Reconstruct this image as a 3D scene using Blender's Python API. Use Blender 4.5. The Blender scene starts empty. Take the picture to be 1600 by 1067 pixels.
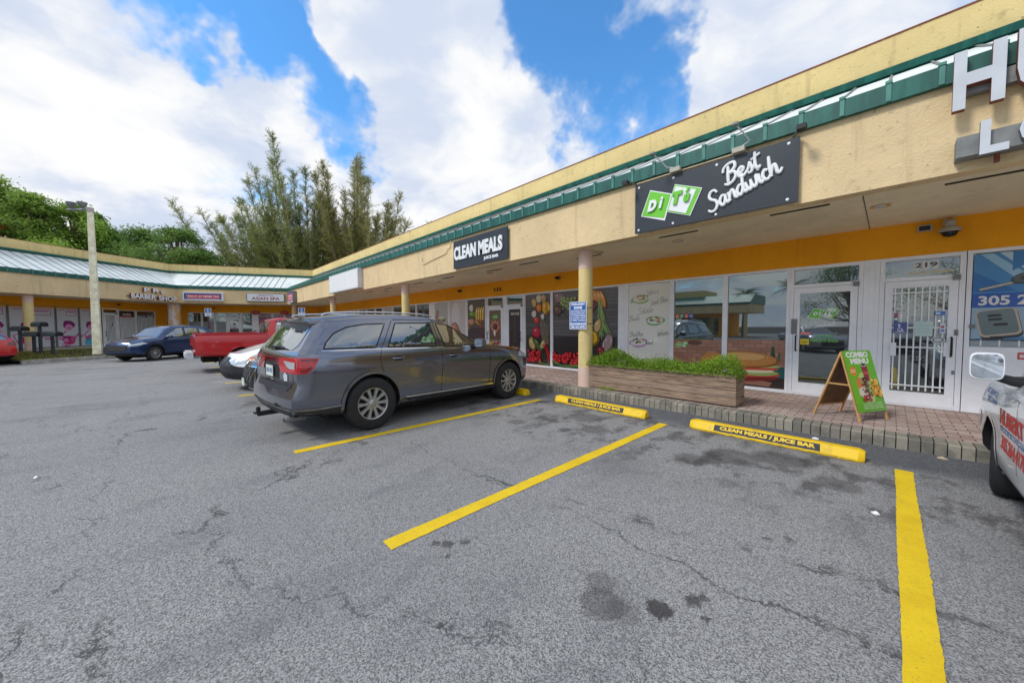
import bpy, bmesh, math, random
from mathutils import Vector, Matrix, noise
from mathutils.bvhtree import BVHTree
import numpy as np
R = math.radians
scene = bpy.context.scene
COL = scene.collection

# ------------------------------------------------------------ camera
def make_camera():
    y, p, r = R(46.411), R(-2.415), R(-.236)
    F0 = Vector((-math.sin(y), math.cos(y), 0)); R0 = Vector((math.cos(y), math.sin(y), 0)); U0 = Vector((0, 0, 1))
    F = F0*math.cos(p)+U0*math.sin(p); U = -F0*math.sin(p)+U0*math.cos(p)
    Rr = math.cos(r)*R0+math.sin(r)*U; Uu = -math.sin(r)*R0+math.cos(r)*U
    cam = bpy.data.cameras.new('camera'); o = bpy.data.objects.new('camera', cam); COL.objects.link(o)
    m = Matrix((Rr, Uu, -F)).transposed().to_4x4(); m.translation = Vector((0, 0, 1.5))
    o.matrix_world = m
    cam.sensor_width = 36; cam.lens = 560.64/1600*36; cam.clip_start = .05; cam.clip_end = 3000
    scene.camera = o
make_camera()
scene.view_settings.view_transform = 'Standard'
scene.view_settings.look = 'None'
scene.view_settings.gamma = 1
scene.view_settings.exposure = 0.42

# ------------------------------------------------------------ node helpers
def lin(c):
    return tuple((v/255/12.92 if v/255 <= .04045 else ((v/255+.055)/1.055)**2.4) for v in c[:3])
class NT:
    def __init__(s, nt): s.nt = nt
    def n(s, typ, ins=None, **kw):
        o = s.nt.nodes.new(typ)
        for k, v in kw.items(): setattr(o, k, v)
        for k, v in (ins or {}).items():
            sk = o.inputs[k]
            if isinstance(v, bpy.types.NodeSocket): s.nt.links.new(v, sk)
            elif isinstance(v, bpy.types.Node): s.nt.links.new(v.outputs[0], sk)
            else:
                if sk.type == 'RGBA' and len(v) == 3: v = (*v, 1)
                sk.default_value = v
        return o
    def m(s, op, a, b=0., c=None, clamp=False):
        ins = {0: a, 1: b}
        if c is not None: ins[2] = c
        o = s.n('ShaderNodeMath', ins, operation=op); o.use_clamp = clamp
        return o.outputs[0]
    def vm(s, op, a, b=(0, 0, 0)):
        o = s.n('ShaderNodeVectorMath', {0: a, 1: b}, operation=op)
        return o.outputs['Value'] if op in ('DOT_PRODUCT', 'LENGTH', 'DISTANCE') else o.outputs[0]
    def noise(s, vec, scale, detail=4, rough=.5, out=0, **kw):
        o = s.n('ShaderNodeTexNoise', {'Vector': vec, 'Scale': float(scale), 'Detail': float(detail), 'Roughness': rough}, **kw)
        return o.outputs[out]
    def smooth(s, v, a, b, lo=0., hi=1.):
        o = s.n('ShaderNodeMapRange', {0: v, 1: a, 2: b, 3: lo, 4: hi}, interpolation_type='SMOOTHSTEP')
        return o.outputs[0]
    def mix(s, f, a, b, blend='MIX'):
        o = s.nt.nodes.new('ShaderNodeMix'); o.data_type = 'RGBA'; o.blend_type = blend
        for i, v in ((0, f), (6, a), (7, b)):
            if isinstance(v, bpy.types.NodeSocket): s.nt.links.new(v, o.inputs[i])
            elif i and len(v) == 3: o.inputs[i].default_value = (*v, 1)
            else: o.inputs[i].default_value = v
        return o.outputs[2]
def new_mat(name):
    m = bpy.data.materials.new(name); m.use_nodes = True
    t = NT(m.node_tree); b = m.node_tree.nodes['Principled BSDF']
    return m, t, b
def setb(t, b, **kw):
    for k, v in kw.items():
        sk = b.inputs[k.replace('_', ' ')]
        if isinstance(v, bpy.types.NodeSocket): t.nt.links.new(v, sk)
        else:
            if sk.type == 'RGBA' and len(v) == 3: v = (*v, 1)
            sk.default_value = v

# ------------------------------------------------------------ world: blue sky and broken cloud
SUN_EL, SUN_AZ = 46., 200.      # azimuth measured from +Y clockwise
def make_world():
    w = bpy.data.worlds.new('World'); scene.world = w; w.use_nodes = True
    t = NT(w.node_tree); nt = w.node_tree
    for n in list(nt.nodes): nt.nodes.remove(n)
    sky = t.n('ShaderNodeTexSky', sky_type='NISHITA', sun_disc=False, sun_elevation=R(SUN_EL), sun_rotation=R(SUN_AZ), air_density=1.0, dust_density=.3, ozone_density=2.5)
    d = t.n('ShaderNodeTexCoord').outputs['Generated']
    d = t.vm('NORMALIZE', d)
    sp = t.n('ShaderNodeSeparateXYZ', {0: d})
    den = t.m('ADD', t.m('MAXIMUM', sp.outputs[2], 0.0), .28)
    q = t.n('ShaderNodeCombineXYZ', {0: t.m('DIVIDE', sp.outputs[0], den), 1: t.m('DIVIDE', sp.outputs[1], den), 2: 0.3}).outputs[0]
    wob = t.noise(q, 2.2, 3, .5, out=1)
    q2 = t.vm('ADD', q, t.vm('MULTIPLY', t.vm('SUBTRACT', wob, (.5, .5, .5)), (.35, .35, .35)))
    nb = t.noise(q2, 1.9, 9, .58)
    nf = t.noise(q2, 6.5, 8, .62)
    # clear gaps (+) and cloud banks (-) by direction: azimuth from +Y, elevation, radius deg, weight
    def dirv(px, py):
        f, cx, cy = 560.64, 800., 533.5
        m = scene.camera.matrix_world.to_3x3()
        return (m @ Vector(((px-cx)/f, -(py-cy)/f, -1))).normalized()
    blobs = [  # pixel-measured directions converted once to fixed sky directions
        (25, 95, 4, -.4), (400, 90, 4, -.3), (700, 130, 3, -.3), (5, 85, 4, -.4), (60, 30, 4, .22), (130, 90, 7, .30), (230, 130, 7, .34), (250, 15, 7, -.50), (330, 50, 6, -.42), (420, 130, 6, -.5), (500, 150, 4, -.35), (545, 195, 4.5, -.42), (300, 10, 5, -.2),
        (560, 130, 2.5, -.3), (850, 40, 7, -.5), (930, 60, 8, -.5), (990, 130, 5, -.42), (720, 110, 3.5, -.40), (1060, 130, 5, -.22), (640, 110, 2, -.1),
        (355, 285, 5, -.26), (1210, 70, 4, -.16), (800, 85, 3, -.2), (90, 30, 8, .05),
        (560, 40, 10, .34), (680, 30, 7, .34), (470, 70, 6, .25), (650, 170, 8, .42), (850, 150, 9, .40), (900, 230, 9, .30), (740, 240, 9, .30),
        (130, 160, 12, .18), (300, 170, 9, .22), (430, 210, 7, .3), (200, 260, 12, .14), (1110, 30, 7, .36), (1250, 20, 8, .30), (1400, 20, 7, .12), (1120, 170, 4, .22),
        (60, 300, 10, .1), (380, 30, 6, .12)]
    wd = t.vm('SUBTRACT', t.noise(d, 3.2, 5, .6, out=1), (.5, .5, .5))
    dw = t.vm('NORMALIZE', t.vm('ADD', d, t.vm('MULTIPLY', wd, (.55, .55, .55))))
    acc = None
    for (a, b, rad, wt) in blobs:
        v = dirv(a, b)
        dt = t.vm('DOT_PRODUCT', dw, tuple(v))
        k = t.smooth(dt, math.cos(R(rad*1.7)), math.cos(R(rad*.35)), 0., wt)
        acc = k if acc is None else t.m('ADD', acc, k)
    cov = t.m('ADD', t.m('ADD', t.m('MULTIPLY', t.m('SUBTRACT', nb, .5), 1.5), t.m('MULTIPLY', t.m('SUBTRACT', nf, .5), .85)), acc)
    cov = t.m('ADD', cov, t.smooth(sp.outputs[2], .0, .35, .55, .16))
    mask = t.smooth(cov, -.20, .36)
    thin = t.smooth(cov, -.30, .12, 0., .34)
    # thickness gives the grey-blue undersides, thin edges stay translucent
    q3 = t.vm('ADD', q2, (.05, -.09, .2))
    nb2 = t.noise(q3, 2.6, 7, .55)
    shade = t.smooth(nb2, .38, .62)
    ccol = t.mix(shade, (7.5, 7.5, 7.5), (4.9, 5.5, 6.7))
    blue = t.mix(1., sky.outputs[0], (.85, 1.6, 2.0), 'MULTIPLY')
    c = t.mix(t.m('MAXIMUM', mask, thin), blue, ccol)
    bg = t.n('ShaderNodeBackground', {'Color': c, 'Strength': .1})
    out = t.n('ShaderNodeOutputWorld'); nt.links.new(bg.outputs[0], out.inputs[0])
make_world()
def make_sun():
    l = bpy.data.lights.new('sun', 'SUN'); l.energy = 1.7; l.angle = R(12); l.color = (1, .95, .88)
    o = bpy.data.objects.new('sun', l); COL.objects.link(o)
    az = R(SUN_AZ); el = R(SUN_EL)
    d = Vector((math.sin(az)*math.cos(el), math.cos(az)*math.cos(el), math.sin(el)))
    o.rotation_euler = d.to_track_quat('Z', 'Y').to_euler(); o.location = (0, 0, 60)
make_sun()

# ------------------------------------------------------------ materials
M = {}
def simple(key, rgb, rough=.6, metal=0., var=.08, scale=3., bump=0., bscale=60., coat=0., spec=None, srgb=True):
    m, t, b = new_mat(key)
    c = lin(rgb) if srgb else rgb
    pos = t.n('ShaderNodeNewGeometry').outputs['Position']
    if var:
        n1 = t.noise(pos, scale, 5, .6)
        f = t.smooth(n1, .3, .7)
        col = t.mix(f, tuple(v*(1-var*1.3) for v in c), tuple(min(1, v*(1+var)) for v in c))
        setb(t, b, Base_Color=col)
    else: setb(t, b, Base_Color=c)
    setb(t, b, Roughness=rough, Metallic=metal)
    if coat: setb(t, b, Coat_Weight=coat, Coat_Roughness=.04)
    if spec is not None: setb(t, b, Specular_IOR_Level=spec)
    if bump:
        n2 = t.noise(pos, bscale, 4, .6)
        bp = t.n('ShaderNodeBump', {'Height': n2, 'Strength': bump, 'Distance': .02})
        setb(t, b, Normal=bp.outputs[0])
    M[key] = m; return m
def stucco(key, c, dirt=.25, dirtcol=(110, 90, 60)):
    m, t, b = new_mat(key)
    pos = t.n('ShaderNodeNewGeometry').outputs['Position']
    big = t.noise(pos, .9, 5, .6); mid = t.noise(pos, 7, 5, .65); fine = t.noise(pos, 45, 4, .6)
    c = lin(c)
    col = t.mix(t.smooth(big, .3, .7), tuple(v*.9 for v in c), tuple(min(1, v*1.05) for v in c))
    col = t.mix(t.m('MULTIPLY', t.smooth(mid, .56, .74), dirt), col, lin(dirtcol))
    st = t.vm('MULTIPLY', pos, (3.5, 3.5, .35))
    stn = t.noise(st, 1.4, 5, .6)
    col = t.mix(t.m('MULTIPLY', t.smooth(stn, .54, .70), dirt*.8), col, lin(dirtcol))
    sp = t.noise(pos, 22, 2, .5)
    col = t.mix(t.m('MULTIPLY', t.smooth(sp, .70, .76), dirt*1.6, clamp=True), col, lin((80, 60, 45)))
    h = t.m('ADD', t.m('MULTIPLY', mid, .7), t.m('MULTIPLY', fine, .5))
    bp = t.n('ShaderNodeBump', {'Height': h, 'Strength': .55, 'Distance': .03})
    setb(t, b, Base_Color=col, Roughness=.85, Normal=bp.outputs[0], Specular_IOR_Level=.25)
    M[key] = m
stucco('stucco_tan', (230, 204, 158), .28)
stucco('stucco_yellow', (228, 204, 142), .32)
stucco('stucco_orange', (255, 172, 34), .12, (150, 85, 20))
stucco('soffit', (240, 226, 190), .15)
stucco('column_yellow', (226, 204, 142), .2)
stucco('column_pink', (226, 196, 178), .12)
simple('white_paint', (240, 241, 243), .35, var=.05)
simple('grille_white', (238, 240, 240), .4, var=.03)
simple('alu', (200, 204, 208), .35, var=.05)
simple('roof_white', (226, 232, 228), .45, var=.08, scale=1.5)
simple('black_plastic', (24, 25, 28), .55, var=.1)
simple('dark_plastic', (44, 46, 50), .6, var=.1)
simple('black_gloss', (12, 13, 15), .12, var=0)
simple('tyre', (38, 38, 40), .8, var=.2, scale=9, bump=.2, bscale=80)
simple('rim', (178, 178, 176), .3, .75, var=.08)
simple('rim_dark', (34, 33, 32), .6, .3, var=.1)
simple('chrome', (215, 218, 222), .12, 1., var=0)
simple('sign_black', (42, 47, 54), .45, var=.06, bump=.05)
simple('sign_white', (240, 241, 240), .4, var=.02)
simple('sign_green', (112, 202, 44), .4, var=.02)
simple('rust', (140, 78, 60), .8, var=.2, scale=20)
simple('metal_grey', (128, 130, 128), .55, .3, var=.15, scale=6)
simple('junction_grey', (178, 172, 156), .5, var=.1)
simple('wood_frame', (196, 152, 96), .5, var=.12, scale=14)
simple('poster_back', (122, 84, 50), .55, var=.22, scale=5)
simple('light_lens', (222, 222, 214), .2, var=0)
simple('concrete', (176, 172, 160), .9, var=.25, scale=4, bump=.3)
simple('pole_concrete', (250, 236, 202), .85, var=.18, scale=5, bump=.4, bscale=25)
simple('mailbox_dark', (72, 82, 84), .5, .2, var=.1)
simple('lantern_red', (196, 92, 78), .6, var=.15)
simple('plate', (214, 222, 214), .4, var=.05)
simple('litter_white', (235, 235, 232), .7, var=.05)
simple('litter_tan', (190, 170, 140), .8, var=.1)
simple('soil', (60, 46, 34), .95, var=.2)
simple('bark', (118, 98, 78), .9, var=.25, scale=6, bump=.5, bscale=20)
simple('bark_pale', (150, 136, 116), .9, var=.25, scale=6, bump=.5, bscale=20)
simple('post_maroon', (92, 44, 52), .5, var=.1)
simple('sign_blue', (40, 92, 160), .4, var=.03)
simple('dark_slot', (58, 46, 32), .9, var=.1)
simple('blind', (150, 160, 162), .7, var=.1)
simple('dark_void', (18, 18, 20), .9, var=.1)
simple('amber_lens', (240, 120, 30), .15, var=0, coat=.6)
simple('red_lens', (186, 16, 26), .12, var=0, coat=.8)
simple('red_lens_dark', (96, 8, 14), .12, var=0, coat=.8)
simple('clear_lens', (196, 202, 206), .1, .3, var=0, coat=.8)
simple('seam', (14, 14, 15), .8, var=0)
def green_metal():
    m, t, b = new_mat('green_metal')
    pos = t.n('ShaderNodeNewGeometry').outputs['Position']
    n = t.noise(t.vm('MULTIPLY', pos, (6, 6, 1.2)), 1.5, 5, .6)
    c = t.mix(t.smooth(n, .35, .7), lin((8, 78, 68)), lin((24, 102, 88)))
    c = t.mix(t.m('MULTIPLY', t.smooth(n, .66, .8), .5), c, lin((120, 170, 160)))
    setb(t, b, Base_Color=c, Roughness=.45); M['green_metal'] = m
green_metal()
simple('green_faded', (70, 132, 118), .5, var=.15)
def paint(key, c, metal=.0, rough=.35, flake=.0):
    m, t, b = new_mat(key)
    pos = t.n('ShaderNodeNewGeometry').outputs['Position']
    c = lin(c)
    dust = t.noise(pos, 2.2, 5, .6)
    col = t.mix(t.m('MULTIPLY', t.smooth(dust, .45, .8), .05), c, lin((150, 145, 135)))
    r = t.m('ADD', t.m('MULTIPLY', t.noise(pos, 2, 2), .04), rough-.02)
    setb(t, b, Base_Color=col, Metallic=metal, Roughness=r, Coat_Weight=1., Coat_Roughness=.04)
    M[key] = m
paint('paint_grey', (120, 124, 136), .95, .19)
paint('paint_dark', (52, 50, 58), .5, .35)
paint('paint_white', (242, 244, 248), 0, .35)
paint('paint_red', (196, 16, 24), .1, .35)
paint('paint_blue', (24, 58, 104), .5, .32)
paint('paint_silver', (158, 162, 168), .6, .35)
def glass_like(key, c=(16, 20, 24), refl=.22, tint=(.9, .96, 1.)):
    m, t, b = new_mat(key)
    setb(t, b, Base_Color=lin(c), Roughness=.25, Specular_IOR_Level=.3)
    g = t.n('ShaderNodeBsdfGlossy', {'Color': (*tint, 1), 'Roughness': .015})
    fr = t.n('ShaderNodeFresnel', {'IOR': 1.5}).outputs[0]
    f = t.m('ADD', fr, refl, clamp=True)
    mx = t.n('ShaderNodeMixShader', {0: f, 1: b.outputs[0], 2: g.outputs[0]})
    t.nt.links.new(mx.outputs[0], m.node_tree.nodes['Material Output'].inputs[0])
    M[key] = m
glass_like('car_glass', (14, 17, 20), .24)
glass_like('store_glass', (24, 30, 32), .20, (.82, .95, .96))
glass_like('door_glass', (26, 30, 32), .16, (.85, .95, .96))
glass_like('mirror_glass', (20, 22, 24), .7)
def art_mat():
    m, t, b = new_mat('printed_art')
    a = t.n('ShaderNodeAttribute', attribute_name='col').outputs['Color']
    pos = t.n('ShaderNodeNewGeometry').outputs['Position']
    n = t.noise(pos, 38, 4, .65)
    c = t.mix(t.smooth(n, .3, .7), t.mix(1., a, (.93, .93, .93), 'MULTIPLY'), t.mix(.0, a, a))
    setb(t, b, Base_Color=c, Roughness=.3, Coat_Weight=.35, Coat_Roughness=.06); M['printed_art'] = m
art_mat()
def wood_mat():
    m, t, b = new_mat('weathered_plank')
    pos = t.n('ShaderNodeNewGeometry').outputs['Position']
    sp = t.n('ShaderNodeSeparateXYZ', {0: pos})
    band = t.m('FLOOR', t.m('MULTIPLY', t.m('SUBTRACT', sp.outputs[2], .165), 1/.128))
    off = t.n('ShaderNodeCombineXYZ', {0: t.m('MULTIPLY', band, 7.3), 1: t.m('MULTIPLY', band, 3.1), 2: 0.}).outputs[0]
    p2 = t.vm('ADD', t.vm('MULTIPLY', pos, (1.1, 1.1, 13)), off)
    g = t.noise(p2, 3., 8, .7); g2 = t.noise(t.vm('MULTIPLY', p2, (1.6, 1.6, 4)), 5, 6, .7)
    tone = t.noise(off, 1.3, 1)
    c = t.mix(t.smooth(g, .3, .7), lin((92, 76, 64)), lin((176, 148, 122)))
    c = t.mix(t.m('MULTIPLY', t.smooth(g2, .55, .75), .6), c, lin((84, 70, 60)))
    c = t.mix(t.m('MULTIPLY', t.smooth(tone, .45, .6), .4), c, lin((158, 138, 122)))
    kn = t.n('ShaderNodeTexVoronoi', {'Vector': t.vm('ADD', t.vm('MULTIPLY', pos, (2.2, 2.2, 5.5)), off), 'Scale': 1.}).outputs[0]
    c = t.mix(t.smooth(kn, .05, .10, .8, 0.), c, lin((70, 44, 28)))
    bp = t.n('ShaderNodeBump', {'Height': g, 'Strength': .5, 'Distance': .01})
    setb(t, b, Base_Color=c, Roughness=.8, Normal=bp.outputs[0]); M['plank'] = m
wood_mat()
def yellow_paint():
    m, t, b = new_mat('yellow_paint')
    pos = t.n('ShaderNodeNewGeometry').outputs['Position']
    n = t.noise(pos, 30, 5, .7); n2 = t.noise(pos, 3, 4, .6); f = t.noise(pos, 140, 3, .6)
    c = t.mix(t.smooth(n2, .3, .7), lin((226, 186, 8)), lin((240, 204, 24)))
    c = t.mix(t.m('MULTIPLY', t.smooth(t.noise(pos, 75, 4, .75), .60, .70), .8), c, lin((112, 106, 84)))
    c = t.mix(t.m('MULTIPLY', t.smooth(n, .56, .74), .45), c, lin((168, 142, 44)))
    c = t.mix(t.m('MULTIPLY', t.smooth(t.noise(pos, 7, 5, .7), .55, .75), .35), c, lin((140, 124, 60)))
    bp = t.n('ShaderNodeBump', {'Height': f, 'Strength': .5, 'Distance': .01})
    setb(t, b, Base_Color=c, Roughness=.7, Normal=bp.outputs[0]); M['yellow_paint'] = m
    m, t, b = new_mat('stop_yellow')
    pos = t.n('ShaderNodeNewGeometry').outputs['Position']
    n = t.noise(pos, 18, 5, .7)
    zz = t.n('ShaderNodeSeparateXYZ', {0: pos}).outputs[2]
    c = t.mix(t.m('MULTIPLY', t.smooth(n, .60, .68), .85), lin((236, 194, 10)), lin((160, 152, 136)))
    c = t.mix(t.m('MULTIPLY', t.smooth(t.m('ADD', zz, t.m('MULTIPLY', t.noise(pos, 9, 5, .7), .09)), .045, .075, .8, 0.), .9), c, lin((110, 92, 50)))
    c = t.mix(t.m('MULTIPLY', t.smooth(t.noise(pos, 4, 5, .7), .52, .7), .35), c, lin((150, 120, 40)))
    bp = t.n('ShaderNodeBump', {'Height': t.noise(pos, 60, 4), 'Strength': .3, 'Distance': .01})
    setb(t, b, Base_Color=c, Roughness=.55, Normal=bp.outputs[0]); M['stop_yellow'] = m
yellow_paint()
def asphalt():
    m, t, b = new_mat('asphalt')
    pos = t.n('ShaderNodeNewGeometry').outputs['Position']
    sp = t.n('ShaderNodeSeparateXYZ', {0: pos}); X, Y = sp.outputs[0], sp.outputs[1]
    fine = t.noise(pos, 210, 3, .75); mid = t.noise(pos, 70, 3, .65)
    v = t.n('ShaderNodeTexVoronoi', {'Vector': pos, 'Scale': 165.}).outputs['Color']
    vs = t.n('ShaderNodeSeparateXYZ', {0: v}).outputs[0]
    g = t.m('ADD', t.m('MULTIPLY', fine, .55), t.m('MULTIPLY', vs, .45))
    c = t.mix(t.smooth(g, .22, .78), (.10, .098, .095), (.47, .46, .445))
    c = t.mix(t.smooth(mid, .35, .65, .0, .20), c, (.12, .12, .125))
    big = t.noise(pos, .35, 6, .62); big2 = t.noise(t.vm('MULTIPLY', pos, (1, .45, 1)), 1.1, 6, .65)
    c = t.mix(t.m('MULTIPLY', t.smooth(big, .42, .68), .22), c, (.13, .13, .135))
    c = t.mix(t.m('MULTIPLY', t.smooth(big2, .50, .72), .42), c, (.09, .095, .105))
    # tyre wear and oil along the bays, darker sealed strip by the kerb
    wob = t.m('MULTIPLY', t.m('SUBTRACT', t.noise(pos, 1.6, 4, .6), .5), .7)
    Yw = t.m('ADD', Y, wob)
    far = t.smooth(X, -11, -9.5, 0., 1.)
    strip = t.m('MULTIPLY', t.smooth(Yw, 5.15, 5.75), .80)
    c = t.mix(strip, c, t.mix(t.smooth(g, .3, .8), (.035, .04, .05), (.15, .16, .175)))
    bay = t.m('MULTIPLY', t.smooth(Yw, 3.0, 4.4), t.smooth(Y, 5.9, 5.3, 0., 1.))
    oil = t.noise(t.vm('MULTIPLY', pos, (1.3, .8, 1)), 2.4, 6, .7)
    c = t.mix(t.m('MULTIPLY', t.m('MULTIPLY', t.smooth(oil, .47, .62), bay), .75), c, (.06, .055, .055))
    # oil drops
    nd = t.vm('MULTIPLY', t.vm('SUBTRACT', t.noise(pos, 22, 6, .8, out=1), (.5, .5, .5)), (.17, .17, 0))
    pd = t.vm('ADD', pos, nd)
    for (sx, sy, r, k) in [(-.80, 1.83, .075, .9), (-.70, 2.02, .045, .8), (-.66, 2.08, .03, .8), (-.60, 1.95, .028, .8), (-1.03, 1.65, .13, .42), (-1.12, 1.78, .10, .38), (-.93, 1.68, .10, .3),
                           (-2.06, 1.34, .05, .7), (-2.0, 1.44, .035, .7), (-2.13, 1.28, .035, .7), (-1.95, 1.27, .025, .7), (-1.52, .94, .025, .75), (-.55, 3.0, .03, .6), (-.45, 3.1, .04, .6), (-.62, 2.75, .03, .5),
                           (-2.9, 4.4, .22, .5), (-3.4, 4.9, .3, .5), (-4.0, 3.9, .16, .45), (-1.2, 4.6, .3, .6), (-.8, 4.9, .3, .6), (-1.5, 4.2, .2, .5), (-.3, 4.5, .2, .5), (-3.2, 4.1, .10, .6), (-3.6, 4.35, .08, .6)]:
        dd = t.vm('DISTANCE', pd, (sx, sy, 0))
        c = t.mix(t.smooth(dd, r*.7, r*1.12, k*.95, 0.), c, (.035, .03, .03))
    # meandering hairline cracks
    pc = t.vm('ADD', t.vm('MULTIPLY', pos, (.22, .36, 1)), t.vm('MULTIPLY', t.noise(pos, 1.1, 6, .65, out=1), (.55, .55, 0)))
    e = t.n('ShaderNodeTexVoronoi', {'Vector': pc, 'Scale': 1.}, feature='DISTANCE_TO_EDGE').outputs[0]
    brk = t.smooth(t.noise(pos, .8, 3), .47, .6)
    c = t.mix(t.m('MULTIPLY', t.m('MULTIPLY', t.smooth(e, .001, .005, .8, 0.), brk), .8), c, (.05, .05, .055))
    pc2 = t.vm('ADD', t.vm('MULTIPLY', pos, (.10, .42, 1)), t.vm('MULTIPLY', t.noise(pos, 1.6, 7, .7, out=1), (.22, .30, 0)))
    e2 = t.n('ShaderNodeTexVoronoi', {'Vector': t.vm('ADD', pc2, (3.3, 1.7, 0)), 'Scale': 1.}, feature='DISTANCE_TO_EDGE').outputs[0]
    c = t.mix(t.m('MULTIPLY', t.smooth(e2, .0008, .0042, .8, 0.), t.smooth(t.noise(pos, 1.7, 4), .40, .55)), c, (.045, .045, .045))
    lt = t.noise(t.vm('MULTIPLY', pos, (.6, 1.6, 1)), .9, 6, .7)
    c = t.mix(t.smooth(lt, .56, .72, 0., .22), c, (.42, .41, .39))
    h = t.m('ADD', g, t.m('MULTIPLY', mid, .6))
    bp = t.n('ShaderNodeBump', {'Height': h, 'Strength': .6, 'Distance': .006})
    setb(t, b, Base_Color=c, Roughness=.82, Normal=bp.outputs[0], Specular_IOR_Level=.35); M['asphalt'] = m
asphalt()
def paver():
    m, t, b = new_mat('brick_paver')
    pos = t.n('ShaderNodeNewGeometry').outputs['Position']
    br = t.n('ShaderNodeTexBrick', {'Vector': t.vm('MULTIPLY', pos, (1, 1, 0)), 'Color1': (*lin((160, 134, 124)), 1), 'Color2': (*lin((188, 170, 160)), 1), 'Mortar': (*lin((66, 56, 52)), 1), 'Scale': 1., 'Mortar Size': .006, 'Brick Width': .21, 'Row Height': .105})
    n = t.noise(pos, 1.3, 5, .6); n2 = t.noise(pos, 26, 4, .6)
    c = t.mix(t.m('MULTIPLY', t.smooth(n, .45, .7), .55), br.outputs[0], lin((112, 100, 96)))
    c = t.mix(t.m('MULTIPLY', t.smooth(n2, .5, .8), .4), c, lin((84, 72, 68)))
    setb(t, b, Base_Color=c, Roughness=.85); M['brick_paver'] = m
    m, t, b = new_mat('kerb_block')
    n = t.noise(pos2(t), 5, 5, .65); n2 = t.noise(pos2(t), 60, 4, .7)
    rnd = t.n('ShaderNodeNewGeometry').outputs['Random Per Island']
    c = t.mix(rnd, lin((116, 112, 102)), lin((156, 149, 134)))
    c = t.mix(t.m('MULTIPLY', t.smooth(n, .45, .72), .6), c, lin((78, 76, 72)))
    c = t.mix(t.m('MULTIPLY', t.smooth(n2, .5, .75), .35), c, lin((66, 62, 58)))
    bp = t.n('ShaderNodeBump', {'Height': n2, 'Strength': .5, 'Distance': .01})
    setb(t, b, Base_Color=c, Roughness=.9, Normal=bp.outputs[0]); M['kerb_block'] = m
def pos2(t): return t.n('ShaderNodeNewGeometry').outputs['Position']
paver()
def leaf_mat(key, c1, c2, tr=.35):
    m, t, b = new_mat(key)
    rnd = t.n('ShaderNodeNewGeometry').outputs['Random Per Island']
    n = t.noise(pos2(t), .8, 3)
    f = t.m('ADD', t.m('MULTIPLY', rnd, .6), t.m('MULTIPLY', t.smooth(n, .3, .7), .4))
    c = t.mix(f, lin(c1), lin(c2))
    setb(t, b, Base_Color=c, Roughness=.6, Specular_IOR_Level=.3)
    tn = t.n('ShaderNodeBsdfTranslucent', {'Color': c})
    mx = t.n('ShaderNodeMixShader', {0: tr, 1: b.outputs[0], 2: tn.outputs[0]})
    t.nt.links.new(mx.outputs[0], m.node_tree.nodes['Material Output'].inputs[0]); M[key] = m
leaf_mat('leaf_green', (84, 124, 46), (168, 192, 92), .5)
leaf_mat('leaf_dark', (70, 110, 50), (144, 172, 90), .5)
leaf_mat('leaf_lime', (104, 146, 48), (176, 204, 92), .5)
leaf_mat('leaf_rust', (120, 96, 30), (160, 120, 40))
leaf_mat('needle', (106, 122, 68), (178, 184, 112), .5)
leaf_mat('needle_brown', (112, 118, 66), (180, 174, 106), .5)
leaf_mat('planter_leaf', (84, 122, 24), (164, 196, 74))
leaf_mat('grass', (104, 124, 40), (180, 172, 84))
leaf_mat('palm', (44, 84, 34), (92, 124, 50))

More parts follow.
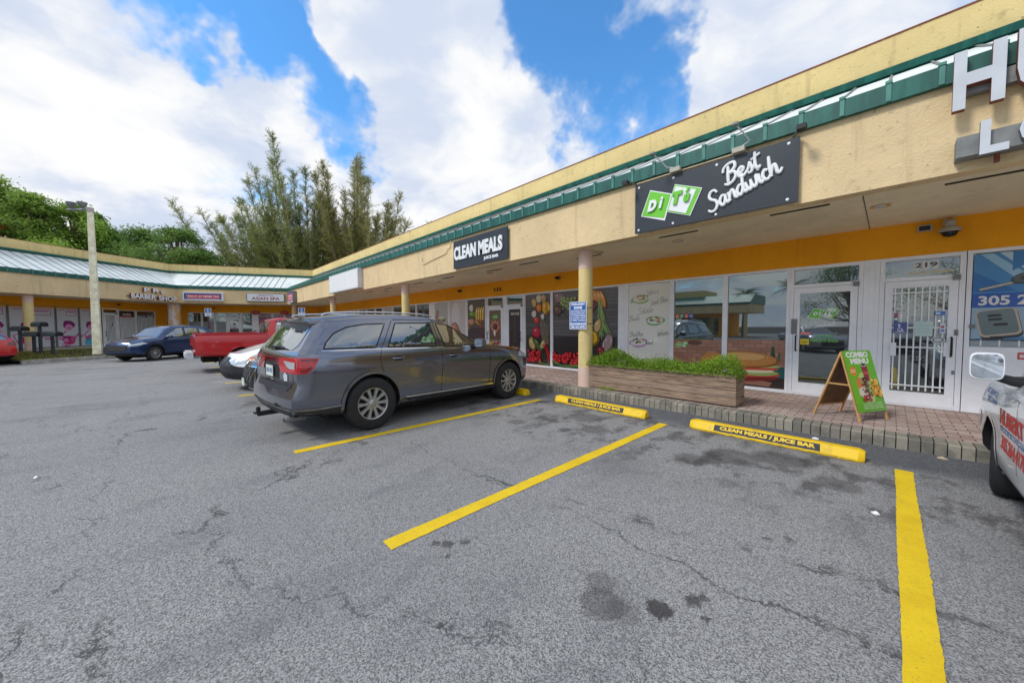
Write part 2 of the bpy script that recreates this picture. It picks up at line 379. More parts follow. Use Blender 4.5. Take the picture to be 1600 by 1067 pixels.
# ------------------------------------------------------------ object helpers
def link(o, parent=None):
    COL.objects.link(o)
    if parent is not None: o.parent = parent
    return o
def tag(o, label=None, cat=None, group=None, kind=None):
    if label: o['label'] = label
    if cat: o['category'] = cat
    if group: o['group'] = group
    if kind: o['kind'] = kind
    return o
def thing(name, label, cat, loc=(0, 0, 0), rz=0., group=None, scale=1.):
    o = bpy.data.objects.new(name, None); COL.objects.link(o)
    o.location = loc; o.rotation_euler = (0, 0, rz); o.scale = (scale,)*3; o.empty_display_size = .2
    return tag(o, label, cat, group)
def copy_tree(o, parent=None):
    c = o.copy(); COL.objects.link(c)
    if parent is not None: c.parent = parent
    for ch in [x for x in bpy.data.objects if x.parent == o]: copy_tree(ch, c)
    return c
class MB:
    def __init__(s, T=None): s.v = []; s.f = []; s.m = []; s.c = []; s.T = T; s.mi = 0; s.col = (1, 1, 1)
    def add(s, vs, fs):
        k = len(s.v)
        s.v += [tuple(s.T @ Vector(v)) for v in vs] if s.T is not None else [tuple(v) for v in vs]
        for f in fs: s.f.append([k+i for i in f]); s.m.append(s.mi); s.c.append(s.col)
        return s
    def box(s, x0, x1, y0, y1, z0, z1):
        return s.add([(x0, y0, z0), (x1, y0, z0), (x1, y1, z0), (x0, y1, z0), (x0, y0, z1), (x1, y0, z1), (x1, y1, z1), (x0, y1, z1)],
                     [(3, 2, 1, 0), (4, 5, 6, 7), (0, 1, 5, 4), (1, 2, 6, 5), (2, 3, 7, 6), (3, 0, 4, 7)])
    def prism(s, pts, axis, a, b):   # extrude 2-D polygon along axis
        def p3(p, q): return {'x': (q, p[0], p[1]), 'y': (p[0], q, p[1]), 'z': (p[0], p[1], q)}[axis]
        n = len(pts)
        return s.add([p3(p, a) for p in pts]+[p3(p, b) for p in pts], [list(range(n))[::-1], list(range(n, 2*n))]+[(i, (i+1) % n, n+(i+1) % n, n+i) for i in range(n)])
    def lathe(s, prof, axis='z', c=(0, 0, 0), n=32, cap=False):
        vs = []
        for (r, h) in prof:
            for i in range(n):
                a = 2*math.pi*i/n; u, w = r*math.cos(a), r*math.sin(a)
                p = {'z': (u, w, h), 'y': (u, h, w), 'x': (h, u, w)}[axis]
                vs.append((p[0]+c[0], p[1]+c[1], p[2]+c[2]))
        fs = [(j*n+i, j*n+(i+1) % n, (j+1)*n+(i+1) % n, (j+1)*n+i) for j in range(len(prof)-1) for i in range(n)]
        if cap: fs += [list(range(n))[::-1], list(range((len(prof)-1)*n, len(prof)*n))]
        return s.add(vs, fs)
    def tube(s, path, r, n=8, cap=True, flat=None):
        P = [Vector(p) for p in path]; vs = []; up = None
        for i, p in enumerate(P):
            d = (P[min(i+1, len(P)-1)]-P[max(i-1, 0)]).normalized()
            if up is None: up = d.orthogonal().normalized()
            up = (up-d*up.dot(d)).normalized(); w = d.cross(up)
            rr = r[i] if isinstance(r, (list, tuple)) else r
            for k in range(n):
                a = 2*math.pi*k/n
                o = (up*math.cos(a)+w*math.sin(a))*rr
                if flat: o = Vector((o.x, o.y*flat, o.z))
                vs.append(tuple(p+o))
        fs = [(j*n+i, j*n+(i+1) % n, (j+1)*n+(i+1) % n, (j+1)*n+i) for j in range(len(P)-1) for i in range(n)]
        if cap: fs += [list(range(n))[::-1], list(range((len(P)-1)*n, len(P)*n))]
        return s.add(vs, fs)
    def mesh(s, name, mats, smooth=None, color=False):
        me = bpy.data.meshes.new(name); me.from_pydata(s.v, [], s.f)
        if not isinstance(mats, (list, tuple)): mats = [mats]
        for m in mats: me.materials.append(M[m] if isinstance(m, str) else m)
        if len(mats) > 1: me.polygons.foreach_set('material_index', s.m)
        if color:
            a = me.color_attributes.new('col', 'FLOAT_COLOR', 'CORNER')
            dat = []
            for p, c in zip(me.polygons, s.c): dat += [c[0], c[1], c[2], 1.]*p.loop_total
            a.data.foreach_set('color', dat)
        me.update()
        return me
    def obj(s, name, mats, parent=None, smooth=None, fix=True, **kw):
        me = s.mesh(name, mats, color=kw.pop('color', False))
        if fix and len(me.polygons) < 60000 and s.T is not None or fix and kw.get('recalc'):
            pass
        if fix:
            bm = bmesh.new(); bm.from_mesh(me); bmesh.ops.recalc_face_normals(bm, faces=bm.faces); bm.to_mesh(me); bm.free()
        if smooth is not None: shade(me, smooth)
        return link(bpy.data.objects.new(name, me), parent)
def shade(me, ang=35):
    me.polygons.foreach_set('use_smooth', [True]*len(me.polygons))
    me.set_sharp_from_angle(angle=R(ang))
def mesh_obj(name, me, parent=None, mats=None):
    if mats:
        me.materials.clear()
        for m in mats: me.materials.append(M[m])
    return link(bpy.data.objects.new(name, me), parent)

# text as mesh polygons: returns verts2d, faces scaled to a box
_tc = {}
def text_polys(s, bold=0.):
    k = (s, bold)
    if k in _tc: return _tc[k]
    cu = bpy.data.curves.new('t', 'FONT'); cu.body = s; cu.fill_mode = 'FRONT'; cu.offset = bold; cu.resolution_u = 3
    ob = bpy.data.objects.new('t', cu); COL.objects.link(ob)
    dg = bpy.context.evaluated_depsgraph_get()
    me = bpy.data.meshes.new_from_object(ob.evaluated_get(dg))
    vs = [(v.co.x, v.co.y) for v in me.vertices]; fs = [list(p.vertices) for p in me.polygons]
    bpy.data.objects.remove(ob); bpy.data.curves.remove(cu); bpy.data.meshes.remove(me)
    _tc[k] = (vs, fs); return _tc[k]
def text_box(s, x0, z0, x1, z1, bold=0., shear=0., keep=False):
    vs, fs = text_polys(s, bold)
    ax, bx = min(v[0] for v in vs), max(v[0] for v in vs); az, bz = min(v[1] for v in vs), max(v[1] for v in vs)
    sx, sz = (x1-x0)/(bx-ax), (z1-z0)/(bz-az)
    out = [(x0+(v[0]-ax)*sx+shear*(v[1]-az)*sz, z0+(v[1]-az)*sz) for v in vs]
    return out, fs
# flat printed artwork on a plane: x right, z up, printed layers face -y
class Art:
    def __init__(s, x0, z0, x1, z1, y, T=None):
        s.mb = MB(T); s.y = y; s.k = 0; s.b = (x0, z0, x1, z1)
    def P(s, u, v): return (s.b[0]+u*(s.b[2]-s.b[0]), s.b[1]+v*(s.b[3]-s.b[1]))
    def poly(s, pts, c, uv=True):
        y = s.y-s.k*.00012; s.k += 1
        if uv: pts = [s.P(*p) for p in pts]
        s.mb.col = lin(c); s.mb.add([(p[0], y, p[1]) for p in pts], [list(range(len(pts)))])
    def rect(s, u0, v0, u1, v1, c): s.poly([(u0, v0), (u1, v0), (u1, v1), (u0, v1)], c)
    def clip(s, p): 
        return (min(max(p[0], s.b[0]), s.b[2]), min(max(p[1], s.b[1]), s.b[3]))
    def ell(s, u, v, ru, rv, c, rot=0., n=22, wob=0., seed=0):   # radii in metres
        cx, cz = s.P(u, v); rnd = random.Random(seed); pts = []
        ph = rnd.random()*6
        for i in range(n):
            a = 2*math.pi*i/n; k = 1+wob*math.sin(3*a+ph)+wob*.6*math.sin(5*a+ph*2)
            x, z = ru*k*math.cos(a), rv*k*math.sin(a)
            pts.append(s.clip((cx+x*math.cos(rot)-z*math.sin(rot), cz+x*math.sin(rot)+z*math.cos(rot))))
        s.poly(pts, c, False)
    def fruit(s, u, v, r, c, rv=None, rot=0., seed=0, wob=.05):
        rv = (rv or r)*1.16; r = r*1.16
        dk = tuple(x*.55 for x in c); lt = tuple(min(255, x*.6+110) for x in c)
        s.ell(u, v, r*1.04, rv*1.04, dk, rot, wob=wob, seed=seed)
        w, h = s.b[2]-s.b[0], s.b[3]-s.b[1]
        s.ell(u-.10*r/w, v+.10*r/h, r*.86, rv*.86, c, rot, wob=wob, seed=seed)
        s.ell(u-.32*r/w, v+.34*rv/h, r*.26, rv*.20, lt, rot, n=12)
    def line(s, pts, w, c, uv=True):
        y = s.y-s.k*.00012; s.k += 1
        if uv: pts = [s.P(*p) for p in pts]
        s.mb.col = lin(c); L = []; Rr = []
        for i, p in enumerate(pts):
            a = pts[max(i-1, 0)]; b = pts[min(i+1, len(pts)-1)]
            dx, dz = b[0]-a[0], b[1]-a[1]; l = math.hypot(dx, dz) or 1
            L.append(s.clip((p[0]-dz/l*w/2, p[1]+dx/l*w/2))); Rr.append(s.clip((p[0]+dz/l*w/2, p[1]-dx/l*w/2)))
        n = len(pts); s.mb.add([(p[0], y, p[1]) for p in L+Rr], [(i, i+1, n+i+1, n+i) for i in range(n-1)])
    def text(s, t, u0, v0, u1, v1, c, bold=.0, shear=0.):
        y = s.y-s.k*.00012; s.k += 1
        a, b = s.P(u0, v0), s.P(u1, v1)
        vs, fs = text_box(t, a[0], a[1], b[0], b[1], bold, shear)
        s.mb.col = lin(c); s.mb.add([(p[0], y, p[1]) for p in vs], fs)
    def squiggle(s, u, v, w, h, c, seed, th=.006):
        r = random.Random(seed); n = 22; pts = []
        for i in range(n): pts.append((u+w*i/n+.02*math.sin(i*1.7+seed), v+h*(.5+.45*math.sin(i*1.35+seed)*r.uniform(.4, 1))))
        s.line(pts, th, c)
    def done(s, name, parent): return s.mb.obj(name, 'printed_art', parent, color=True, fix=False)

# brush-script lettering: strokes in units of x-height
SCRIPT = {
 'B': ([[(.35, .05), (.45, .8), (.62, 1.75)], [(.05, 1.35), (.2, 1.75), (.7, 1.98), (1.2, 1.85), (1.2, 1.4), (.85, 1.1), (.55, 1.02), (1.0, .95), (1.15, .55), (.85, .1), (.35, -.08), (.0, .15)]], 1.35),
 'S': ([[(1.15, 1.6), (.95, 1.95), (.6, 1.95), (.35, 1.6), (.45, 1.2), (.8, .85), (.85, .4), (.55, -.0), (.15, .0), (-.1, .3)]], 1.2),
 'e': ([[(.05, .4), (.4, .55), (.55, .8), (.38, .98), (.1, .75), (.05, .3), (.25, .02), (.55, .1), (.8, .35)]], .75),
 's': ([[(.0, .2), (.3, .65), (.42, 1.0), (.45, .7), (.55, .35), (.4, .02), (.12, .05)]], .66),
 't': ([[(.35, 1.7), (.22, .9), (.2, .3), (.35, .02), (.6, .2)], [(-.1, 1.15), (.75, 1.35)]], .62),
 'a': ([[(.6, .85), (.35, .98), (.05, .6), (.05, .2), (.25, .0), (.5, .35), (.65, .95)], [(.65, .95), (.58, .3), (.72, .02), (.95, .25)]], .9),
 'n': ([[(.1, .95), (.08, .0)], [(.08, .2), (.3, .8), (.52, .95), (.6, .6), (.6, .15), (.75, .02), (.92, .25)]], .9),
 'd': ([[(.6, .85), (.35, .98), (.05, .6), (.05, .2), (.25, .0), (.5, .35), (.66, .95)], [(.85, 1.95), (.66, 1.0), (.6, .3), (.75, .02), (.95, .25)]], .92),
 'w': ([[(.02, .9), (.08, .3), (.22, .0), (.42, .25), (.5, .9)], [(.5, .9), (.52, .3), (.68, .0), (.92, .3), (1.0, .95), (1.15, .85)]], 1.15),
 'i': ([[(.15, .95), (.1, .3), (.22, .0), (.45, .22)], [(.2, 1.32), (.23, 1.36)]], .42),
 'c': ([[(.5, .8), (.3, .98), (.05, .6), (.1, .15), (.35, .0), (.68, .3)]], .66),
 'h': ([[(.3, 1.95), (.12, .9), (.05, .0)], [(.07, .2), (.3, .8), (.52, .95), (.58, .6), (.56, .15), (.72, .0), (1.0, .3)]], .95),
 'l': ([[(.3, 1.9), (.1, .8), (.15, .05), (.4, .2)]], .42),
 'o': ([[(.35, .98), (.05, .6), (.1, .1), (.38, .0), (.6, .4), (.5, .9), (.35, .98)]], .68),
 'm': ([[(.05, .95), (.05, .0)], [(.05, .3), (.3, .95), (.38, .05)], [(.38, .3), (.65, .95), (.7, .1), (.9, .2)]], .95),
 'W': ([[(.0, 1.8), (.15, .2), (.3, .0), (.55, 1.3)], [(.55, 1.3), (.65, .1), (.8, .0), (1.2, 1.8)]], 1.1),
}
def catmull(P, n=6):
    P = [P[0]]+list(P)+[P[-1]]; out = []
    for i in range(1, len(P)-2):
        for k in range(n):
            t = k/n; q = []
            for a in range(len(P[0])):
                p0, p1, p2, p3 = P[i-1][a], P[i][a], P[i+1][a], P[i+2][a]
                q.append(.5*((2*p1)+(-p0+p2)*t+(2*p0-5*p1+4*p2-p3)*t*t+(-p0+3*p1-3*p2+p3)*t**3))
            out.append(tuple(q))
    out.append(tuple(P[-2])); return out
def script(word, x, z, xh, ang=0., slant=.25, kern=.93):
    strokes = []; cx = 0
    ca, sa = math.cos(ang), math.sin(ang)
    for ch in word:
        if ch == ' ': cx += .6; continue
        st, adv = SCRIPT.get(ch) or SCRIPT['n' if ch in 'rpuygv' else 'e' if ch.islower() else 'S' if ch in 'CG' else 'B']
        for s in st:
            pts = catmull(s, 5) if len(s) > 2 else s
            q = []
            for (a, b) in pts:
                u, v = (cx+a+slant*b)*xh, b*xh
                q.append((x+u*ca-v*sa, z+u*sa+v*ca))
            strokes.append(q)
        cx += adv*kern
    return strokes

# ------------------------------------------------------------ ground and setting
def sheet(name, pts, z, mat, kind='structure', **kw):
    mb = MB(); mb.add([(p[0], p[1], z) for p in pts], [list(range(len(pts)))])
    o = mb.obj(name, mat); 
    if o.data.polygons[0].normal.z < 0: o.data.flip_normals()
    return tag(o, kind=kind)
sheet('ground', [(-400, -400), (400, -400), (400, 400), (-400, 400)], -.02, 'soil')
sheet('parking_lot', [(-70, -60), (40, -60), (40, 40), (-70, 40)], 0., 'asphalt')
P = [Vector((-33.1+.64*20, .4-.768*20)), Vector((-33.1, .4)), Vector((-30.5, 6.3)), Vector((9., 6.3))]
def offset_pt(i, y):
    ds = [(P[k+1]-P[k]).normalized() for k in range(3)]
    ns = [Vector((-d.y, d.x)) for d in ds]
    if i == 0: return P[0]+ns[0]*y
    if i == 3: return P[3]+ns[2]*y
    a, b = ns[i-1], ns[i]
    det = a.x*b.y-a.y*b.x
    return P[i]+Vector(((y*b.y-a.y*y)/det, (a.x*y-b.x*y)/det))
def sweep(mb, ring, i0=0, i1=3):
    n = len(ring); vs = []
    for i in range(i0, i1+1):
        for (y, z) in ring:
            p = offset_pt(i, y); vs.append((p.x, p.y, z))
    m = i1-i0
    fs = [(j*n+k, j*n+(k+1) % n, (j+1)*n+(k+1) % n, (j+1)*n+k) for j in range(m) for k in range(n)]
    fs += [list(range(n)), list(range(m*n, (m+1)*n))[::-1]]
    return mb.add(vs, fs)
def wing(i):
    x = (P[i+1]-P[i]).normalized(); o = P[i] if i else P[1]
    if i == 2: return Matrix.Translation((0, 6.3, 0))
    return Matrix(((x.x, -x.y, 0, o.x), (x.y, x.x, 0, o.y), (0, 0, 1, 0), (0, 0, 0, 1)))
TA, TB, TC = wing(2), wing(1), wing(0)
LB = (P[2]-P[1]).length
# walkway with kerb blocks
mb = MB(); sweep(mb, [(.32, .0), (.32, .145), (2.8, .145), (2.8, 0)], 1, 3)
tag(mb.obj('walkway', 'brick_paver'), kind='structure')
mb = MB(); sweep(mb, [(-.3, 0), (.0, .40), (.0, .42), (2.8, .42), (2.8, 0)], 0, 1)
tag(mb.obj('side_walkway', 'concrete'), kind='structure')
def kerb():
    mb = MB(TA); rnd = random.Random(3); x = -30.3
    while x < 8.9:
        w = .100; j = rnd.uniform(-.004, .004)
        x1 = x+w-.010; b = .016; y0 = .04+j; y1 = .315; z = .150+rnd.uniform(-.004, .004)
        mb.add([(x, y0+b, z), (x1, y0+b, z), (x1, y1, z), (x, y1, z), (x, y0, z-b), (x1, y0, z-b), (x, y0-.005, 0), (x1, y0-.005, 0), (x, y1, 0), (x1, y1, 0)],
               [(0, 1, 2, 3), (4, 5, 1, 0), (6, 7, 5, 4), (6, 4, 0, 3, 8), (7, 9, 2, 1, 5), (8, 3, 2, 9)])
        x += w
    tag(mb.obj('kerb', 'kerb_block'), kind='structure')
    mb = MB(TA); mb.box(-30.3, 8.9, .06, .318, 0, .135); tag(mb.obj('kerb_bed', 'dark_slot'), kind='structure')
kerb()
# yellow bay lines
def bay_line(X, y0, y1, w, seed):
    r = random.Random(seed); n = int((y1-y0)/.035); L = []; Rr = []
    for i in range(n+1):
        y = y0+(y1-y0)*i/n; L.append((X-w/2+r.gauss(0, .0018)+.003*math.sin(y*3+seed), y, .004)); Rr.append((X+w/2+r.gauss(0, .0018)+.003*math.sin(y*2.3), y, .004))
    mb = MB(); m = n+1; mb.add(L+Rr, [(i, m+i, m+i+1, i+1) for i in range(n)]); tag(mb.obj('parking_line', 'yellow_paint', fix=False), kind='structure')
for k, X in enumerate([.145, -2.335, -4.88, -7.4, -9.75, -12.3, -14.9, -17.5, -20.1]):
    bay_line(X, 1.03 if k else -.6, 5.42, .13, k)
# grass island in front of the side wing
ISL = [(-.35, -1.0), (.0, -2.2), (-.1, -3.0), (-2.5, -3.4), (-7.3, -3.2), (-12, -3.2), (-12, -.3), (-1, -.3)]
def island():
    kp = [(-.6, -.9), (-.2, -1.9), (-.5, -2.9), (-1.4, -3.35), (-3, -3.45), (-5.0, -3.4), (-7.6, -3.3), (-9.0, -3.1)]
    kp = catmull(kp, 6)
    mb = MB(TC); n = len(kp); vs = []
    for i, p in enumerate(kp):
        a = Vector(kp[max(i-1, 0)]); b = Vector(kp[min(i+1, n-1)]); d = (b-a).normalized(); nn = Vector((d.y, -d.x))
        for (o, z) in ((0, 0), (0, .14), (.03, .16), (.19, .16), (.2, .1)): vs.append((p[0]+nn.x*o*1, p[1]+nn.y*o*1, z))
    mb.add(vs, [(j*5+k, j*5+k+1, (j+1)*5+k+1, (j+1)*5+k) for j in range(n-1) for k in range(4)]+[(0, 1, 2, 3, 4), tuple((n-1)*5+q for q in (4, 3, 2, 1, 0))])
    tag(mb.obj('island_kerb', 'concrete'), kind='structure')
    # sloped turf bed
    mb = MB(TC); vs = []; rows = 8
    for i, p in enumerate(kp):
        for r in range(rows+1):
            f = r/rows; y = p[1]+(-.25-p[1])*f
            vs.append((p[0]-.05*(1-f), y, .13+.27*min(1, f*1.2)))
    mb.add(vs, [(i*(rows+1)+r, i*(rows+1)+r+1, (i+1)*(rows+1)+r+1, (i+1)*(rows+1)+r) for i in range(n-1) for r in range(rows)])
    tag(mb.obj('turf_bed', 'soil'), kind='structure')
    rnd = random.Random(5); mb = MB(TC)
    for _ in range(9000):
        i = rnd.randrange(n-1); p = kp[i]; q = kp[i+1]; s = rnd.random(); px = p[0]+(q[0]-p[0])*s; py = p[1]+(q[1]-p[1])*s
        f = rnd.random(); y = py+(-.28-py)*f; z = .13+.27*min(1, f*1.2)
        h = rnd.uniform(.04, .11); a = rnd.uniform(0, 6.3); w = .012; dx, dy = rnd.uniform(-.04, .04), rnd.uniform(-.04, .04)
        mb.add([(px-w*math.cos(a), y-w*math.sin(a), z), (px+w*math.cos(a), y+w*math.sin(a), z), (px+dx, y+dy, z+h)], [(0, 1, 2)])
    tag(mb.obj('grass', 'grass', fix=False), 'short dry green grass on the kerbed island before the far wing', 'grass', kind='stuff')
island()

# ------------------------------------------------------------ the plaza
plaza = thing('shopping_plaza', 'tan and orange single-storey shopping plaza wrapping the lot, green roof edge and parapet', 'building')
def part(name, mats, fn, smooth=None, parent=None, T=None, **kw):
    mb = MB(T); fn(mb); return mb.obj(name, mats, parent or plaza, smooth, **kw)
part('fascia', 'stucco_tan', lambda mb: sweep(mb, [(0, 3.16), (.22, 3.16), (.22, 4.13), (0, 4.13)]))
part('soffit', 'soffit', lambda mb: sweep(mb, [(.222, 3.165), (2.56, 3.165), (2.56, 3.25), (.222, 3.25)]))
gut = MB(); sweep(gut, [(-.07, 4.12), (.1, 4.12), (.1, 4.30), (-.05, 4.34), (-.07, 4.33)])
rf = MB(); sweep(rf, [(-.045, 4.345), (2.05, 5.40), (2.05, 5.30), (.11, 4.30), (.02, 4.30)])
part('roof_trim', 'green_metal', lambda mb: sweep(mb, [(1.98, 5.41), (1.95, 5.50), (2.06, 5.56), (2.076, 5.56), (2.076, 5.41)]))
part('parapet', 'stucco_yellow', lambda mb: sweep(mb, [(2.08, 5.25), (2.32, 5.25), (2.32, 6.03), (2.08, 6.03)]))
def coping(mb):
    sweep(mb, [(2.065, 6.032), (2.33, 6.032), (2.33, 6.05), (2.065, 6.05)])
part('coping', 'rust', coping)
part('roof_deck', 'concrete', lambda mb: sweep(mb, [(2.33, 5.5), (14, 5.5), (14, 5.6), (2.33, 5.6)]))
part('wall', 'stucco_orange', lambda mb: (sweep(mb, [(2.56, 2.62), (2.8, 2.62), (2.8, 3.3), (2.56, 3.3)], 0, 3)))
part('back_wall', 'stucco_yellow', lambda mb: (sweep(mb, [(2.82, 0), (3.0, 0), (3.0, 5.5), (2.82, 5.5)])))
# roof seams with their folded ends on the gutter
def seams():
    for T, a, b, st in ((TA, -29.6, 8.8, .405), (TB, .4, LB-.4, .405), (TC, -14, -.3, .405)):
        mb, e = rf, gut; mb.T = e.T = T; mb.mi = e.mi = 1; x = a+.36
        while x < b:
            for zoff in (0,):
                mb.prism([(-.05, 4.347), (-.05, 4.362), (2.03, 5.42), (2.03, 5.405)], 'x', x-.012, x+.012)
            e.box(x-.022, x+.022, -.082, -.072, 4.13, 4.335)
            e.box(x-.03, x+.03, -.09, -.04, 4.335, 4.365)
            x += st
    rf.T = gut.T = None; rf.obj('roof', ['roof_white', 'metal_grey'], plaza); gut.obj('gutter', ['green_metal', 'green_faded'], plaza)
seams()
# columns
def columns():
    for T, x, y, z0, r in [(TA, -4.7, .45, .15, .155), (TA, -13.15, .45, .15, .155), (TA, -21.8, .45, .15, .155), (TA, 4.0, .45, .15, .155), (TA, -30.5, .42, .15, .155), (TC, -6.7, .4, .42, .17)]:
        mb = MB(T); zb = z0+.44; zt = 2.76
        for mi, a, b, rr in ((1, z0, zb, r+.003), (0, zb, zt, r), (1, zt, 3.16, r+.003)):
            mb.mi = mi; mb.lathe([(rr, a), (rr, b)], 'z', (x, y, 0), 36, cap=True)
        mb.obj('column', ['column_yellow', 'column_pink'], plaza, 40)
    # broad peeling pier at the inner corner
    mb = MB(TC); mb.mi = 0; mb.lathe([(.33, .15), (.33, 3.15)], 'z', (.25, .55, 0), 36, cap=True); mb.obj('pier', ['pier_peel'], plaza, 40)
def pier_mat():
    m, t, b = new_mat('pier_peel'); p = pos2(t)
    n = t.noise(t.vm('MULTIPLY', p, (2.2, 2.2, .8)), 1.6, 6, .65); n2 = t.noise(t.vm('MULTIPLY', p, (1, 1, 4)), 2.5, 5, .6)
    c = t.mix(t.smooth(n, .44, .54), lin((222, 176, 108)), lin((222, 212, 216)))
    c = t.mix(t.m('MULTIPLY', t.smooth(n2, .52, .7), .5), c, lin((196, 150, 140)))
    setb(t, b, Base_Color=c, Roughness=.9); M['pier_peel'] = m
pier_mat(); columns()
# soffit slots and round lamps on wing A
for (x, y) in [(-.95, .33), (-2.7, .45), (-8.1, .7), (-5.0, 1.0), (-10.4, .6), (-12.4, .6), (-15, .6), (-17, .6), (.75, .42), (-6.6, .6)]:
    part('soffit_vent', 'dark_slot', lambda mb: mb.box(x-.34, x+.34, y-.018, y+.018, 3.15, 3.163), T=TA)
for (x, y) in [(-.13, .95), (-2.9, .95), (-4.55, .75), (-8.6, .95), (-11.5, .95), (-16, .95)]:
    def lamp(mb):
        mb.mi = 0; mb.lathe([(.075, 3.163), (.105, 3.163), (.105, 3.148), (.075, 3.15)], 'z', (x, y, 0), 24)
        mb.mi = 1; mb.lathe([(.075, 3.158), (.001, 3.156)], 'z', (x, y, 0), 24)
    part('recessed_light', ['chrome', 'light_lens'], lamp, T=TA)
part('soffit_joint', 'dark_slot', lambda mb: mb.box(-.283, -.275, .23, 2.55, 3.158, 3.163), T=TA)
# orange piers and low walls on the side wings
part('wall_pier', 'stucco_orange', lambda mb: mb.box(.68, 1.45, 2.562, 2.82, .42, 2.62), T=TC)
def bpier(mb):
    mb.box(-1.1, -.52, 2.562, 2.82, .15, 2.62)
part('wall_pier', 'stucco_orange', bpier, T=TB)

FY = 2.56
def frame(mb, x0, x1, z0, z1, w=.05, d=.10, y=FY):
    mb.box(x0, x0+w, y-.012, y+d, z0, z1); mb.box(x1-w, x1, y-.012, y+d, z0, z1)
    mb.box(x0+w, x1-w, y-.012, y+d, z1-w, z1); mb.box(x0+w, x1-w, y-.012, y+d, z0, z0+w*1.2)
def window(T, x0, x1, z0=.15, z1=2.62, glass='store_glass', label=None, w=.05, framemat='white_paint'):
    mb = MB(T); frame(mb, x0, x1, z0, z1, w); f = mb.obj('window', framemat, plaza)
    if label: f['label'] = label
    mb = MB(T); mb.box(x0+w-.005, x1-w+.005, FY+.03, FY+.04, z0+w, z1-w+.005); mb.obj('pane', glass, f)
    return f
def door(T, x0, x1, z0=.15, z1=2.62, zt=2.22, label=None, glass='door_glass', handle='left'):
    mb = MB(T); w = .06
    frame(mb, x0, x1, z0, z1, w); mb.box(x0+w, x1-w, FY-.012, FY+.1, zt+.0, zt+.06)
    # leaf stiles and rails
    a, b = x0+w+.006, x1-w-.006; s = .095
    for q in ((a, a+s, z0+.03, zt-.006), (b-s, b, z0+.03, zt-.006)): mb.box(q[0], q[1], FY-.02, FY+.04, q[2], q[3])
    mb.box(a+s, b-s, FY-.02, FY+.04, zt-.115, zt-.006); mb.box(a+s, b-s, FY-.02, FY+.04, z0+.03, z0+.24)
    f = mb.obj('door', 'white_paint', plaza)
    if label: f['label'] = label
    mb = MB(T); mb.box(a+s-.005, b-s+.005, FY+.01, FY+.02, z0+.235, zt-.11); mb.obj('pane', glass, f)
    mb = MB(T); mb.box(x0+w-.003, x1-w+.003, FY+.03, FY+.04, zt+.055, z1-w+.003); mb.obj('transom_pane', glass, f)
    hx = a+s*.5 if handle == 'left' else b-s*.5
    mb = MB(T); mb.tube([(hx, FY-.02, 1.0), (hx, FY-.075, 1.02), (hx, FY-.08, 1.15), (hx, FY-.075, 1.28), (hx, FY-.02, 1.3)], .013, 8)
    mb.obj('handle', 'black_plastic', f, 40)
    mb = MB(T); mb.box(x1-.13, x1-.05, FY-.05, FY-.02, zt-.03, zt+.05); mb.obj('door_closer', 'metal_grey', f)
    return f
def bars(T, f, x0, x1, z0, z1, nv, nh, r=.009, y=FY-.03, mat='grille_white'):
    mb = MB(T)
    for i in range(nv):
        x = x0+(x1-x0)*(i+.5)/nv; mb.box(x-r, x+r, y-r, y+r, z0, z1)
    for i in range(nh):
        z = z0+(z1-z0)*(i+.5)/nh if nh > 1 else (z0+z1)/2; mb.box(x0, x1, y-r*1.1, y-r*2.6, z-r, z+r)
    return mb.obj('security_bars', mat, f)
G = 'window_graphic'
AY = FY+.026
# --- wing A, from right to left
# key-shop poster panel
f = window(TA, .80, 2.45, .15, 2.62, label='boarded white shopfront panel under a key poster')
mb = MB(TA); mb.box(.85, 2.40, FY-.005, FY+.028, .21, 1.16); mb.obj('white_panel', 'white_paint', f)
a = Art(.86, 1.28, 2.02, 2.55, FY-.008, TA)
a.rect(0, 0, 1, 1, (64, 138, 196))
for k, (u, c) in enumerate([(0.05, (150, 196, 226)), (.2, (186, 214, 228)), (.34, (120, 178, 218)), (.5, (170, 206, 226))]):
    a.poly([(u, 1), (u+.10, 1), (min(1, u+.55), .55), (min(1, u+.42), .55)], c)
a.poly([(0, .8), (.35, .55), (0, .55)], (30, 110, 180)); a.poly([(.3, 1), (.6, 1), (.3, .78)], (30, 118, 186))
a.rect(0, 0, 1, .38, (150, 178, 196)); a.poly([(0, .0), (1, .0), (1, .22), (.5, .04)], (74, 130, 178)); a.poly([(.0, .38), (.6, .38), (1, .2), (1, .38)], (190, 200, 206))
a.rect(0, .37, 1, .535, (18, 84, 176)); a.text('305 264 4170', .05, .395, .99, .51, (232, 230, 222), .03)
a.line([(.05, .575), (.36, .66)], .045, (60, 60, 58)); a.line([(.055, .58), (.36, .662)], .030, (198, 190, 176))
a.ell(.43, .70, .165, .085, (38, 44, 46), .25); a.ell(.43, .705, .15, .073, (82, 92, 92), .25); a.ell(.41, .70, .06, .035, (50, 58, 60), .25); a.ell(.52, .73, .03, .02, (30, 34, 36))
a.ell(.78, .87, .24, .16, (34, 40, 44)); a.ell(.80, .88, .20, .13, (92, 100, 104)); a.ell(.77, .93, .06, .022, (26, 30, 32)); a.ell(.78, .86, .05, .02, (150, 156, 158)); a.ell(.77, .79, .06, .022, (190, 90, 110))
def rr(cx, cz, w, h, rot, r=.05, n=6):
    pts = []
    for (sx, sz, a0) in ((1, 1, 0), (-1, 1, 90), (-1, -1, 180), (1, -1, 270)):
        for k in range(n+1):
            t = R(a0+90*k/n); x = sx*(w/2-r)+r*math.cos(t); z = sz*(h/2-r)+r*math.sin(t)
            pts.append((cx+x*math.cos(rot)-z*math.sin(rot), cz+x*math.sin(rot)+z*math.cos(rot)))
    return pts
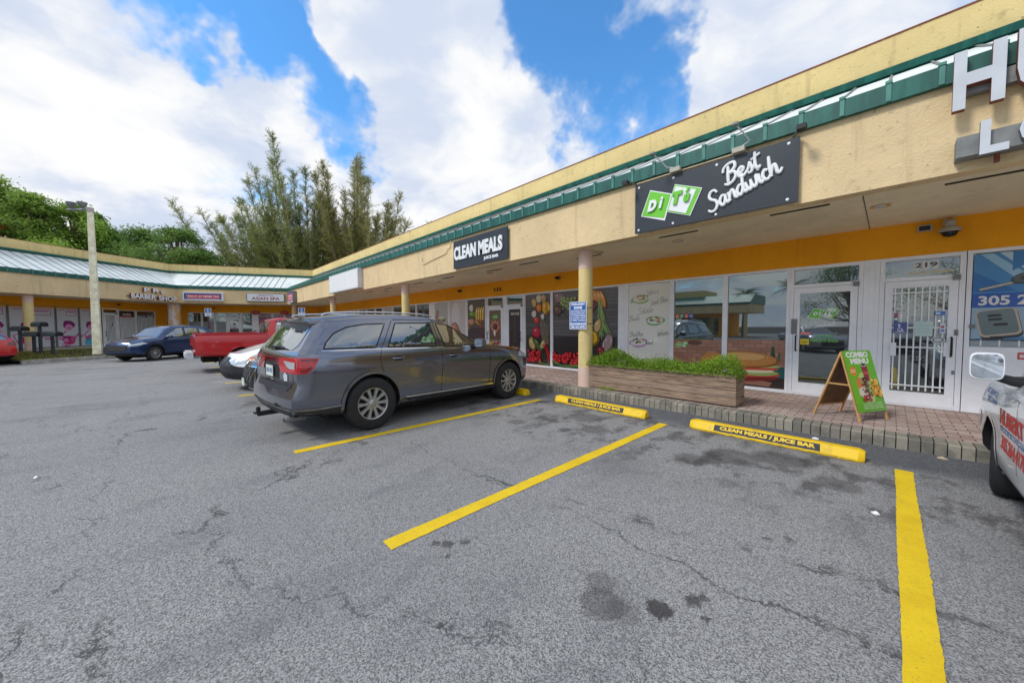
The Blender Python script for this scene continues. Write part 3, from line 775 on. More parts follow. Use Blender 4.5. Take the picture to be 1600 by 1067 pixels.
a.poly(rr(1.115, 1.50, .38, .42, .18, .06), (40, 50, 54), False); a.poly(rr(1.105, 1.525, .38, .40, .18, .06), (196, 178, 158), False); a.poly(rr(1.102, 1.535, .34, .36, .18, .05), (108, 126, 126), False)
for (x, z) in ((1.07, 1.63), (1.08, 1.575), (1.13, 1.50)): a.poly(rr(x, z, .13, .036, .1, .017), (28, 32, 34), False)
a.poly(rr(1.10, 1.30, .12, .05, .1, .015), (30, 36, 40), False)
a.done('poster', f)
mb = MB(TA); 
mb.box(.86, 2.40, FY-.004, FY+.02, 1.175, 1.275)
for k in range(9): MB(TA).box(.95+k*.17, .965+k*.17, FY-.010, FY-.0045, 1.175, 1.265).obj('glazing_bar', 'grille_white', f)
mb.obj('lower_glazing', 'door_glass', f)
a = Art(1.28, .98, 1.75, 1.10, FY-.008, TA)
for k in range(5): a.rect(.02+k*.2, .1, .02+k*.2+.16, .95, (206, 70, 72)); a.rect(.06+k*.2, .3, .02+k*.2+.12, .7, (236, 220, 214))
a.done('sticker', f)
# door 2: barred door with hours
f = door(TA, -.13, .79, label='white glazed door behind white security bars', handle='right')
bars(TA, f, .02, .62, .42, 2.14, 8, 0)
for z in (.50, .93+.2, 1.45, 2.02): MB(TA).box(.02, .62, FY-.055, FY-.037, z-.011, z+.011).obj('security_rail', 'grille_white', f)
a = Art(.02, .5, .62, 2.14, FY+.006, TA)
a.text('HOURS', .36, .865, .74, .915, (226, 222, 206), .02); a.text('Monday to Friday', .17, .81, .90, .85, (220, 216, 200), .01); a.text('9 A.M. - 6 P.M.', .25, .765, .88, .80, (220, 216, 200), .01)
a.text('Saturday', .37, .715, .78, .755, (220, 216, 200), .01); a.text('9 A.M. - 3 P.M.', .17, .67, .88, .705, (220, 216, 200), .01)
for q in ([(.12, .65), (.92, .65)], [(.92, .65), (.92, .93)], [(.92, .93), (.12, .93)], [(.12, .93), (.12, .65)]): a.line(q, .006, (196, 190, 170))
a.ell(.55, .17+.1, .12, .10, (84, 88, 92)); a.ell(.55, .27, .095, .078, (22, 24, 26)); a.text('KEYS', .42, .25, .68, .30, (140, 146, 150), .02)
a.done('sticker', f)
a = Art(.04, 1.18, .62, 1.78, FY-.060, TA)
a.rect(.02, .30, .28, .60, (72, 84, 150)); a.ell(.13, .52, .016, .016, (235, 235, 240), n=10); a.line([(.13, .49), (.13, .42), (.18, .42), (.21, .36)], .012, (235, 235, 240)); a.ell(.145, .40, .030, .030, (235, 235, 240), n=14); a.ell(.145, .405, .020, .020, (72, 84, 150), n=14)
for k in range(2): a.rect(.05, .315+k*.015, .25, .323+k*.015, (210, 212, 226))
a.rect(.43, .22, .76, .62, (190, 214, 208)); a.rect(.46, .5, .72, .51, (150, 170, 170)); a.rect(.46, .42, .70, .43, (150, 170, 170)); a.rect(.46, .34, .72, .35, (150, 170, 170))
a.rect(.02, .60, .10, .86, (30, 70, 120)); a.rect(.03, .76, .09, .84, (200, 60, 60)); a.rect(.03, .66, .09, .72, (230, 230, 230))
a.rect(.78, .78, .97, .88, (40, 110, 190)); a.rect(.80, .81, .88, .85, (235, 235, 240)); a.rect(.88, .30, .98, .58, (208, 214, 220)); a.rect(.90, .44, .96, .5, (180, 60, 70)); a.rect(.90, .35, .96, .4, (60, 110, 190))
a.ell(.12, .97, .05, .022, (206, 208, 206)); a.ell(.86, .13, .075, .05, (206, 210, 208)); a.ell(.86, .13, .06, .038, (60, 66, 70)); a.ell(.86, .13, .045, .026, (200, 204, 204))
a.done('sticker', f)
for b_ in ((.60, .70, FY-.045, FY-.02, 1.0, 1.22), (.02, .09, FY-.05, FY-.035, .98, 1.2)): MB(TA).box(*b_).obj('lock_plate', 'grille_white', f)
for b_ in ((.70, .74, FY-.03, FY-.012, 1.33, 1.42), (.69, .72, FY-.03, FY-.012, .72, .78), (.84, .90, FY-.03, FY-.012, 1.44, 1.50)): MB(TA).box(*b_).obj('latch', 'metal_grey', f)
a = Art(.0, 2.30, .7, 2.55, FY+.026, TA)
for k, u in enumerate((.36, .50, .64)):
    a.poly([(u, .92), (u+.1, .92), (u+.1, .45), (u+.05, .3), (u, .45)], (226, 222, 210)); 
a.text('219', .375, .5, .725, .82, (40, 42, 44), .03); a.rect(.28, .12, .98, .24, (206, 190, 150))
a.done('house_number', f)
# jamb panels
mb = MB(TA); mb.box(-.33, -.132, FY-.01, FY+.1, .15, 2.62); mb.box(-.255, -.25, FY-.016, FY-.01, .15, 2.62); mb.box(-.19, -.185, FY-.016, FY-.01, .15, 2.62); mb.obj('door_jamb', 'white_paint', plaza)
# door 1
f = door(TA, -1.36, -.332, label='white glazed door with green diamond logo', handle='left')
a = Art(-1.19, .42, -.50, 2.10, FY+.006, TA)
def ditu(a, cx, cz, s, raised=False):
    def q(pts): return [(cx+p[0]*s, cz+p[1]*s) for p in pts]
    a.poly(q([(-1.02, -.30), (-.62, .46), (.12, .30), (-.30, -.50)]), (214, 240, 190), False)
    a.poly(q([(-.96, -.28), (-.60, .40), (.06, .26), (-.32, -.44)]), (96, 196, 40), False)
    a.poly(q([(-.06, -.30), (.30, .50), (1.02, .34), (.62, -.46)]), (120, 206, 60), False)
    a.poly(q([(-.02, -.26), (.32, .44), (.86, .32), (.48, -.40)]), (226, 236, 226), False)
    for (t, x0, z0, x1, z1, c) in (('D', -.66, -.16, -.38, .14, (240, 244, 238)), ('i', -.30, -.16, -.20, .18, (240, 244, 238)), ('T', .12, -.14, .40, .16, (64, 160, 34)), ('u', .46, -.12, .70, .10, (64, 160, 34))):
        y = a.y-a.k*.00012; a.k += 1
        vs, fs = text_box(t, cx+x0*s, cz+z0*s, cx+x1*s, cz+z1*s, .05, .2)
        a.mb.col = lin(c); a.mb.add([(p[0], y, p[1]) for p in vs], fs)
    a.line(q([(.60, .16), (.68, .26)]), .05*s, (64, 160, 34), False)
ditu(a, -.86, 1.72, .22)
for st in script('Best Sandwich', -1.17, 1.42, .048, .16): a.line(st, .010, (226, 232, 232), False)
a.text('HOURS', .36, .515, .66, .535, (120, 210, 60), .02); a.text('786-353-2426', .22, .455, .80, .482, (120, 210, 60), .02)
for q in ([(.25, .49), (.75, .49)], [(.75, .49), (.75, .55)], [(.25, .49), (.25, .55)]): a.line(q, .004, (90, 180, 80))
for k in range(2): a.rect(.30, .495+k*.012, .70, .501+k*.012, (70, 150, 80))
a.rect(.0, .535, .24, .565, (206, 44, 40)); a.rect(.02, .545, .22, .555, (240, 200, 190)); a.rect(.04, .49, .18, .53, (40, 70, 90)); a.rect(.01, .42, .20, .485, (232, 206, 30)); a.rect(.04, .45, .17, .455, (90, 80, 30)); a.rect(.04, .44, .15, .445, (90, 80, 30))
a.done('sticker', f)
mb = MB(TA); mb.box(-1.325, -1.235, FY-.04, FY-.02, 1.33, 1.62); mb.obj('lock_plate', 'metal_grey', f)
# big reflecting windows with sandwich poster along the foot
f = window(TA, -2.50, -1.362, label='large mirror-like window with a sandwich picture along its foot')
a = Art(-2.45, .21, -1.412, 1.20, AY, TA)
def brickwall(a, u0, u1, v0, v1):
    a.rect(u0, v0, u1, v1, (150, 108, 88)); r = random.Random(7)
    nr = 7
    for j in range(nr):
        va = v0+(v1-v0)*j/nr; vb = va+(v1-v0)/nr*.86; x = u0-(j % 2)*.1
        while x < u1:
            g = r.uniform(-14, 14); a.rect(max(u0, x+.008), va, min(u1, x+.19), vb, (176+g, 128+g, 106+g)); x += .2
brickwall(a, 0, 1, .42, 1)
a.rect(0, .2, 1, .45, (36, 92, 92)); a.rect(0, .0, 1, .22, (52, 42, 40)); a.poly([(0, .05), (.75, .03), (.8, .12), (0, .22)], (150, 104, 86))
a.ell(.80, .62, .045, .17, (46, 78, 52)); a.ell(.80, .80, .03, .07, (50, 84, 56)); a.ell(.9, .66, .02, .10, (70, 100, 80))
def sandwich(a, cu, cz, s, side):
    a.ell(cu, cz+.00, .50*s, .10*s, (120, 44, 40), wob=.05, seed=3); a.ell(cu, cz+.05*s, .53*s, .07*s, (196, 70, 70), wob=.07, seed=4)
    a.ell(cu, cz+.09*s, .55*s, .075*s, (150, 176, 96), wob=.10, seed=5); a.ell(cu, cz+.125*s, .50*s, .06*s, (226, 220, 180), wob=.08, seed=6)
    a.ell(cu, cz+.16*s, .52*s, .05*s, (210, 86, 70), wob=.06, seed=7); a.ell(cu, cz+.20*s, .52*s, .05*s, (180, 196, 110), wob=.08, seed=8)
    a.ell(cu, cz+.30*s, .54*s, .155*s, (150, 92, 44), wob=.02, seed=9); a.ell(cu, cz+.315*s, .51*s, .135*s, (206, 142, 76), wob=.02, seed=9); a.ell(cu-.02, cz+.36*s, .36*s, .065*s, (230, 180, 112), wob=.03, seed=2)
    r = random.Random(2)
    for _ in range(60):
        t = r.uniform(0, 6.28); q = math.sqrt(r.random())
        a.ell(cu+.44*s*q*math.cos(t)/(a.b[2]-a.b[0]), cz+s*(.33+.09*q*math.sin(t)), .008, .005, (244, 222, 170), t, n=6)
sandwich(a, .30, .22, 1.15, 1)
for z in (.12, .62): pass
a.done(G, f)
f = window(TA, -3.66, -2.50, label='mirror-like window beside the sandwich picture, small lettering')
a = Art(-3.61, .21, -2.55, 1.20, AY, TA)
a.rect(0, .0, 1, .5, (60, 84, 60)); brickwall(a, 0, 1, .42, .98); a.ell(.45, .9, .16, .06, (110, 70, 60)); a.rect(0, .98, .7, 1, (60, 130, 50))
ditu(a, -3.42, .93+.12, .15)
a.ell(.82, .50, .24, .20, (206, 142, 76), wob=.03); a.ell(.82, .38, .24, .08, (196, 80, 70), wob=.05)
a.done(G, f)
a = Art(-3.61, 1.2, -2.55, 2.55, AY, TA)
for k, (t, c) in enumerate((('O', (196, 110, 60)), ('P', (70, 150, 80)), ('E', (206, 60, 60)), ('N', (50, 100, 190)))):
    a.ell(.07+k*.10, .39, .052, .055, c, n=14); a.text(t, .05+k*.10, .37, .09+k*.10, .41, (230, 232, 230), .02)
for st in script('Welcome'.replace('W', 'W'), -3.58, 1.58, .055, .03): a.line(st, .010, (228, 232, 232), False)
a.done('sticker', f)
# white menu panel
f = window(TA, -4.86, -3.66, label='window covered by a cream sheet with drawn dishes')
a = Art(-4.81, .21, -3.71, 2.56, AY, TA)
a.rect(0, 0, 1, 1, (240, 238, 226))
for (w, x, z, s, an) in [('Wings', -4.30, 2.28, .085, .1), ('Salads', -4.55, 1.78, .09, .18), ('Bowls', -4.80, 1.62, .075, .1), ('Healthy', -4.78, 1.20, .07, .1), ('Wraps', -4.02, 1.24, .08, .12), ('Fruit', -4.40, 1.0, .07, .1), ('Iced Tea', -4.18, 2.02, .07, .2), ('Bread', -4.75, 2.1, .05, .1)]:
    for st in script(w.replace('g', 'c').replace('r', 'n').replace('I', 'l').replace('T', 'B').replace('H', 'B').replace('F', 'B').replace('p', 'n').replace('u', 'n').replace('y', 'n'), x, z, s, an, .2): a.line(st, .007, (96, 100, 92), False)
for k, (u, v, c1, c2) in enumerate([(.30, .84, (150, 190, 90), (206, 160, 90)), (.66, .60, (110, 180, 80), (190, 60, 56)), (.26, .36, (200, 130, 196), (60, 76, 150))]):
    a.ell(u, v, .24, .11, c1, .05, wob=.08, seed=k); a.ell(u, v+.004, .205, .088, (232, 232, 220), .05); r = random.Random(k)
    for q in range(16): a.ell(u+r.uniform(-.13, .13), v+r.uniform(-.008, .045), r.uniform(.022, .040), .023, [c2, (220, 180, 110), (120, 70, 50), (120, 170, 60)][q % 4], n=8)
a.done(G, f)
mb = MB(TA); mb.box(-5.05, -4.862, FY-.01, FY+.1, .15, 2.62); mb.box(-4.96, -4.955, FY-.016, FY-.01, .15, 2.62); mb.obj('door_jamb', 'white_paint', plaza)
# vegetable mural over three panes
def mural(x0, x1, seed, label, items):
    f = window(TA, x0, x1, label=label)
    a = Art(x0+.05, .21, x1-.05, 2.56, AY, TA); r = random.Random(seed)
    a.rect(0, 0, 1, 1, (56, 50, 50))
    for k in range(14):
        g = r.uniform(-10, 14); a.rect(0, .42+k*.0425, 1, .42+k*.0425+.038, (92+g, 88+g, 86+g))
        for _ in range(3):
            u = r.random()*.8; a.rect(u, .43+k*.0425, u+.2, .434+k*.0425, (66, 62, 62))
    for k in range(130): a.ell(r.random(), r.uniform(.0, .42), .006, .006, [(110, 74, 70), (36, 34, 38), (130, 110, 90)][k % 3], n=5)
    items(a, r); a.done(G, f)
Yl, Rd, Gn, Or, Cr, Br, Pu, Be = (238, 184, 20), (206, 24, 34), (70, 110, 40), (232, 120, 24), (222, 206, 170), (150, 104, 60), (110, 34, 60), (214, 176, 108)
def cherries(a, r, u0, u1, v0, v1, n):
    for k in range(n): a.fruit(r.uniform(u0, u1), r.uniform(v0, v1), r.uniform(.04, .058), (200+r.randint(-20, 20), 22, 36))
def v1(a, r):
    a.fruit(.36, .88, .10, Be, .14, .3, 1); a.fruit(.55, .93, .11, Cr, .13, 0, 2); a.fruit(.74, .93, .10, (196, 160, 90), .13, .3, 3)
    a.fruit(.36, .72, .10, (224, 214, 200), .11); a.fruit(.56, .80, .11, Or, .12); a.fruit(.84, .80, .16, Yl, .19, .1, 4, .08); a.fruit(.84, .80, .05, (206, 140, 10), .15, .1)
    a.fruit(.46, .63, .11, (214, 60, 30), .10); a.fruit(.70, .68, .07, (228, 220, 206), .09); a.fruit(.46, .46, .16, (206, 26, 62), .17, 0, 5, .07); a.ell(.46, .49, .05, .02, (90, 120, 40))
    for k in range(16): a.line([(.62+k*.018, .70-k*.01), (.60+k*.02, .5), (.74+k*.012, .30)], .008, [(206, 196, 170), (150, 60, 80), (110, 140, 60)][k % 3])
    a.fruit(.28, .30, .12, Be, .20, .4, 6); a.fruit(.48, .29, .09, (90, 110, 50), .22, .7, 7); a.fruit(.70, .28, .08, (206, 190, 120), .16, -.4, 8)
    for k in range(26): a.line([(.60+r.uniform(-.1, .2), .25), (.66+r.uniform(-.2, .25), .10)], .012, [(30, 30, 34), (60, 70, 50)][k % 2])
    a.line([(.70, .30), (.84, .22), (.97, .04)], .045, (196, 18, 28)); a.line([(.80, .32), (.93, .18), (.99, .10)], .035, (220, 30, 36))
    cherries(a, r, .12, .62, .03, .20, 30); a.line([(.55, .05), (.8, .02), (.98, .03)], .05, (80, 120, 50))
def v2(a, r):
    a.fruit(.2, .93, .17, (120, 60, 70), .16, .3, 1, .08)
    for k in range(9): a.line([(.05+k*.04, .98), (.12+k*.035, .86)], .012, (206, 190, 190))
    for k in range(34): a.fruit(.30+r.uniform(0, .5), .83+r.uniform(-.06, .09), .05, (150, 170, 90), .05)
    a.fruit(.18, .76, .15, (96, 60, 50), .14, 0, 3, .1); 
    for k in range(20): a.ell(.18+r.uniform(-.1, .1), .76+r.uniform(-.04, .04), .02, .014, (130, 96, 70), r.random()*3, n=6)
    for st in script('Clean', x=a.b[0]+.3, z=1.55, xh=.07, ang=0): a.line(st, .006, (110, 104, 100), False)
    cherries(a, r, .0, 1., .06, .20, 60)
    a.line([(.0, .08), (.35, .02), (.9, .04)], .07, (78, 116, 52)); a.line([(.0, .05), (.5, .01)], .03, (50, 84, 40))
def v3(a, r):
    for k in range(4): a.fruit(.22+k*.10+.02, .90-.01*k, .07, (236, 150, 30), .24, .35, k)
    a.fruit(.1, .93, .12, Rd, .12); a.fruit(.22, .80, .16, (120, 50, 60), .14, .2, 3, .1); a.fruit(.08, .70, .1, (200, 50, 60), .1)
    for k in range(40): a.line([(.40+r.uniform(-.03, .1), .86), (.46+r.uniform(-.1, .15), .66), (.62+r.uniform(-.2, .25), .38+r.uniform(0, .1))], .013, [(136, 170, 90), (96, 130, 60), (166, 190, 120)][k % 3])
    a.fruit(.16, .57, .16, (54, 84, 50), .12, .2, 4); a.fruit(.40, .55, .10, Be, .18, -.3, 5); a.fruit(.06, .66, .08, (206, 60, 40), .07)
    a.fruit(.20, .39, .24, Yl, .17, .1, 6, .09); a.fruit(.20, .39, .07, (214, 150, 10), .13); a.ell(.07, .42, .05, .06, (90, 120, 50))
    a.fruit(.70, .34, .13, (206, 186, 176), .24, -.35, 7)
    for k in range(6): a.line([(.62+k*.03, .46), (.60+k*.035, .24)], .016, (110, 44, 84))
    a.fruit(.5, .25, .1, (150, 34, 50), .1); cherries(a, r, .0, .4, .03, .16, 22); a.fruit(.7, .1, .12, (90, 120, 50), .1)
mural(-6.22, -5.05, 3, 'window printed with yellow pepper and spring onions', v3)
mural(-7.46, -6.22, 2, 'window printed with artichoke and cherries on dark board', v2)
mural(-8.68, -7.46, 1, 'window printed with potatoes, peppers and cherries', v1)
# two meal-shop doors
f = door(TA, -9.62, -8.70, label='white door with a black menu sheet', handle='right')
a = Art(-9.46, .4, -8.86, 2.10, FY+.006, TA); r = random.Random(4)
a.rect(0, 0, 1, 1, (58, 54, 54)); a.text('MEAL PLANS', .16, .88, .86, .94, (226, 222, 206), .03)
for k in range(9): w = r.uniform(.12, .4); a.squiggle(.5-w/2, .80-k*.06, w, .022, (136, 128, 122), k, .006)
for k in range(40): a.ell(r.random(), r.uniform(.02, .22), .035, .022, [(206, 150, 80), (180, 80, 50), (226, 190, 120), (120, 80, 50)][k % 4], r.random()*3, n=8)
a.done('door_graphic', f)
mb = MB(TA); mb.box(-9.72, -9.62, FY-.01, FY+.1, .15, 2.62); mb.obj('door_jamb', 'white_paint', plaza)
f = door(TA, -10.72, -9.72, label='white door printed with salad ingredients and a green dot', handle='left')
a = Art(-10.55, .4, -9.89, 2.10, FY+.006, TA)
a.rect(0, 0, 1, 1, (110, 84, 70)); a.rect(0, .6, 1, 1, (128, 104, 88)); a.rect(0, 0, 1, .35, (150, 140, 128)); a.ell(.5, .86, .15, .085, (90, 190, 50)); a.rect(.32, .85, .68, .87, (200, 236, 180))
for k in range(9): a.fruit(.5+.30*math.cos(k*.75), .64+.10*math.sin(k*.75), .08, (206, 130, 100), .06, k, k)
a.fruit(.5, .63, .10, (90, 40, 40), .09); a.fruit(.45, .50, .06, (236, 226, 214), .12); a.fruit(.13, .16, .10, (240, 196, 20), .26); a.fruit(.85, .2, .1, (206, 214, 200), .14)
for k in range(24): a.fruit(r.uniform(.25, .8), r.uniform(.02, .30), .05, [(206, 40, 36), (226, 200, 150), (150, 50, 60)][k % 3], .04)
a.done('door_graphic', f)
# food picture windows
def foodwin(x0, x1, label, bgc, fn):
    f = window(TA, x0, x1, label=label); a = Art(x0+.05, .21, x1-.05, 2.56, AY, TA); a.rect(0, 0, 1, 1, bgc); fn(a, random.Random(int(-x0*7))); a.done(G, f)
def taco(a, r):
    a.rect(0, 0, 1, .52, (70, 54, 50)); a.rect(0, .52, 1, 1, (96, 84, 74)); a.fruit(.2, .86, .12, (226, 230, 220), .14); a.fruit(.25, .75, .2, (120, 170, 60), .1)
    for k in range(4): a.fruit(.52+k*.12, .76, .09, (232, 196, 90), .26, -.12, k); a.fruit(.56+k*.12, .78, .03, (120, 60, 40), .2, -.12)
    for k in range(14): a.fruit(r.random(), r.uniform(.52, .64), .06, [(206, 60, 40), (226, 150, 60), (120, 160, 50)][k % 3])
    a.fruit(.2, .62, .2, (206, 150, 110), .12)
def bowl(a, r):
    a.rect(0, .3, 1, .6, (150, 160, 150)); a.ell(.45, .62, .36, .30, (232, 226, 214)); a.rect(0, 0, 1, .3, (120, 100, 90))
    for k in range(30): a.fruit(.45+r.uniform(-.3, .3), .62+r.uniform(-.10, .08), .07, [(206, 50, 50), (226, 200, 140), (130, 170, 60), (230, 150, 100)][k % 4], .05, r.random())
    a.fruit(.1, .76, .09, (206, 150, 130), .22, -.5)
def hands(a, r):
    a.rect(0, .3, 1, 1, (214, 206, 200)); a.ell(.35, .75, .30, .55, (232, 230, 228)); a.fruit(.3, .5, .22, (212, 140, 116), .26, .3, 3); a.fruit(.5, .42, .14, (206, 120, 96), .2, .1)
    a.rect(0, 0, 1, .3, (104, 80, 70)); a.ell(.6, .36, .3, .08, (226, 220, 206))
foodwin(-12.0, -10.76, 'window printed with tacos on a dark table', (90, 76, 66), taco)
foodwin(-13.3, -12.02, 'window printed with a cook in white', (190, 182, 176), hands)
foodwin(-14.5, -13.32, 'window printed with a salad bowl', (196, 196, 190), bowl)
mb = MB(TA); mb.box(-14.9, -14.5, FY-.012, FY+.1, .15, 2.62); mb.obj('door_jamb', 'white_paint', plaza)
x = -14.9; k = 0
while x > -30.6:
    w = 1.28 if k % 5 != 4 else 1.0
    f = window(TA, x-w, x, label=None)
    if k % 4 == 3:
        a = Art(x-w+.05, 1.9, x-.05, 2.56, AY, TA); a.rect(0, 0, 1, 1, [(206, 206, 196), (190, 200, 60), (120, 160, 60)][k % 3]); a.rect(.1, .3, .9, .7, (90, 110, 60)); a.done(G, f)
    x -= w+.02; k += 1
# --- wing B storefront
xs = [-.50, .28, .43, 1.13, 1.88]
for i, (a0, b0) in enumerate([(-.50, .32), (.34, 1.12), (1.14, 1.86)]):
    f = window(TB, a0, b0, .15, 2.62); a = Art(a0+.06, 2.36, b0-.06, 2.46, AY, TB); a.text(['PAYROLL', 'ACCOUNTING', 'TAXES'][i], .05, .2, .9, .9, (196, 204, 206), .02)
    a.done('lettering', f)
    if i < 2: pass
    mb = MB(TB); mb.box(a0+.06, b0-.06, FY+.0265, FY+.028, .2, 1.95); mb.obj('blind', 'blind', f) if 'blind' in M else None
f = door(TB, 1.88, 2.78, label='white office door with a small emblem', handle='left')
a = Art(2.0, .4, 2.66, 2.1, FY+.006, TB); a.ell(.5, .78, .12, .12, (206, 196, 200)); a.ell(.5, .80, .09, .05, (50, 60, 90)); a.rect(.38, .60, .62, .66, (180, 80, 90)); a.done('sticker', f)
f = window(TB, 2.80, 3.52, .15, 2.62); a = Art(2.86, 2.36, 3.46, 2.46, AY, TB); a.text('TAX PREP', .05, .2, .9, .9, (196, 204, 206), .02); a.done('lettering', f)
mb = MB(TB); mb.box(3.52, 3.86, FY-.012, FY+.1, .15, 2.62); mb.obj('door_jamb', 'white_paint', plaza)
for i, (a0, b0) in enumerate([(3.86, 4.84), (4.86, 5.66), (5.68, 6.6), (6.62, 7.4)]):
    f = window(TB, a0, b0, .15, 2.62, label='window printed in magenta and cream'); a = Art(a0+.05, .21, b0-.05, 2.56, AY, TB)
    a.rect(0, 0, 1, 1, (150, 84, 116)); a.rect(0, .9, 1, .985, (196, 176, 180)); a.text('SPA MASSAGE' if i else 'ASIAN SPA', .06, .91, .94, .97, (120, 60, 90), .02)
    a.ell(.35, .55, .3, .42, (206, 190, 176), wob=.1, seed=i); a.ell(.4, .6, .14, .2, (120, 70, 96)); a.line([(0, .8), (.4, .86), (1, .7)], .06, (110, 40, 80)); a.line([(0, .3), (.5, .22), (1, .35)], .05, (90, 40, 90))
    a.done(G, f)
# --- wing C storefront
def girl(a, u, v, s, c=(190, 40, 140)):
    a.ell(u, v-.20*s, .22*s, .20*s, c, wob=.08, seed=2); a.ell(u, v+.10*s, .20*s, .19*s, (140, 20, 110), wob=.07, seed=3); a.ell(u, v+.05*s, .13*s, .14*s, (226, 150, 196)); a.ell(u-.02, v+.03*s, .02*s, .015*s, (110, 20, 90), n=8); a.ell(u+.03, v+.03*s, .02*s, .015*s, (110, 20, 90), n=8)
    a.line([(u-.15*s, v-.3*s), (u-.25*s, v-.1*s), (u-.1*s, v-.02*s)], .05*s, (214, 90, 170))
spec = [(-14.2, -12.6), (-12.58, -11.), (-10.98, -9.2), (-9.18, -7.7), (-7.68, -6.2), (-6.18, -4.42), (-4.40, -3.42), (-3.40, -2.34)]
for i, (a0, b0) in enumerate(spec):
    f = window(TC, a0, b0, .42, 2.74, w=.03, label='shop window covered in white film with magenta figures', framemat='metal_grey'); a = Art(a0+.03, .46, b0-.03, 2.71, AY, TC); r = random.Random(i+20)
    a.rect(0, 0, 1, 1, (214, 216, 222))
    H = [(.30, .62, 1.5), (.75, .42, 1.2)] if i % 2 == 0 else [(.35, .40, 1.1)]
    if i == 6: H = [(.55, .42, 1.3), (.4, .12, .8)]
    if i == 7: H = [(.5, .42, 1.2)]
    for (u, v, s) in H: girl(a, u, v, s, (196, 40, 130) if r.random() < .5 else (206, 60, 120))
    for q in ([(.45, .78), (.92, .78)], [(.92, .78), (.92, .94)], [(.92, .94), (.45, .94)], [(.45, .94), (.45, .78)]): a.line(q, .03, (186, 90, 160))
    a.rect(.5, .86, .88, .90, (196, 130, 190)); a.squiggle(.1, .9, .3, .04, (150, 80, 160), i, .02)
    if i == 7: a.rect(.2, .02, .9, .14, (90, 190, 214)); a.poly([(.2, .14), (.7, .3), (.9, .14)], (70, 160, 196))
    for _ in range(7): a.ell(r.random(), r.uniform(.05, .3), .10, .05, (206, 110, 170), r.random()*3, wob=.2, seed=_)
    a.done(G, f)
f = door(TC, -2.32, -1.52, .42, 2.74, 2.4, label='barred barber shop door with dark transom', glass='door_glass')
bars(TC, f, -2.2, -1.64, .6, 2.35, 9, 0, .014); a = Art(-2.2, .6, -1.64, 2.35, FY-.06, TC); a.rect(.45, .55, .75, .72, (220, 222, 226)); a.poly([(.5, .57), (.6, .57), (.72, .70), (.62, .70)], (40, 44, 50)); a.rect(0, .82, .4, .92, (214, 216, 214)); a.done('sticker', f)
for j, (a0, b0) in enumerate([(-1.50, -.52), (-.50, .66)]):
    f = window(TC, a0, b0, .42, 2.66, label='barred barber shop window', glass='door_glass'); bars(TC, f, a0+.06, b0-.06, .6, 2.2, 13, 0, .016)
    a = Art(a0+.06, .6, b0-.06, 2.58, AY, TC)
    if j == 0:
        a.rect(.0, .76, .8, .84, (206, 44, 40)); a.text('BARBER', .25, .86, .8, .93, (226, 228, 226), .03); r = random.Random(9)
        for k in range(26): a.ell(r.random(), r.uniform(.0, .72), .07, .06, [(40, 110, 180), (196, 60, 60), (60, 160, 90), (30, 40, 60), (220, 180, 60)][k % 5], r.random(), n=7)
    else:
        a.text('HAIRCUTS', .02, .80, .5, .87, (226, 228, 226), .03); a.text('SHAVE', .62, .78, .95, .9, (226, 228, 226), .03)
    a.done('lettering', f)

# ------------------------------------------------------------ signs and small things on the plaza
def raised_text(s, x0, z0, x1, z1, y, depth, T, name, mats, parent, bold=.0, shear=0.):
    vs, fs = text_box(s, x0, z0, x1, z1, bold, shear)
    bm = bmesh.new(); V = [bm.verts.new((v[0], y, v[1])) for v in vs]
    for f in fs:
        try: bm.faces.new([V[i] for i in f])
        except ValueError: pass
    bmesh.ops.remove_doubles(bm, verts=bm.verts, dist=1e-5)
    front = list(bm.faces)
    r = bmesh.ops.extrude_face_region(bm, geom=front)
    ev = [g for g in r['geom'] if isinstance(g, bmesh.types.BMVert)]
    for v in ev: v.co.y += depth
    for f in bm.faces:
        f.material_index = 0
        if abs(f.normal.y) < .5: f.material_index = 1 if len(mats) > 1 else 0
    bmesh.ops.recalc_face_normals(bm, faces=bm.faces)
    for f in bm.faces: f.material_index = 1 if (len(mats) > 1 and abs(f.normal.y) < .5) else 0
    if T is not None: bm.transform(T)
    me = bpy.data.meshes.new(name); bm.to_mesh(me); bm.free()
    for m in mats: me.materials.append(M[m])
    return link(bpy.data.objects.new(name, me), parent)
def at(T, x, y, z): return tuple(T @ Vector((x, y, z)))
def adopt(root):      # children were built in world space: keep them in place under a root placed at the thing's base
    inv = Matrix.LocRotScale(root.location, root.rotation_euler, root.scale).inverted()
    for c in bpy.data.objects:
        if c.parent == root: c.matrix_parent_inverse = inv
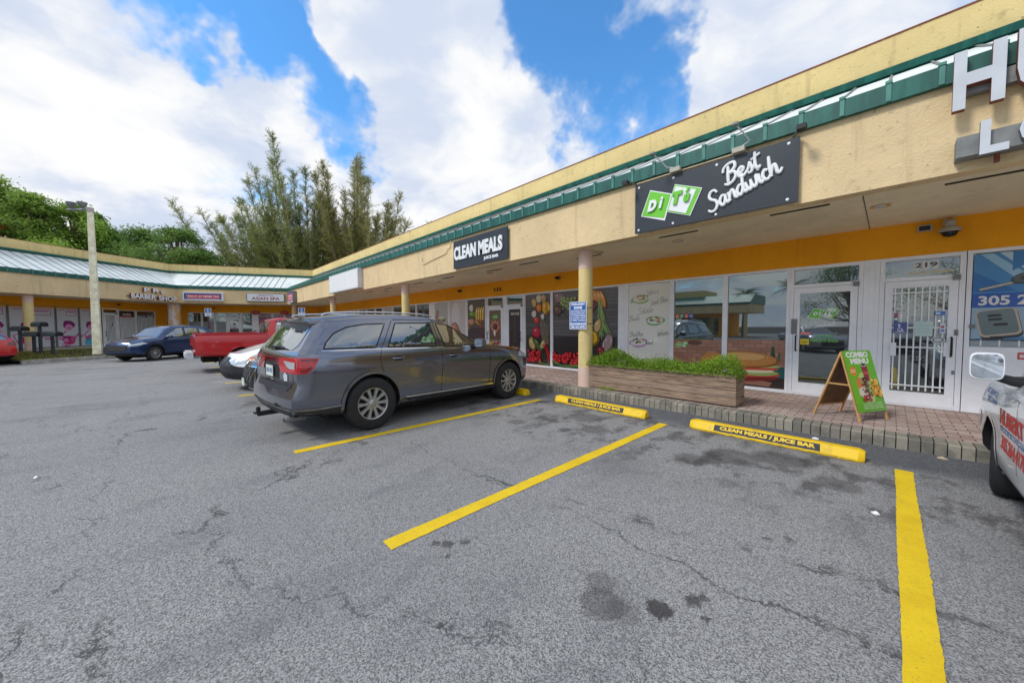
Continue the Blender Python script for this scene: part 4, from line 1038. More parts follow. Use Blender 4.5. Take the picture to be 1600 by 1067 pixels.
# sandwich shop sign
def sandwich_sign():
    t = thing('shop_sign', 'dark sign board with green and white tiles and white script lettering above the sandwich shop', 'sign', at(TA, -2.08, -.05, 3.18))
    MB(TA).box(-3.26, -.90, -.075, -.045, 3.18, 4.04).obj('board', 'sign_black', t)
    def tile(pts, mat, d, nm='logo_tile'):
        return MB(TA).prism(pts, 'y', -.08-d, -.0755-d+.004).obj(nm, mat, t)
    X = lambda u, v: (-3.26+u*2.36, 3.18+v*.86)
    # measured in board fractions
    tile([X(.050, .335), X(.120, .825), X(.283, .635), X(.232, .145)], 'sign_white', 0.0); tile([X(.058, .345), X(.122, .800), X(.272, .628), X(.226, .20)], 'sign_green', .006)
    tile([X(.245, .305), X(.303, .80), X(.485, .595), X(.410, .130)], 'sign_white', .010); tile([X(.250, .312), X(.305, .785), X(.478, .59), X(.405, .145)], 'sign_green', .014); tile([X(.260, .325), X(.310, .755), X(.448, .59), X(.382, .19)], 'sign_white', .020)
    raised_text('D', *X(.105, .38), *X(.165, .60), -.118, .02, TA, 'letter', ['sign_white'], t, .07, .25)
    raised_text('i', *X(.190, .40), *X(.208, .62), -.118, .02, TA, 'letter', ['sign_white'], t, .07, .25)
    raised_text('T', *X(.275, .40), *X(.340, .64), -.130, .02, TA, 'letter', ['sign_green'], t, .08, .25)
    raised_text('u', *X(.362, .40), *X(.400, .54), -.130, .02, TA, 'letter', ['sign_green'], t, .08, .25)
    mb = MB(TA); a, b = X(.380, .58), X(.396, .65); mb.prism([(a[0], a[1]), (a[0]+.03, a[1]), (b[0]+.03, b[1]), (b[0], b[1])], 'y', -.13, -.11); mb.obj('letter', 'sign_green', t)
    for word, x, z, xh, k, an in (('Best', -1.79, 3.63, .146, 1.05, R(17)), ('Sandwich', -1.99, 3.27, .148, 1., R(22))):
        mb = MB(TA)
        for st in script(word, x, z, xh, an, .10, .93*k):
            n = len(st); mb.tube([(p[0], -.088, p[1]) for p in st], [.013+.012*math.sin(math.pi*(.15+.7*i/max(1, n-1))) for i in range(n)], 8)
        mb.obj('script_lettering', 'sign_white', t, 50)
    for u in (.03, .29, .57, .95):
        for v in (.06, .94):
            p = X(u, v); MB(TA).lathe([(.001, -.082), (.016, -.08), (.02, -.0752)], 'y', (p[0], 0, p[1]), 12).obj('screw_cap', 'sign_white', t, 40)
    adopt(t)
sandwich_sign()
def meals_sign():
    t = thing('shop_sign', 'black rectangular sign with tall white block capitals above the printed windows', 'sign', at(TA, -7.88, -.05, 3.22))
    MB(TA).box(-9.07, -6.69, -.075, -.045, 3.22, 4.02).obj('board', 'sign_black', t)
    raised_text('CLEAN MEALS', -9.0, 3.45, -6.86, 3.84, -.11, .03, TA, 'lettering', ['sign_white'], t, .045)
    raised_text('JUICE BAR', -7.62, 3.28, -7.02, 3.385, -.095, .015, TA, 'lettering', ['sign_white'], t, .04)
    adopt(t)
meals_sign()
t = thing('sign_box', 'blank white sign box on the fascia between the black sign and the corner', 'sign', at(TA, -18.2, -.2, 3.22))
MB(TA).box(-20.2, -16.25, -.22, -.002, 3.24, 4.12).obj('cabinet', 'alu', t); MB(TA).box(-20.15, -16.3, -.226, -.221, 3.28, 4.08).obj('sign_face', 'sign_white', t); adopt(t)
t = thing('sign_box', 'small red and blue sign box at the corner of the fascia beside the spa sign', 'sign', at(TA, -28.5, -.2, 3.2))
MB(TA).box(-29.3, -27.75, -.24, -.002, 3.18, 3.95).obj('cabinet', 'metal_grey', t)
a = Art(-29.27, 3.2, -27.78, 3.93, -.243, TA); a.rect(0, 0, 1, 1, (60, 74, 140)); a.rect(.05, .16, .95, .80, (214, 60, 70)); a.text('TAXES', .12, .50, .88, .74, (236, 200, 206), .03); a.text('IMMIGRATION', .12, .24, .88, .42, (236, 200, 206), .03); a.rect(0, 0, 1, .10, (226, 232, 236)); a.done('sign_face', t); adopt(t)
# unlit channel letters of the key shop
def key_letters():
    t = thing('channel_letters', 'large white channel letters with rusty sides above the barred door', 'sign', at(TA, .9, 0, 3.76))
    Tm = TA @ Matrix.Translation((0, 0, 0))
    raised_text('H', .40, 3.76, .735, 4.36, -.19, .085, TA, 'letter', ['alu', 'rust'], t, .035)
    raised_text('U', .80, 3.78, 1.12, 4.38, -.19, .085, TA, 'letter', ['alu', 'rust'], t, .035)
    raised_text('B', 1.20, 3.80, 1.52, 4.40, -.19, .085, TA, 'letter', ['alu', 'rust'], t, .035)
    MB(TA).box(.5, 1.9, -.10, -.002, 3.93, 4.09).obj('raceway', 'metal_grey', t)
    adopt(t)
    t = thing('channel_letters', 'smaller pale letters on a grey raceway below the large white ones', 'sign', at(TA, .9, 0, 3.2))
    MB(TA).box(.44, 2.0, -.20, -.002, 3.26, 3.47).obj('raceway', 'metal_grey', t)
    raised_text('L', .585, 3.225, .765, 3.56, -.27, .068, TA, 'letter', ['alu', 'metal_grey'], t, .04)
    raised_text('O', .82, 3.225, 1.10, 3.56, -.27, .068, TA, 'letter', ['alu', 'metal_grey'], t, .04)
    MB(TA).box(.70, .735, -.10, -.05, 3.17, 3.26).obj('bracket', 'rust', t); adopt(t)
key_letters()
def spa_sign():
    t = thing('sign_box', 'white sign box with maroon serif lettering on the far wing', 'sign', at(TB, 5.15, -.1, 3.3))
    MB(TB).box(3.98, 6.32, -.22, -.002, 3.33, 3.92).obj('cabinet', 'metal_grey', t)
    a = Art(4.03, 3.37, 6.27, 3.88, -.224, TB); a.rect(0, 0, 1, 1, (226, 230, 232)); a.text('ORIENTAL', .28, .66, .72, .90, (150, 50, 60), .01); a.text('ASIAN SPA', .12, .14, .88, .56, (150, 24, 50), .03); a.done('sign_face', t); adopt(t)
    t = thing('sign_box', 'white sign box with blue and red panel on the far wing by the corner', 'sign', at(TB, 1.5, -.1, 3.3))
    MB(TB).box(.40, 2.62, -.22, -.002, 3.33, 3.90).obj('cabinet', 'sign_white', t)
    a = Art(.45, 3.38, 2.57, 3.86, -.224, TB); a.rect(0, 0, 1, 1, (226, 230, 236)); a.rect(.01, .06, .99, .94, (44, 84, 150)); a.rect(.08, .22, .95, .74, (206, 30, 56)); a.line([(.08, .72), (.08, .2), (.92, .2)], .03, (236, 190, 196)); a.text('IMACY AT MIAMI TAX', .11, .38, .93, .64, (244, 236, 238), .03); a.done('sign_face', t); adopt(t)
spa_sign()
def barber():
    t = thing('channel_letters', 'faded barber shop channel letters on the side wing fascia', 'sign', at(TC, -1.5, -.1, 3.3))
    raised_text('P R', -2.05, 3.72, -1.18, 3.98, -.16, .13, TC, 'letter', ['sign_white', 'rust'], t, .03)
    raised_text('c', -1.12, 3.70, -.90, 3.86, -.16, .13, TC, 'letter', ['sign_white', 'rust'], t, .03)
    raised_text('BARBER', -2.75, 3.28, -1.42, 3.58, -.16, .13, TC, 'letter', ['sign_white', 'rust'], t, .03)
    raised_text('SHOP', -1.25, 3.24, -.15, 3.54, -.16, .13, TC, 'letter', ['sign_white', 'rust'], t, .03)
    MB(TC).box(-2.9, -.2, -.03, -.002, 3.36, 3.44).obj('raceway', 'metal_grey', t); adopt(t)
barber()
# house number 235
for k, ch in enumerate('235'):
    o = raised_text(ch, -10.27+k*.155, 2.80, -10.18+k*.155, 2.93, FY-.02, .018, TA, 'house_number', ['black_plastic'], plaza, .02)
# lamps and boxes above the sandwich sign
def sign_lamp(x, armx, label, box=True):
    t = thing('floodlight', label, 'light', at(TA, x, -.07, 4.08), group='lamps over the sandwich sign')
    if box:
        MB(TA).box(x-.09, x+.07, -.15, -.07, 4.06, 4.13).obj('junction_box', 'junction_grey', t)
        MB(TA).tube([(x, -.11, 4.12), (armx+.06, -.16, 4.16), (armx, -.28, 4.26), (armx-.05, -.42, 4.32)], .010, 8).obj('arm', 'alu', t, 50)
        MB(TA).lathe([(.001, 0), (.03, .0), (.036, .03), (.03, .07), (.001, .07)], 'x', (armx-.09, -.44, 4.33), 14).obj('lamp_head', 'metal_grey', t, 40)
    else:
        MB(TA).tube([(x, -.01, 4.08), (x+armx, -.16, 4.11), (x+armx*1.6, -.26, 4.07)], .014, 8).obj('arm', 'metal_grey', t, 50)
        MB(TA).box(x+armx*1.6-.05, x+armx*1.6+.05, -.34, -.24, 4.03, 4.09).obj('lamp_head', 'black_plastic', t)
    adopt(t)
sign_lamp(-3.27, -.04, 'black spotlight at the left top corner of the sandwich sign', False)
sign_lamp(-2.52, -2.72, 'grey arm lamp with junction box over the green tiles of the sandwich sign')
sign_lamp(-1.60, -1.52, 'grey arm lamp with junction box over the script of the sandwich sign')
sign_lamp(-.98, .08, 'black spotlight at the right top corner of the sandwich sign', False)
t = thing('cable_conduit', 'thin tan conduit running along the top edge of the sandwich sign', 'conduit', at(TA, -2, 0, 4.07))
MB(TA).tube([(-3.25, -.04, 4.085), (-2.6, -.04, 4.088), (-1.6, -.04, 4.09)], .010, 6).obj('pipe', 'soffit', t, 50); adopt(t)
t = thing('loose_cable', 'tan cable hanging in a wavy line left of the black block-letter sign', 'cable', at(TA, -10, 0, 3.6))
MB(TA).tube(catmull([(-11.05, -.02, 3.86), (-11.02, -.03, 3.70), (-10.9, -.03, 3.62), (-10.6, -.03, 3.66), (-10.1, -.03, 3.72), (-9.6, -.03, 3.78), (-9.45, -.03, 3.90), (-9.35, -.03, 3.92), (-9.28, -.02, 4.12)], 4), .014, 6).obj('wire', 'soffit', t, 50); adopt(t)
# cameras and small lamps under the canopy
def dome_camera():
    t = thing('dome_camera', 'white dome camera with smoked bubble on the orange wall over the barred door', 'camera', at(TA, .60, 2.5, 2.98))
    MB(TA).box(.54, .66, FY-.07, FY-.002, 3.0, 3.13).obj('wall_bracket', 'junction_grey', t)
    MB(TA).lathe([(.035, 3.09), (.06, 3.07), (.062, 3.0), (.115, 2.965), (.12, 2.93), (.11, 2.915)], 'z', (.60, FY-.16, 0), 28).obj('housing', 'junction_grey', t, 40)
    MB(TA).lathe([(.085, 2.916), (.08, 2.88), (.055, 2.85), (.001, 2.84)], 'z', (.60, FY-.16, 0), 24).obj('bubble', 'black_gloss', t, 60); adopt(t)
    t = thing('floodlight', 'small grey square box lamp beside the dome camera', 'light', at(TA, .35, 2.5, 3.0))
    MB(TA).box(.27, .43, FY-.06, FY-.002, 2.99, 3.09).obj('housing', 'junction_grey', t); MB(TA).box(.29, .41, FY-.066, FY-.061, 3.005, 3.075).obj('lens', 'dark_plastic', t); adopt(t)
dome_camera()
def box_cam(T, x, z, lab, mats=('metal_grey', 'black_plastic')):
    t = thing('wall_camera', lab, 'camera', at(T, x, 2.5, z), group='small wall cameras under the canopy')
    MB(T).box(x-.05, x+.05, FY-.05, FY-.002, z-.04, z+.05).obj('mount', mats[0], t)
    MB(T).lathe([(.001, FY-.19), (.035, FY-.19), (.042, FY-.17), (.042, FY-.06), (.001, FY-.055)], 'y', (x, 0, z-.01), 16).obj('barrel', mats[1], t, 40); adopt(t)
box_cam(TA, -7.15, 3.0, 'small camera on the orange wall above the artichoke window')
box_cam(TA, -12.35, 2.98, 'small camera on the orange wall left of the door number')
box_cam(TB, 1.1, 2.98, 'small camera on the orange wall under the blue and red sign')
box_cam(TC, -1.5, 3.0, 'small wall camera above the barber shop door')
# red paper lanterns
for k, (x, lab) in enumerate([(4.0, 'red paper lantern left of the spa window'), (5.9, 'red paper lantern right of the spa window')]):
    t = thing('paper_lantern', lab, 'lantern', at(TB, x, 1.6, 2.62), group='red lanterns under the far canopy')
    MB(TB).lathe([(.10, -.17), (.26, -.10), (.33, 0), (.26, .10), (.10, .17)], 'z', (x, 1.5, 2.62), 24, cap=True).obj('shade', 'lantern_red', t, 60)
    MB(TB).box(x-.006, x+.006, 1.494, 1.506, 2.79, 3.163).obj('cord', 'black_plastic', t); adopt(t)
# tow-away sign on the column
def tow_sign():
    t = thing('tow_away_sign', 'blue and white tow-away notice strapped to the pink and yellow column', 'sign', at(TA, -4.72, .2, 1.55))
    x0, x1, z0, z1, y = -4.99, -4.54, 1.43, 2.04, .255
    MB(TA).box(x0, x1, y, y+.004, z0, z1).obj('plate', 'sign_white', t)
    a = Art(x0, z0, x1, z1, y-.001, TA); a.rect(0, 0, 1, 1, (236, 238, 240)); a.rect(.03, .02, .97, .98, (44, 92, 168))
    a.text('TOW-AWAY', .08, .86, .92, .95, (240, 242, 244), .05); a.text('ZONE', .25, .73, .75, .83, (240, 242, 244), .05)
    for k, s in enumerate(('UNAUTHORIZED VEHICLES', 'WILL BE TOWED AWAY', 'AT OWNERS EXPENSE', '24 HOURS 7 DAYS', 'A WEEK TOWING')): a.text(s, .07, .63-k*.085, .93, .69-k*.085, (232, 236, 240), .03)
    a.rect(.05, .15, .95, .23, (232, 236, 240)); a.text('CENTRAL TOWING', .08, .165, .92, .215, (44, 92, 168), .03)
    a.text('786-464-6990', .08, .045, .92, .12, (240, 242, 244), .05); a.done('lettering', t)
    mb = MB(TA)
    for z in (1.55, 1.9): mb.lathe([(.162, z-.008), (.162, z+.008)], 'z', (-4.7, .45, 0), 30)
    mb.obj('strap', 'metal_grey', t); adopt(t)
tow_sign()
# posts with disabled parking signs
def post_sign(x, y, rz, top, lab, h=.46):
    t = thing('parking_sign', lab, 'sign', (x, y, 0), rz, group='blue disabled-parking signs on posts')
    MB().box(-.03, .03, -.02, .02, 0, top-.02).obj('post', 'post_maroon', t)
    MB().box(-.16, .16, -.03, -.022, top-h, top).obj('plate', 'sign_white', t)
    a = Art(-.15, top-h, .15, top, -.032); a.rect(.03, .42, .97, .97, (50, 104, 170)); a.ell(.5, .86, .03, .03, (236, 240, 244), n=12); a.line([(.48, .80), (.48, .66), (.62, .66), (.72, .54)], .025, (236, 240, 244)); a.ell(.52, .60, .06, .05, (236, 240, 244), n=16); a.ell(.52, .61, .04, .034, (50, 104, 170), n=16)
    a.rect(.1, .25, .9, .36, (206, 210, 214)); a.rect(.15, .08, .85, .18, (90, 120, 160)); a.done('lettering', t)
post_sign(-27.6, 1.65, R(62), 2.62, 'disabled-parking sign on a maroon post before the tinted office windows')
post_sign(-22.0, 5.2, R(62), 2.55, 'disabled-parking sign on a maroon post near the corner column')

# ------------------------------------------------------------ wheel stops
def wheel_stop(x0, x1, y, rz, lab, txt=True):
    L = x1-x0; t = thing('wheel_stop', lab, 'wheel stop', ((x0+x1)/2, y, 0), rz, group='yellow wheel stops')
    mb = MB(); pr = [(-.10, .003), (-.10, .03), (-.058, .118), (-.045, .128), (.045, .128), (.062, .118), (.10, .03), (.10, .003)]
    def ring(x, s): return [(x, p[0]*s, p[1]*(.5+.5*s) if p[1] > .01 else p[1]) for p in pr]
    vs = []
    for x, s in ((-L/2, .72), (-L/2+.05, 1), (-L/6, 1), (L/6, 1), (L/2-.05, 1), (L/2, .72)): vs += ring(x, s)
    n = 8; mb.add(vs, [(j*n+k, j*n+(k+1) % n, (j+1)*n+(k+1) % n, (j+1)*n+k) for j in range(5) for k in range(n)]+[tuple(range(n)), tuple(range(5*n, 6*n))[::-1]])
    mb.obj('concrete_bar', 'stop_yellow', t, 25)
    if txt:
        # stencilled dark band and lettering on the sloping front face
        a0 = Vector((0, -.10, .03)); b0 = Vector((0, -.058, .118)); n_ = Vector((0, -.90, .43)).normalized()
        vsb = [(-.62, .05), (.60, .05), (.60, .95), (-.62, .95)]
        def m3(u, v, o): p = a0.lerp(b0, v)+n_*o; return (u, p.y, p.z)
        r = random.Random(int(x0*10)); mb = MB(); k = 24
        top = [(-.64+1.24*i/k+(r.uniform(-.01, .01)), .98) for i in range(k+1)]; bot = [(-.64+1.24*i/k, .04+r.uniform(0, .08)) for i in range(k+1)]
        mb.add([m3(p[0]*L/2, p[1], .0012) for p in bot+top], [(i, i+1, k+1+i+1, k+1+i) for i in range(k)])
        mb.obj('stencil_band', 'band_black', t)
        vs, fs = text_box('CLEAN MEALS / JUICE BAR', -.56*L/2, .22, .55*L/2, .86, .05)
        MB().add([m3(v[0], v[1], .0022) for v in vs], fs).obj('lettering', 'stop_yellow', t, fix=False)
    return t
simple('band_black', (54, 56, 58), .7, var=.25, scale=25)
wheel_stop(-4.56, -2.66, 5.56, R(-1.5), 'yellow wheel stop with lettered dark band in front of the planter')
wheel_stop(-1.98, -.14, 5.52, R(-2), 'yellow wheel stop with lettered dark band nearest the folding sign')
wheel_stop(-7.25, -5.36, 5.58, 0, 'yellow wheel stop at the front wheels of the grey SUV')

# ------------------------------------------------------------ planter
def planter():
    t = thing('wooden_planter', 'long weathered plank planter box beside the column', 'planter', (-3.15, 6.95, .145))
    x0, x1, y0, y1 = -4.62, -1.70, 6.68, 7.18
    for k in range(4):
        z = .168+k*.128
        for (nm, bx) in (('plank', (x0, x1, y0, y0+.03)), ('plank', (x1-.03, x1, y0+.032, y1)), ('plank', (x0, x0+.03, y0+.032, y1)), ('plank', (x0+.03, x1-.032, y1-.03, y1))):
            o = MB().box(*bx, z, z+.121).obj(nm, 'plank', t)
            bm = bmesh.new(); bm.from_mesh(o.data); bmesh.ops.bevel(bm, geom=bm.edges[:], offset=.004, segments=1, affect='EDGES'); bm.to_mesh(o.data); bm.free()
    for x in (x0+.1, (x0+x1)/2, x1-.2): MB().box(x, x+.1, y0+.04, y1-.04, .147, .167).obj('foot', 'plank', t)
    MB().box(x0+.03, x1-.03, y0+.03, y1-.03, .55, .60).obj('soil', 'soil', t); adopt(t)
    rnd = random.Random(8); mb = MB(); N = 0
    hb = lambda x: .75+.07*math.sin(x*2.7)+.05*math.sin(x*6.1+1)
    while N < 26000:
        x = rnd.uniform(x0-.06, x1+.03); y = rnd.uniform(y0-.05, y1+.08); top = hb(x)+.05*math.sin(y*14+x*5)
        e = min(1, (y-y0+.12)/.2, (y1+.14-y)/.2, (x-x0+.12)/.2, (x1+.10-x)/.2); top = .62+(top-.62+.10)*max(.15, e)
        z = rnd.uniform(max(.60, top-.16), top) if rnd.random() < .85 else rnd.uniform(.60, top+.07)
        if (y < y0 or y > y1) and z < .66: z = .66
        s = rnd.uniform(.010, .019); d = Vector((rnd.uniform(-1, 1), rnd.uniform(-1, 1), rnd.uniform(.1, 1.3))).normalized(); u = d.orthogonal().normalized(); u.rotate(Matrix.Rotation(rnd.uniform(0, 6.28), 3, d)); w = d.cross(u)
        p = Vector((x, y, z))
        mb.add([p-u*s, p-w*s*.55, p+u*s, p+w*s*.55], [(0, 1, 2, 3)]); N += 1
    for _ in range(260):
        x = rnd.uniform(x0, x1); y = rnd.uniform(y0, y1); h = hb(x)+rnd.uniform(.0, .10)
        mb.tube([(x, y, .6), (x+rnd.uniform(-.05, .05), y+rnd.uniform(-.05, .05), h)], .0025, 3, cap=False)
    o = mb.obj('shrub', 'planter_leaf', fix=False); tag(o, 'low bright green small-leaved shrubs growing in the plank planter', 'plant')
    # weeds under the planter
    mb = MB()
    for _ in range(500):
        x = rnd.uniform(-4.5, -2.9); y = rnd.uniform(6.58, 6.70); s = .012; z = .15+rnd.random()**2*.05
        if math.sin(x*9)+math.sin(x*4.1) < .3: continue
        a = rnd.uniform(0, 6.28); mb.add([(x-s*math.cos(a), y-s*math.sin(a), z), (x+s*math.cos(a), y+s*math.sin(a), z+.008), (x, y, z+.025)], [(0, 1, 2)])
    tag(mb.obj('weeds', 'planter_leaf', fix=False), 'little green weeds creeping out along the foot of the planter', 'weeds', kind='stuff')
planter()

# ------------------------------------------------------------ A-frame sign
def a_frame():
    t = thing('folding_sign', 'wooden A-frame pavement sign with a green combo poster', 'sign', (-.42, 7.35, .145))
    # feet measured on the walkway; local frame: front board faces +x-ish towards the lot
    F1, F2 = Vector((-.24, 6.93, .147)), Vector((.02, 7.42, .147))
    B1, B2 = Vector((-.76, 7.13, .147)), Vector((-.50, 7.62, .147))
    H = 1.10; top1 = (F1+B1)/2+Vector((0.03, 0.0, H-.147+.0)); top2 = (F2+B2)/2+Vector((.03, 0.0, H-.147))
    up = Vector((0, 0, 1))
    def bar(a, b, w, th, nrm):
        d = (b-a).normalized(); s = d.cross(nrm).normalized()*w/2; n = nrm.normalized()*th/2
        return MB().add([a-s-n, a+s-n, a+s+n, a-s+n, b-s-n, b+s-n, b+s+n, b-s+n], [(3, 2, 1, 0), (4, 5, 6, 7), (0, 1, 5, 4), (1, 2, 6, 5), (2, 3, 7, 6), (3, 0, 4, 7)])
    nf = (F2-F1).cross(top1-F1).normalized(); nb = (B2-B1).cross(top1-B1).normalized()
    for a, b, n in ((F1, top1, nf), (F2, top2, nf), (B1, top1, nb), (B2, top2, nb)): bar(a, b, .03, .022, n).obj('leg', 'wood_frame', t)
    for (p, q, n) in ((top1, top2, nf),): bar(p, q, .03, .03, n).obj('rail', 'wood_frame', t)
    bar(B1.lerp(top1, .16), B2.lerp(top2, .16), .025, .02, nb).obj('rail', 'wood_frame', t)
    bar(B1.lerp(top1, .52), F1.lerp(top1, .52), .02, .012, (F2-F1)).obj('hinge_strap', 'wood_frame', t)
    def panel(P1_, P2_, Q1, Q2, n, off, name, mat):
        v = [P1_+n*off, P2_+n*off, Q2+n*off, Q1+n*off]; w = [p-n*.006 for p in v]
        return MB().add(v+w, [(0, 1, 2, 3), (7, 6, 5, 4), (0, 4, 5, 1), (1, 5, 6, 2), (2, 6, 7, 3), (3, 7, 4, 0)]).obj(name, mat, t)
    if nf.dot(Vector((1, -1, .2))) < 0: nf = -nf
    if nb.dot(Vector((-1, 1, .2))) < 0: nb = -nb
    panel(F1.lerp(top1, .13), F2.lerp(top2, .13), top1, top2, nf, .018, 'board', 'poster_back'); panel(B1.lerp(top1, .16), B2.lerp(top2, .16), top1, top2, nb, .012, 'board', 'poster_back')
    # printed poster on the front board
    o0 = F1.lerp(top1, .13)+nf*.020; ux = (F2-F1).normalized(); uz = (top1-F1).normalized()
    T = Matrix(((ux.x, -nf.x, uz.x, o0.x), (ux.y, -nf.y, uz.y, o0.y), (ux.z, -nf.z, uz.z, o0.z), (0, 0, 0, 1)))
    Wd = (F2-F1).length; Hd = (top1-F1.lerp(top1, .13)).length
    a = Art(-.015, 0, Wd+.015, Hd+.02, -.0008, T)
    a.rect(0, 0, 1, 1, (112, 190, 32)); a.ell(.5, .38, .15, .24, (190, 214, 120), wob=.1); a.rect(0, .0, 1, .14, (104, 182, 36))
    a.text('COMBO', .10, .885, .88, .98, (240, 244, 236), .06); a.text('MENU', .20, .775, .84, .87, (240, 244, 236), .06)
    a.ell(.20, .66, .062, .07, (236, 132, 30)); a.text('SPECIAL', .11, .67, .29, .69, (250, 236, 210), .03); a.text('$9.99', .12, .635, .28, .66, (250, 236, 210), .03)
    # drink, dark grapes-like fruit, fries
    a.ell(.32, .44, .06, .10, (222, 130, 60), .3, wob=.1); a.ell(.36, .30, .08, .09, (226, 216, 200), wob=.1)
    a.poly([(.50, .74), (.72, .74), (.70, .50), (.54, .50)], (150, 30, 50)); a.ell(.61, .745, .052, .016, (206, 200, 206)); a.ell(.61, .76, .04, .02, (40, 40, 60)); a.rect(.54, .60, .70, .64, (220, 60, 80))
    r = random.Random(3)
    for k in range(90): a.ell(r.gauss(.50, .06), r.uniform(.22, .55), .014, .011, [(70, 44, 50), (120, 40, 56), (40, 30, 40), (160, 110, 100)][k % 4], r.random()*3, n=7)
    for k in range(26): a.ell(r.uniform(.28, .55), r.uniform(.17, .26), .02, .018, [(190, 30, 50), (130, 20, 40), (230, 180, 170)][k % 3], n=8)
    for k in range(40): a.ell(r.uniform(.66, .93), r.uniform(.24, .50), .022, .03, [(240, 170, 40), (226, 140, 30), (250, 206, 90)][k % 3], r.random()*3, n=8)
    for k, s in enumerate(('SANDWICH + DRINK', 'AND FRIES OR SALAD', 'FROM $9.99')): a.text(s, .18, .115-k*.035, .84, .135-k*.035, (226, 240, 206), .02)
    a.done('poster', t); adopt(t)
a_frame()

# litter
def litter(x, y, s, mat, lab, nm='litter'):
    r = random.Random(int(x*100)); mb = MB(); n = 9
    pts = [(x+s*r.uniform(.6, 1)*math.cos(6.28*i/n), y+s*.6*r.uniform(.6, 1)*math.sin(6.28*i/n), .006+r.uniform(0, .012)) for i in range(n)]
    mb.add(pts+[(x, y, .03)]+[(p[0], p[1], .004) for p in pts], [(i, (i+1) % n, n) for i in range(n)]+[(i, n+1+i, n+1+(i+1) % n, (i+1) % n) for i in range(n)])
    tag(mb.obj(nm, mat), lab, 'litter')
litter(-.03, 4.0, .035, 'litter_white', 'crumpled white paper scrap on the asphalt near the right yellow line', 'paper_scrap')
litter(.45, 6.2, .06, 'litter_tan', 'flattened tan scrap lying against the kerb by the white pickup', 'paper_scrap')
litter(-.63, 6.1, .05, 'litter_white', 'dirty white scrap between wheel stop and kerb', 'paper_scrap')
litter(-5.85, -1.02, .035, 'litter_white', 'small white scrap far out on the open asphalt at left', 'paper_scrap')

# ------------------------------------------------------------ light pole, mailboxes
def light_pole(x, y):
    t = thing('light_pole', 'square weathered concrete light pole with two floodlights on the grass island', 'light pole', (x, y, .33), R(-40))
    mb = MB(); vs = []
    for z, r in ((0, .135), (6.3, .085)): vs += [(-r, -r, z), (r, -r, z), (r, r, z), (-r, r, z)]
    mb.add(vs, [(0, 1, 5, 4), (1, 2, 6, 5), (2, 3, 7, 6), (3, 0, 4, 7), (4, 5, 6, 7)]).obj('pole', 'pole_concrete', t)
    MB().box(-.10, .10, -.10, .10, 6.3, 6.5).obj('junction_cap', 'junction_grey', t)
    ca, sa = math.cos(R(52)), math.sin(R(52))
    MB().tube([(-ca*1.0, -sa*1.0, 6.42), (0, 0, 6.42)], .05, 8).obj('crossarm', 'metal_grey', t, 40)
    for d in (.35, .85):
        cx, cy = -ca*d, -sa*d
        MB().lathe([(.05, -.12), (.12, -.06), (.17, .10), (.17, .12)], 'z', (cx, cy, 6.62), 16, cap=True).obj('floodlight', 'metal_grey', t, 40)
        MB().box(cx-.03, cx+.03, cy-.03, cy+.03, 6.42, 6.5).obj('bracket', 'metal_grey', t)
    t.rotation_euler = (0, 0, R(-6))
    return t
def mailbox(x, y, rz, lab, w=.62, h=.34, z=1.0, slim=False):
    w *= .8; t = thing('mailbox', lab, 'mailbox', (x, y, .25), rz, group='dark mailboxes on the island')
    MB().box(-.045, .045, -.04, .04, 0, z-.12).obj('pedestal', 'mailbox_dark', t)
    mb = MB(); n = 10; pr = [(-.17, z-.13), (.17, z-.13)]+[(.17*math.cos(math.pi*i/n), z+.0+.10*math.sin(math.pi*i/n)) for i in range(n+1)]
    mb.prism(pr, 'x', -w/2, w/2).obj('box', 'mailbox_dark', t, 40)
    MB().box(w/2, w/2+.012, -.15, .15, z-.11, z+.04).obj('door_flap', 'black_plastic', t); return t
light_pole(-24.6, -2.40)
mailbox(-27.9, -5.07, R(50), 'dark box-shaped mailbox behind the red SUV, partly hidden by it', w=.6, z=1.25)
mailbox(-27.38, -4.60, R(50), 'dark mailbox on a broad pedestal, second from the left on the island', w=.75)
mailbox(-27.22, -4.39, R(50), 'taller dark mailbox on a thin post between the two broad ones', w=.5, z=1.45)
mailbox(-26.75, -3.97, R(50), 'dark double mailbox on a pedestal nearest the light pole', w=.75)

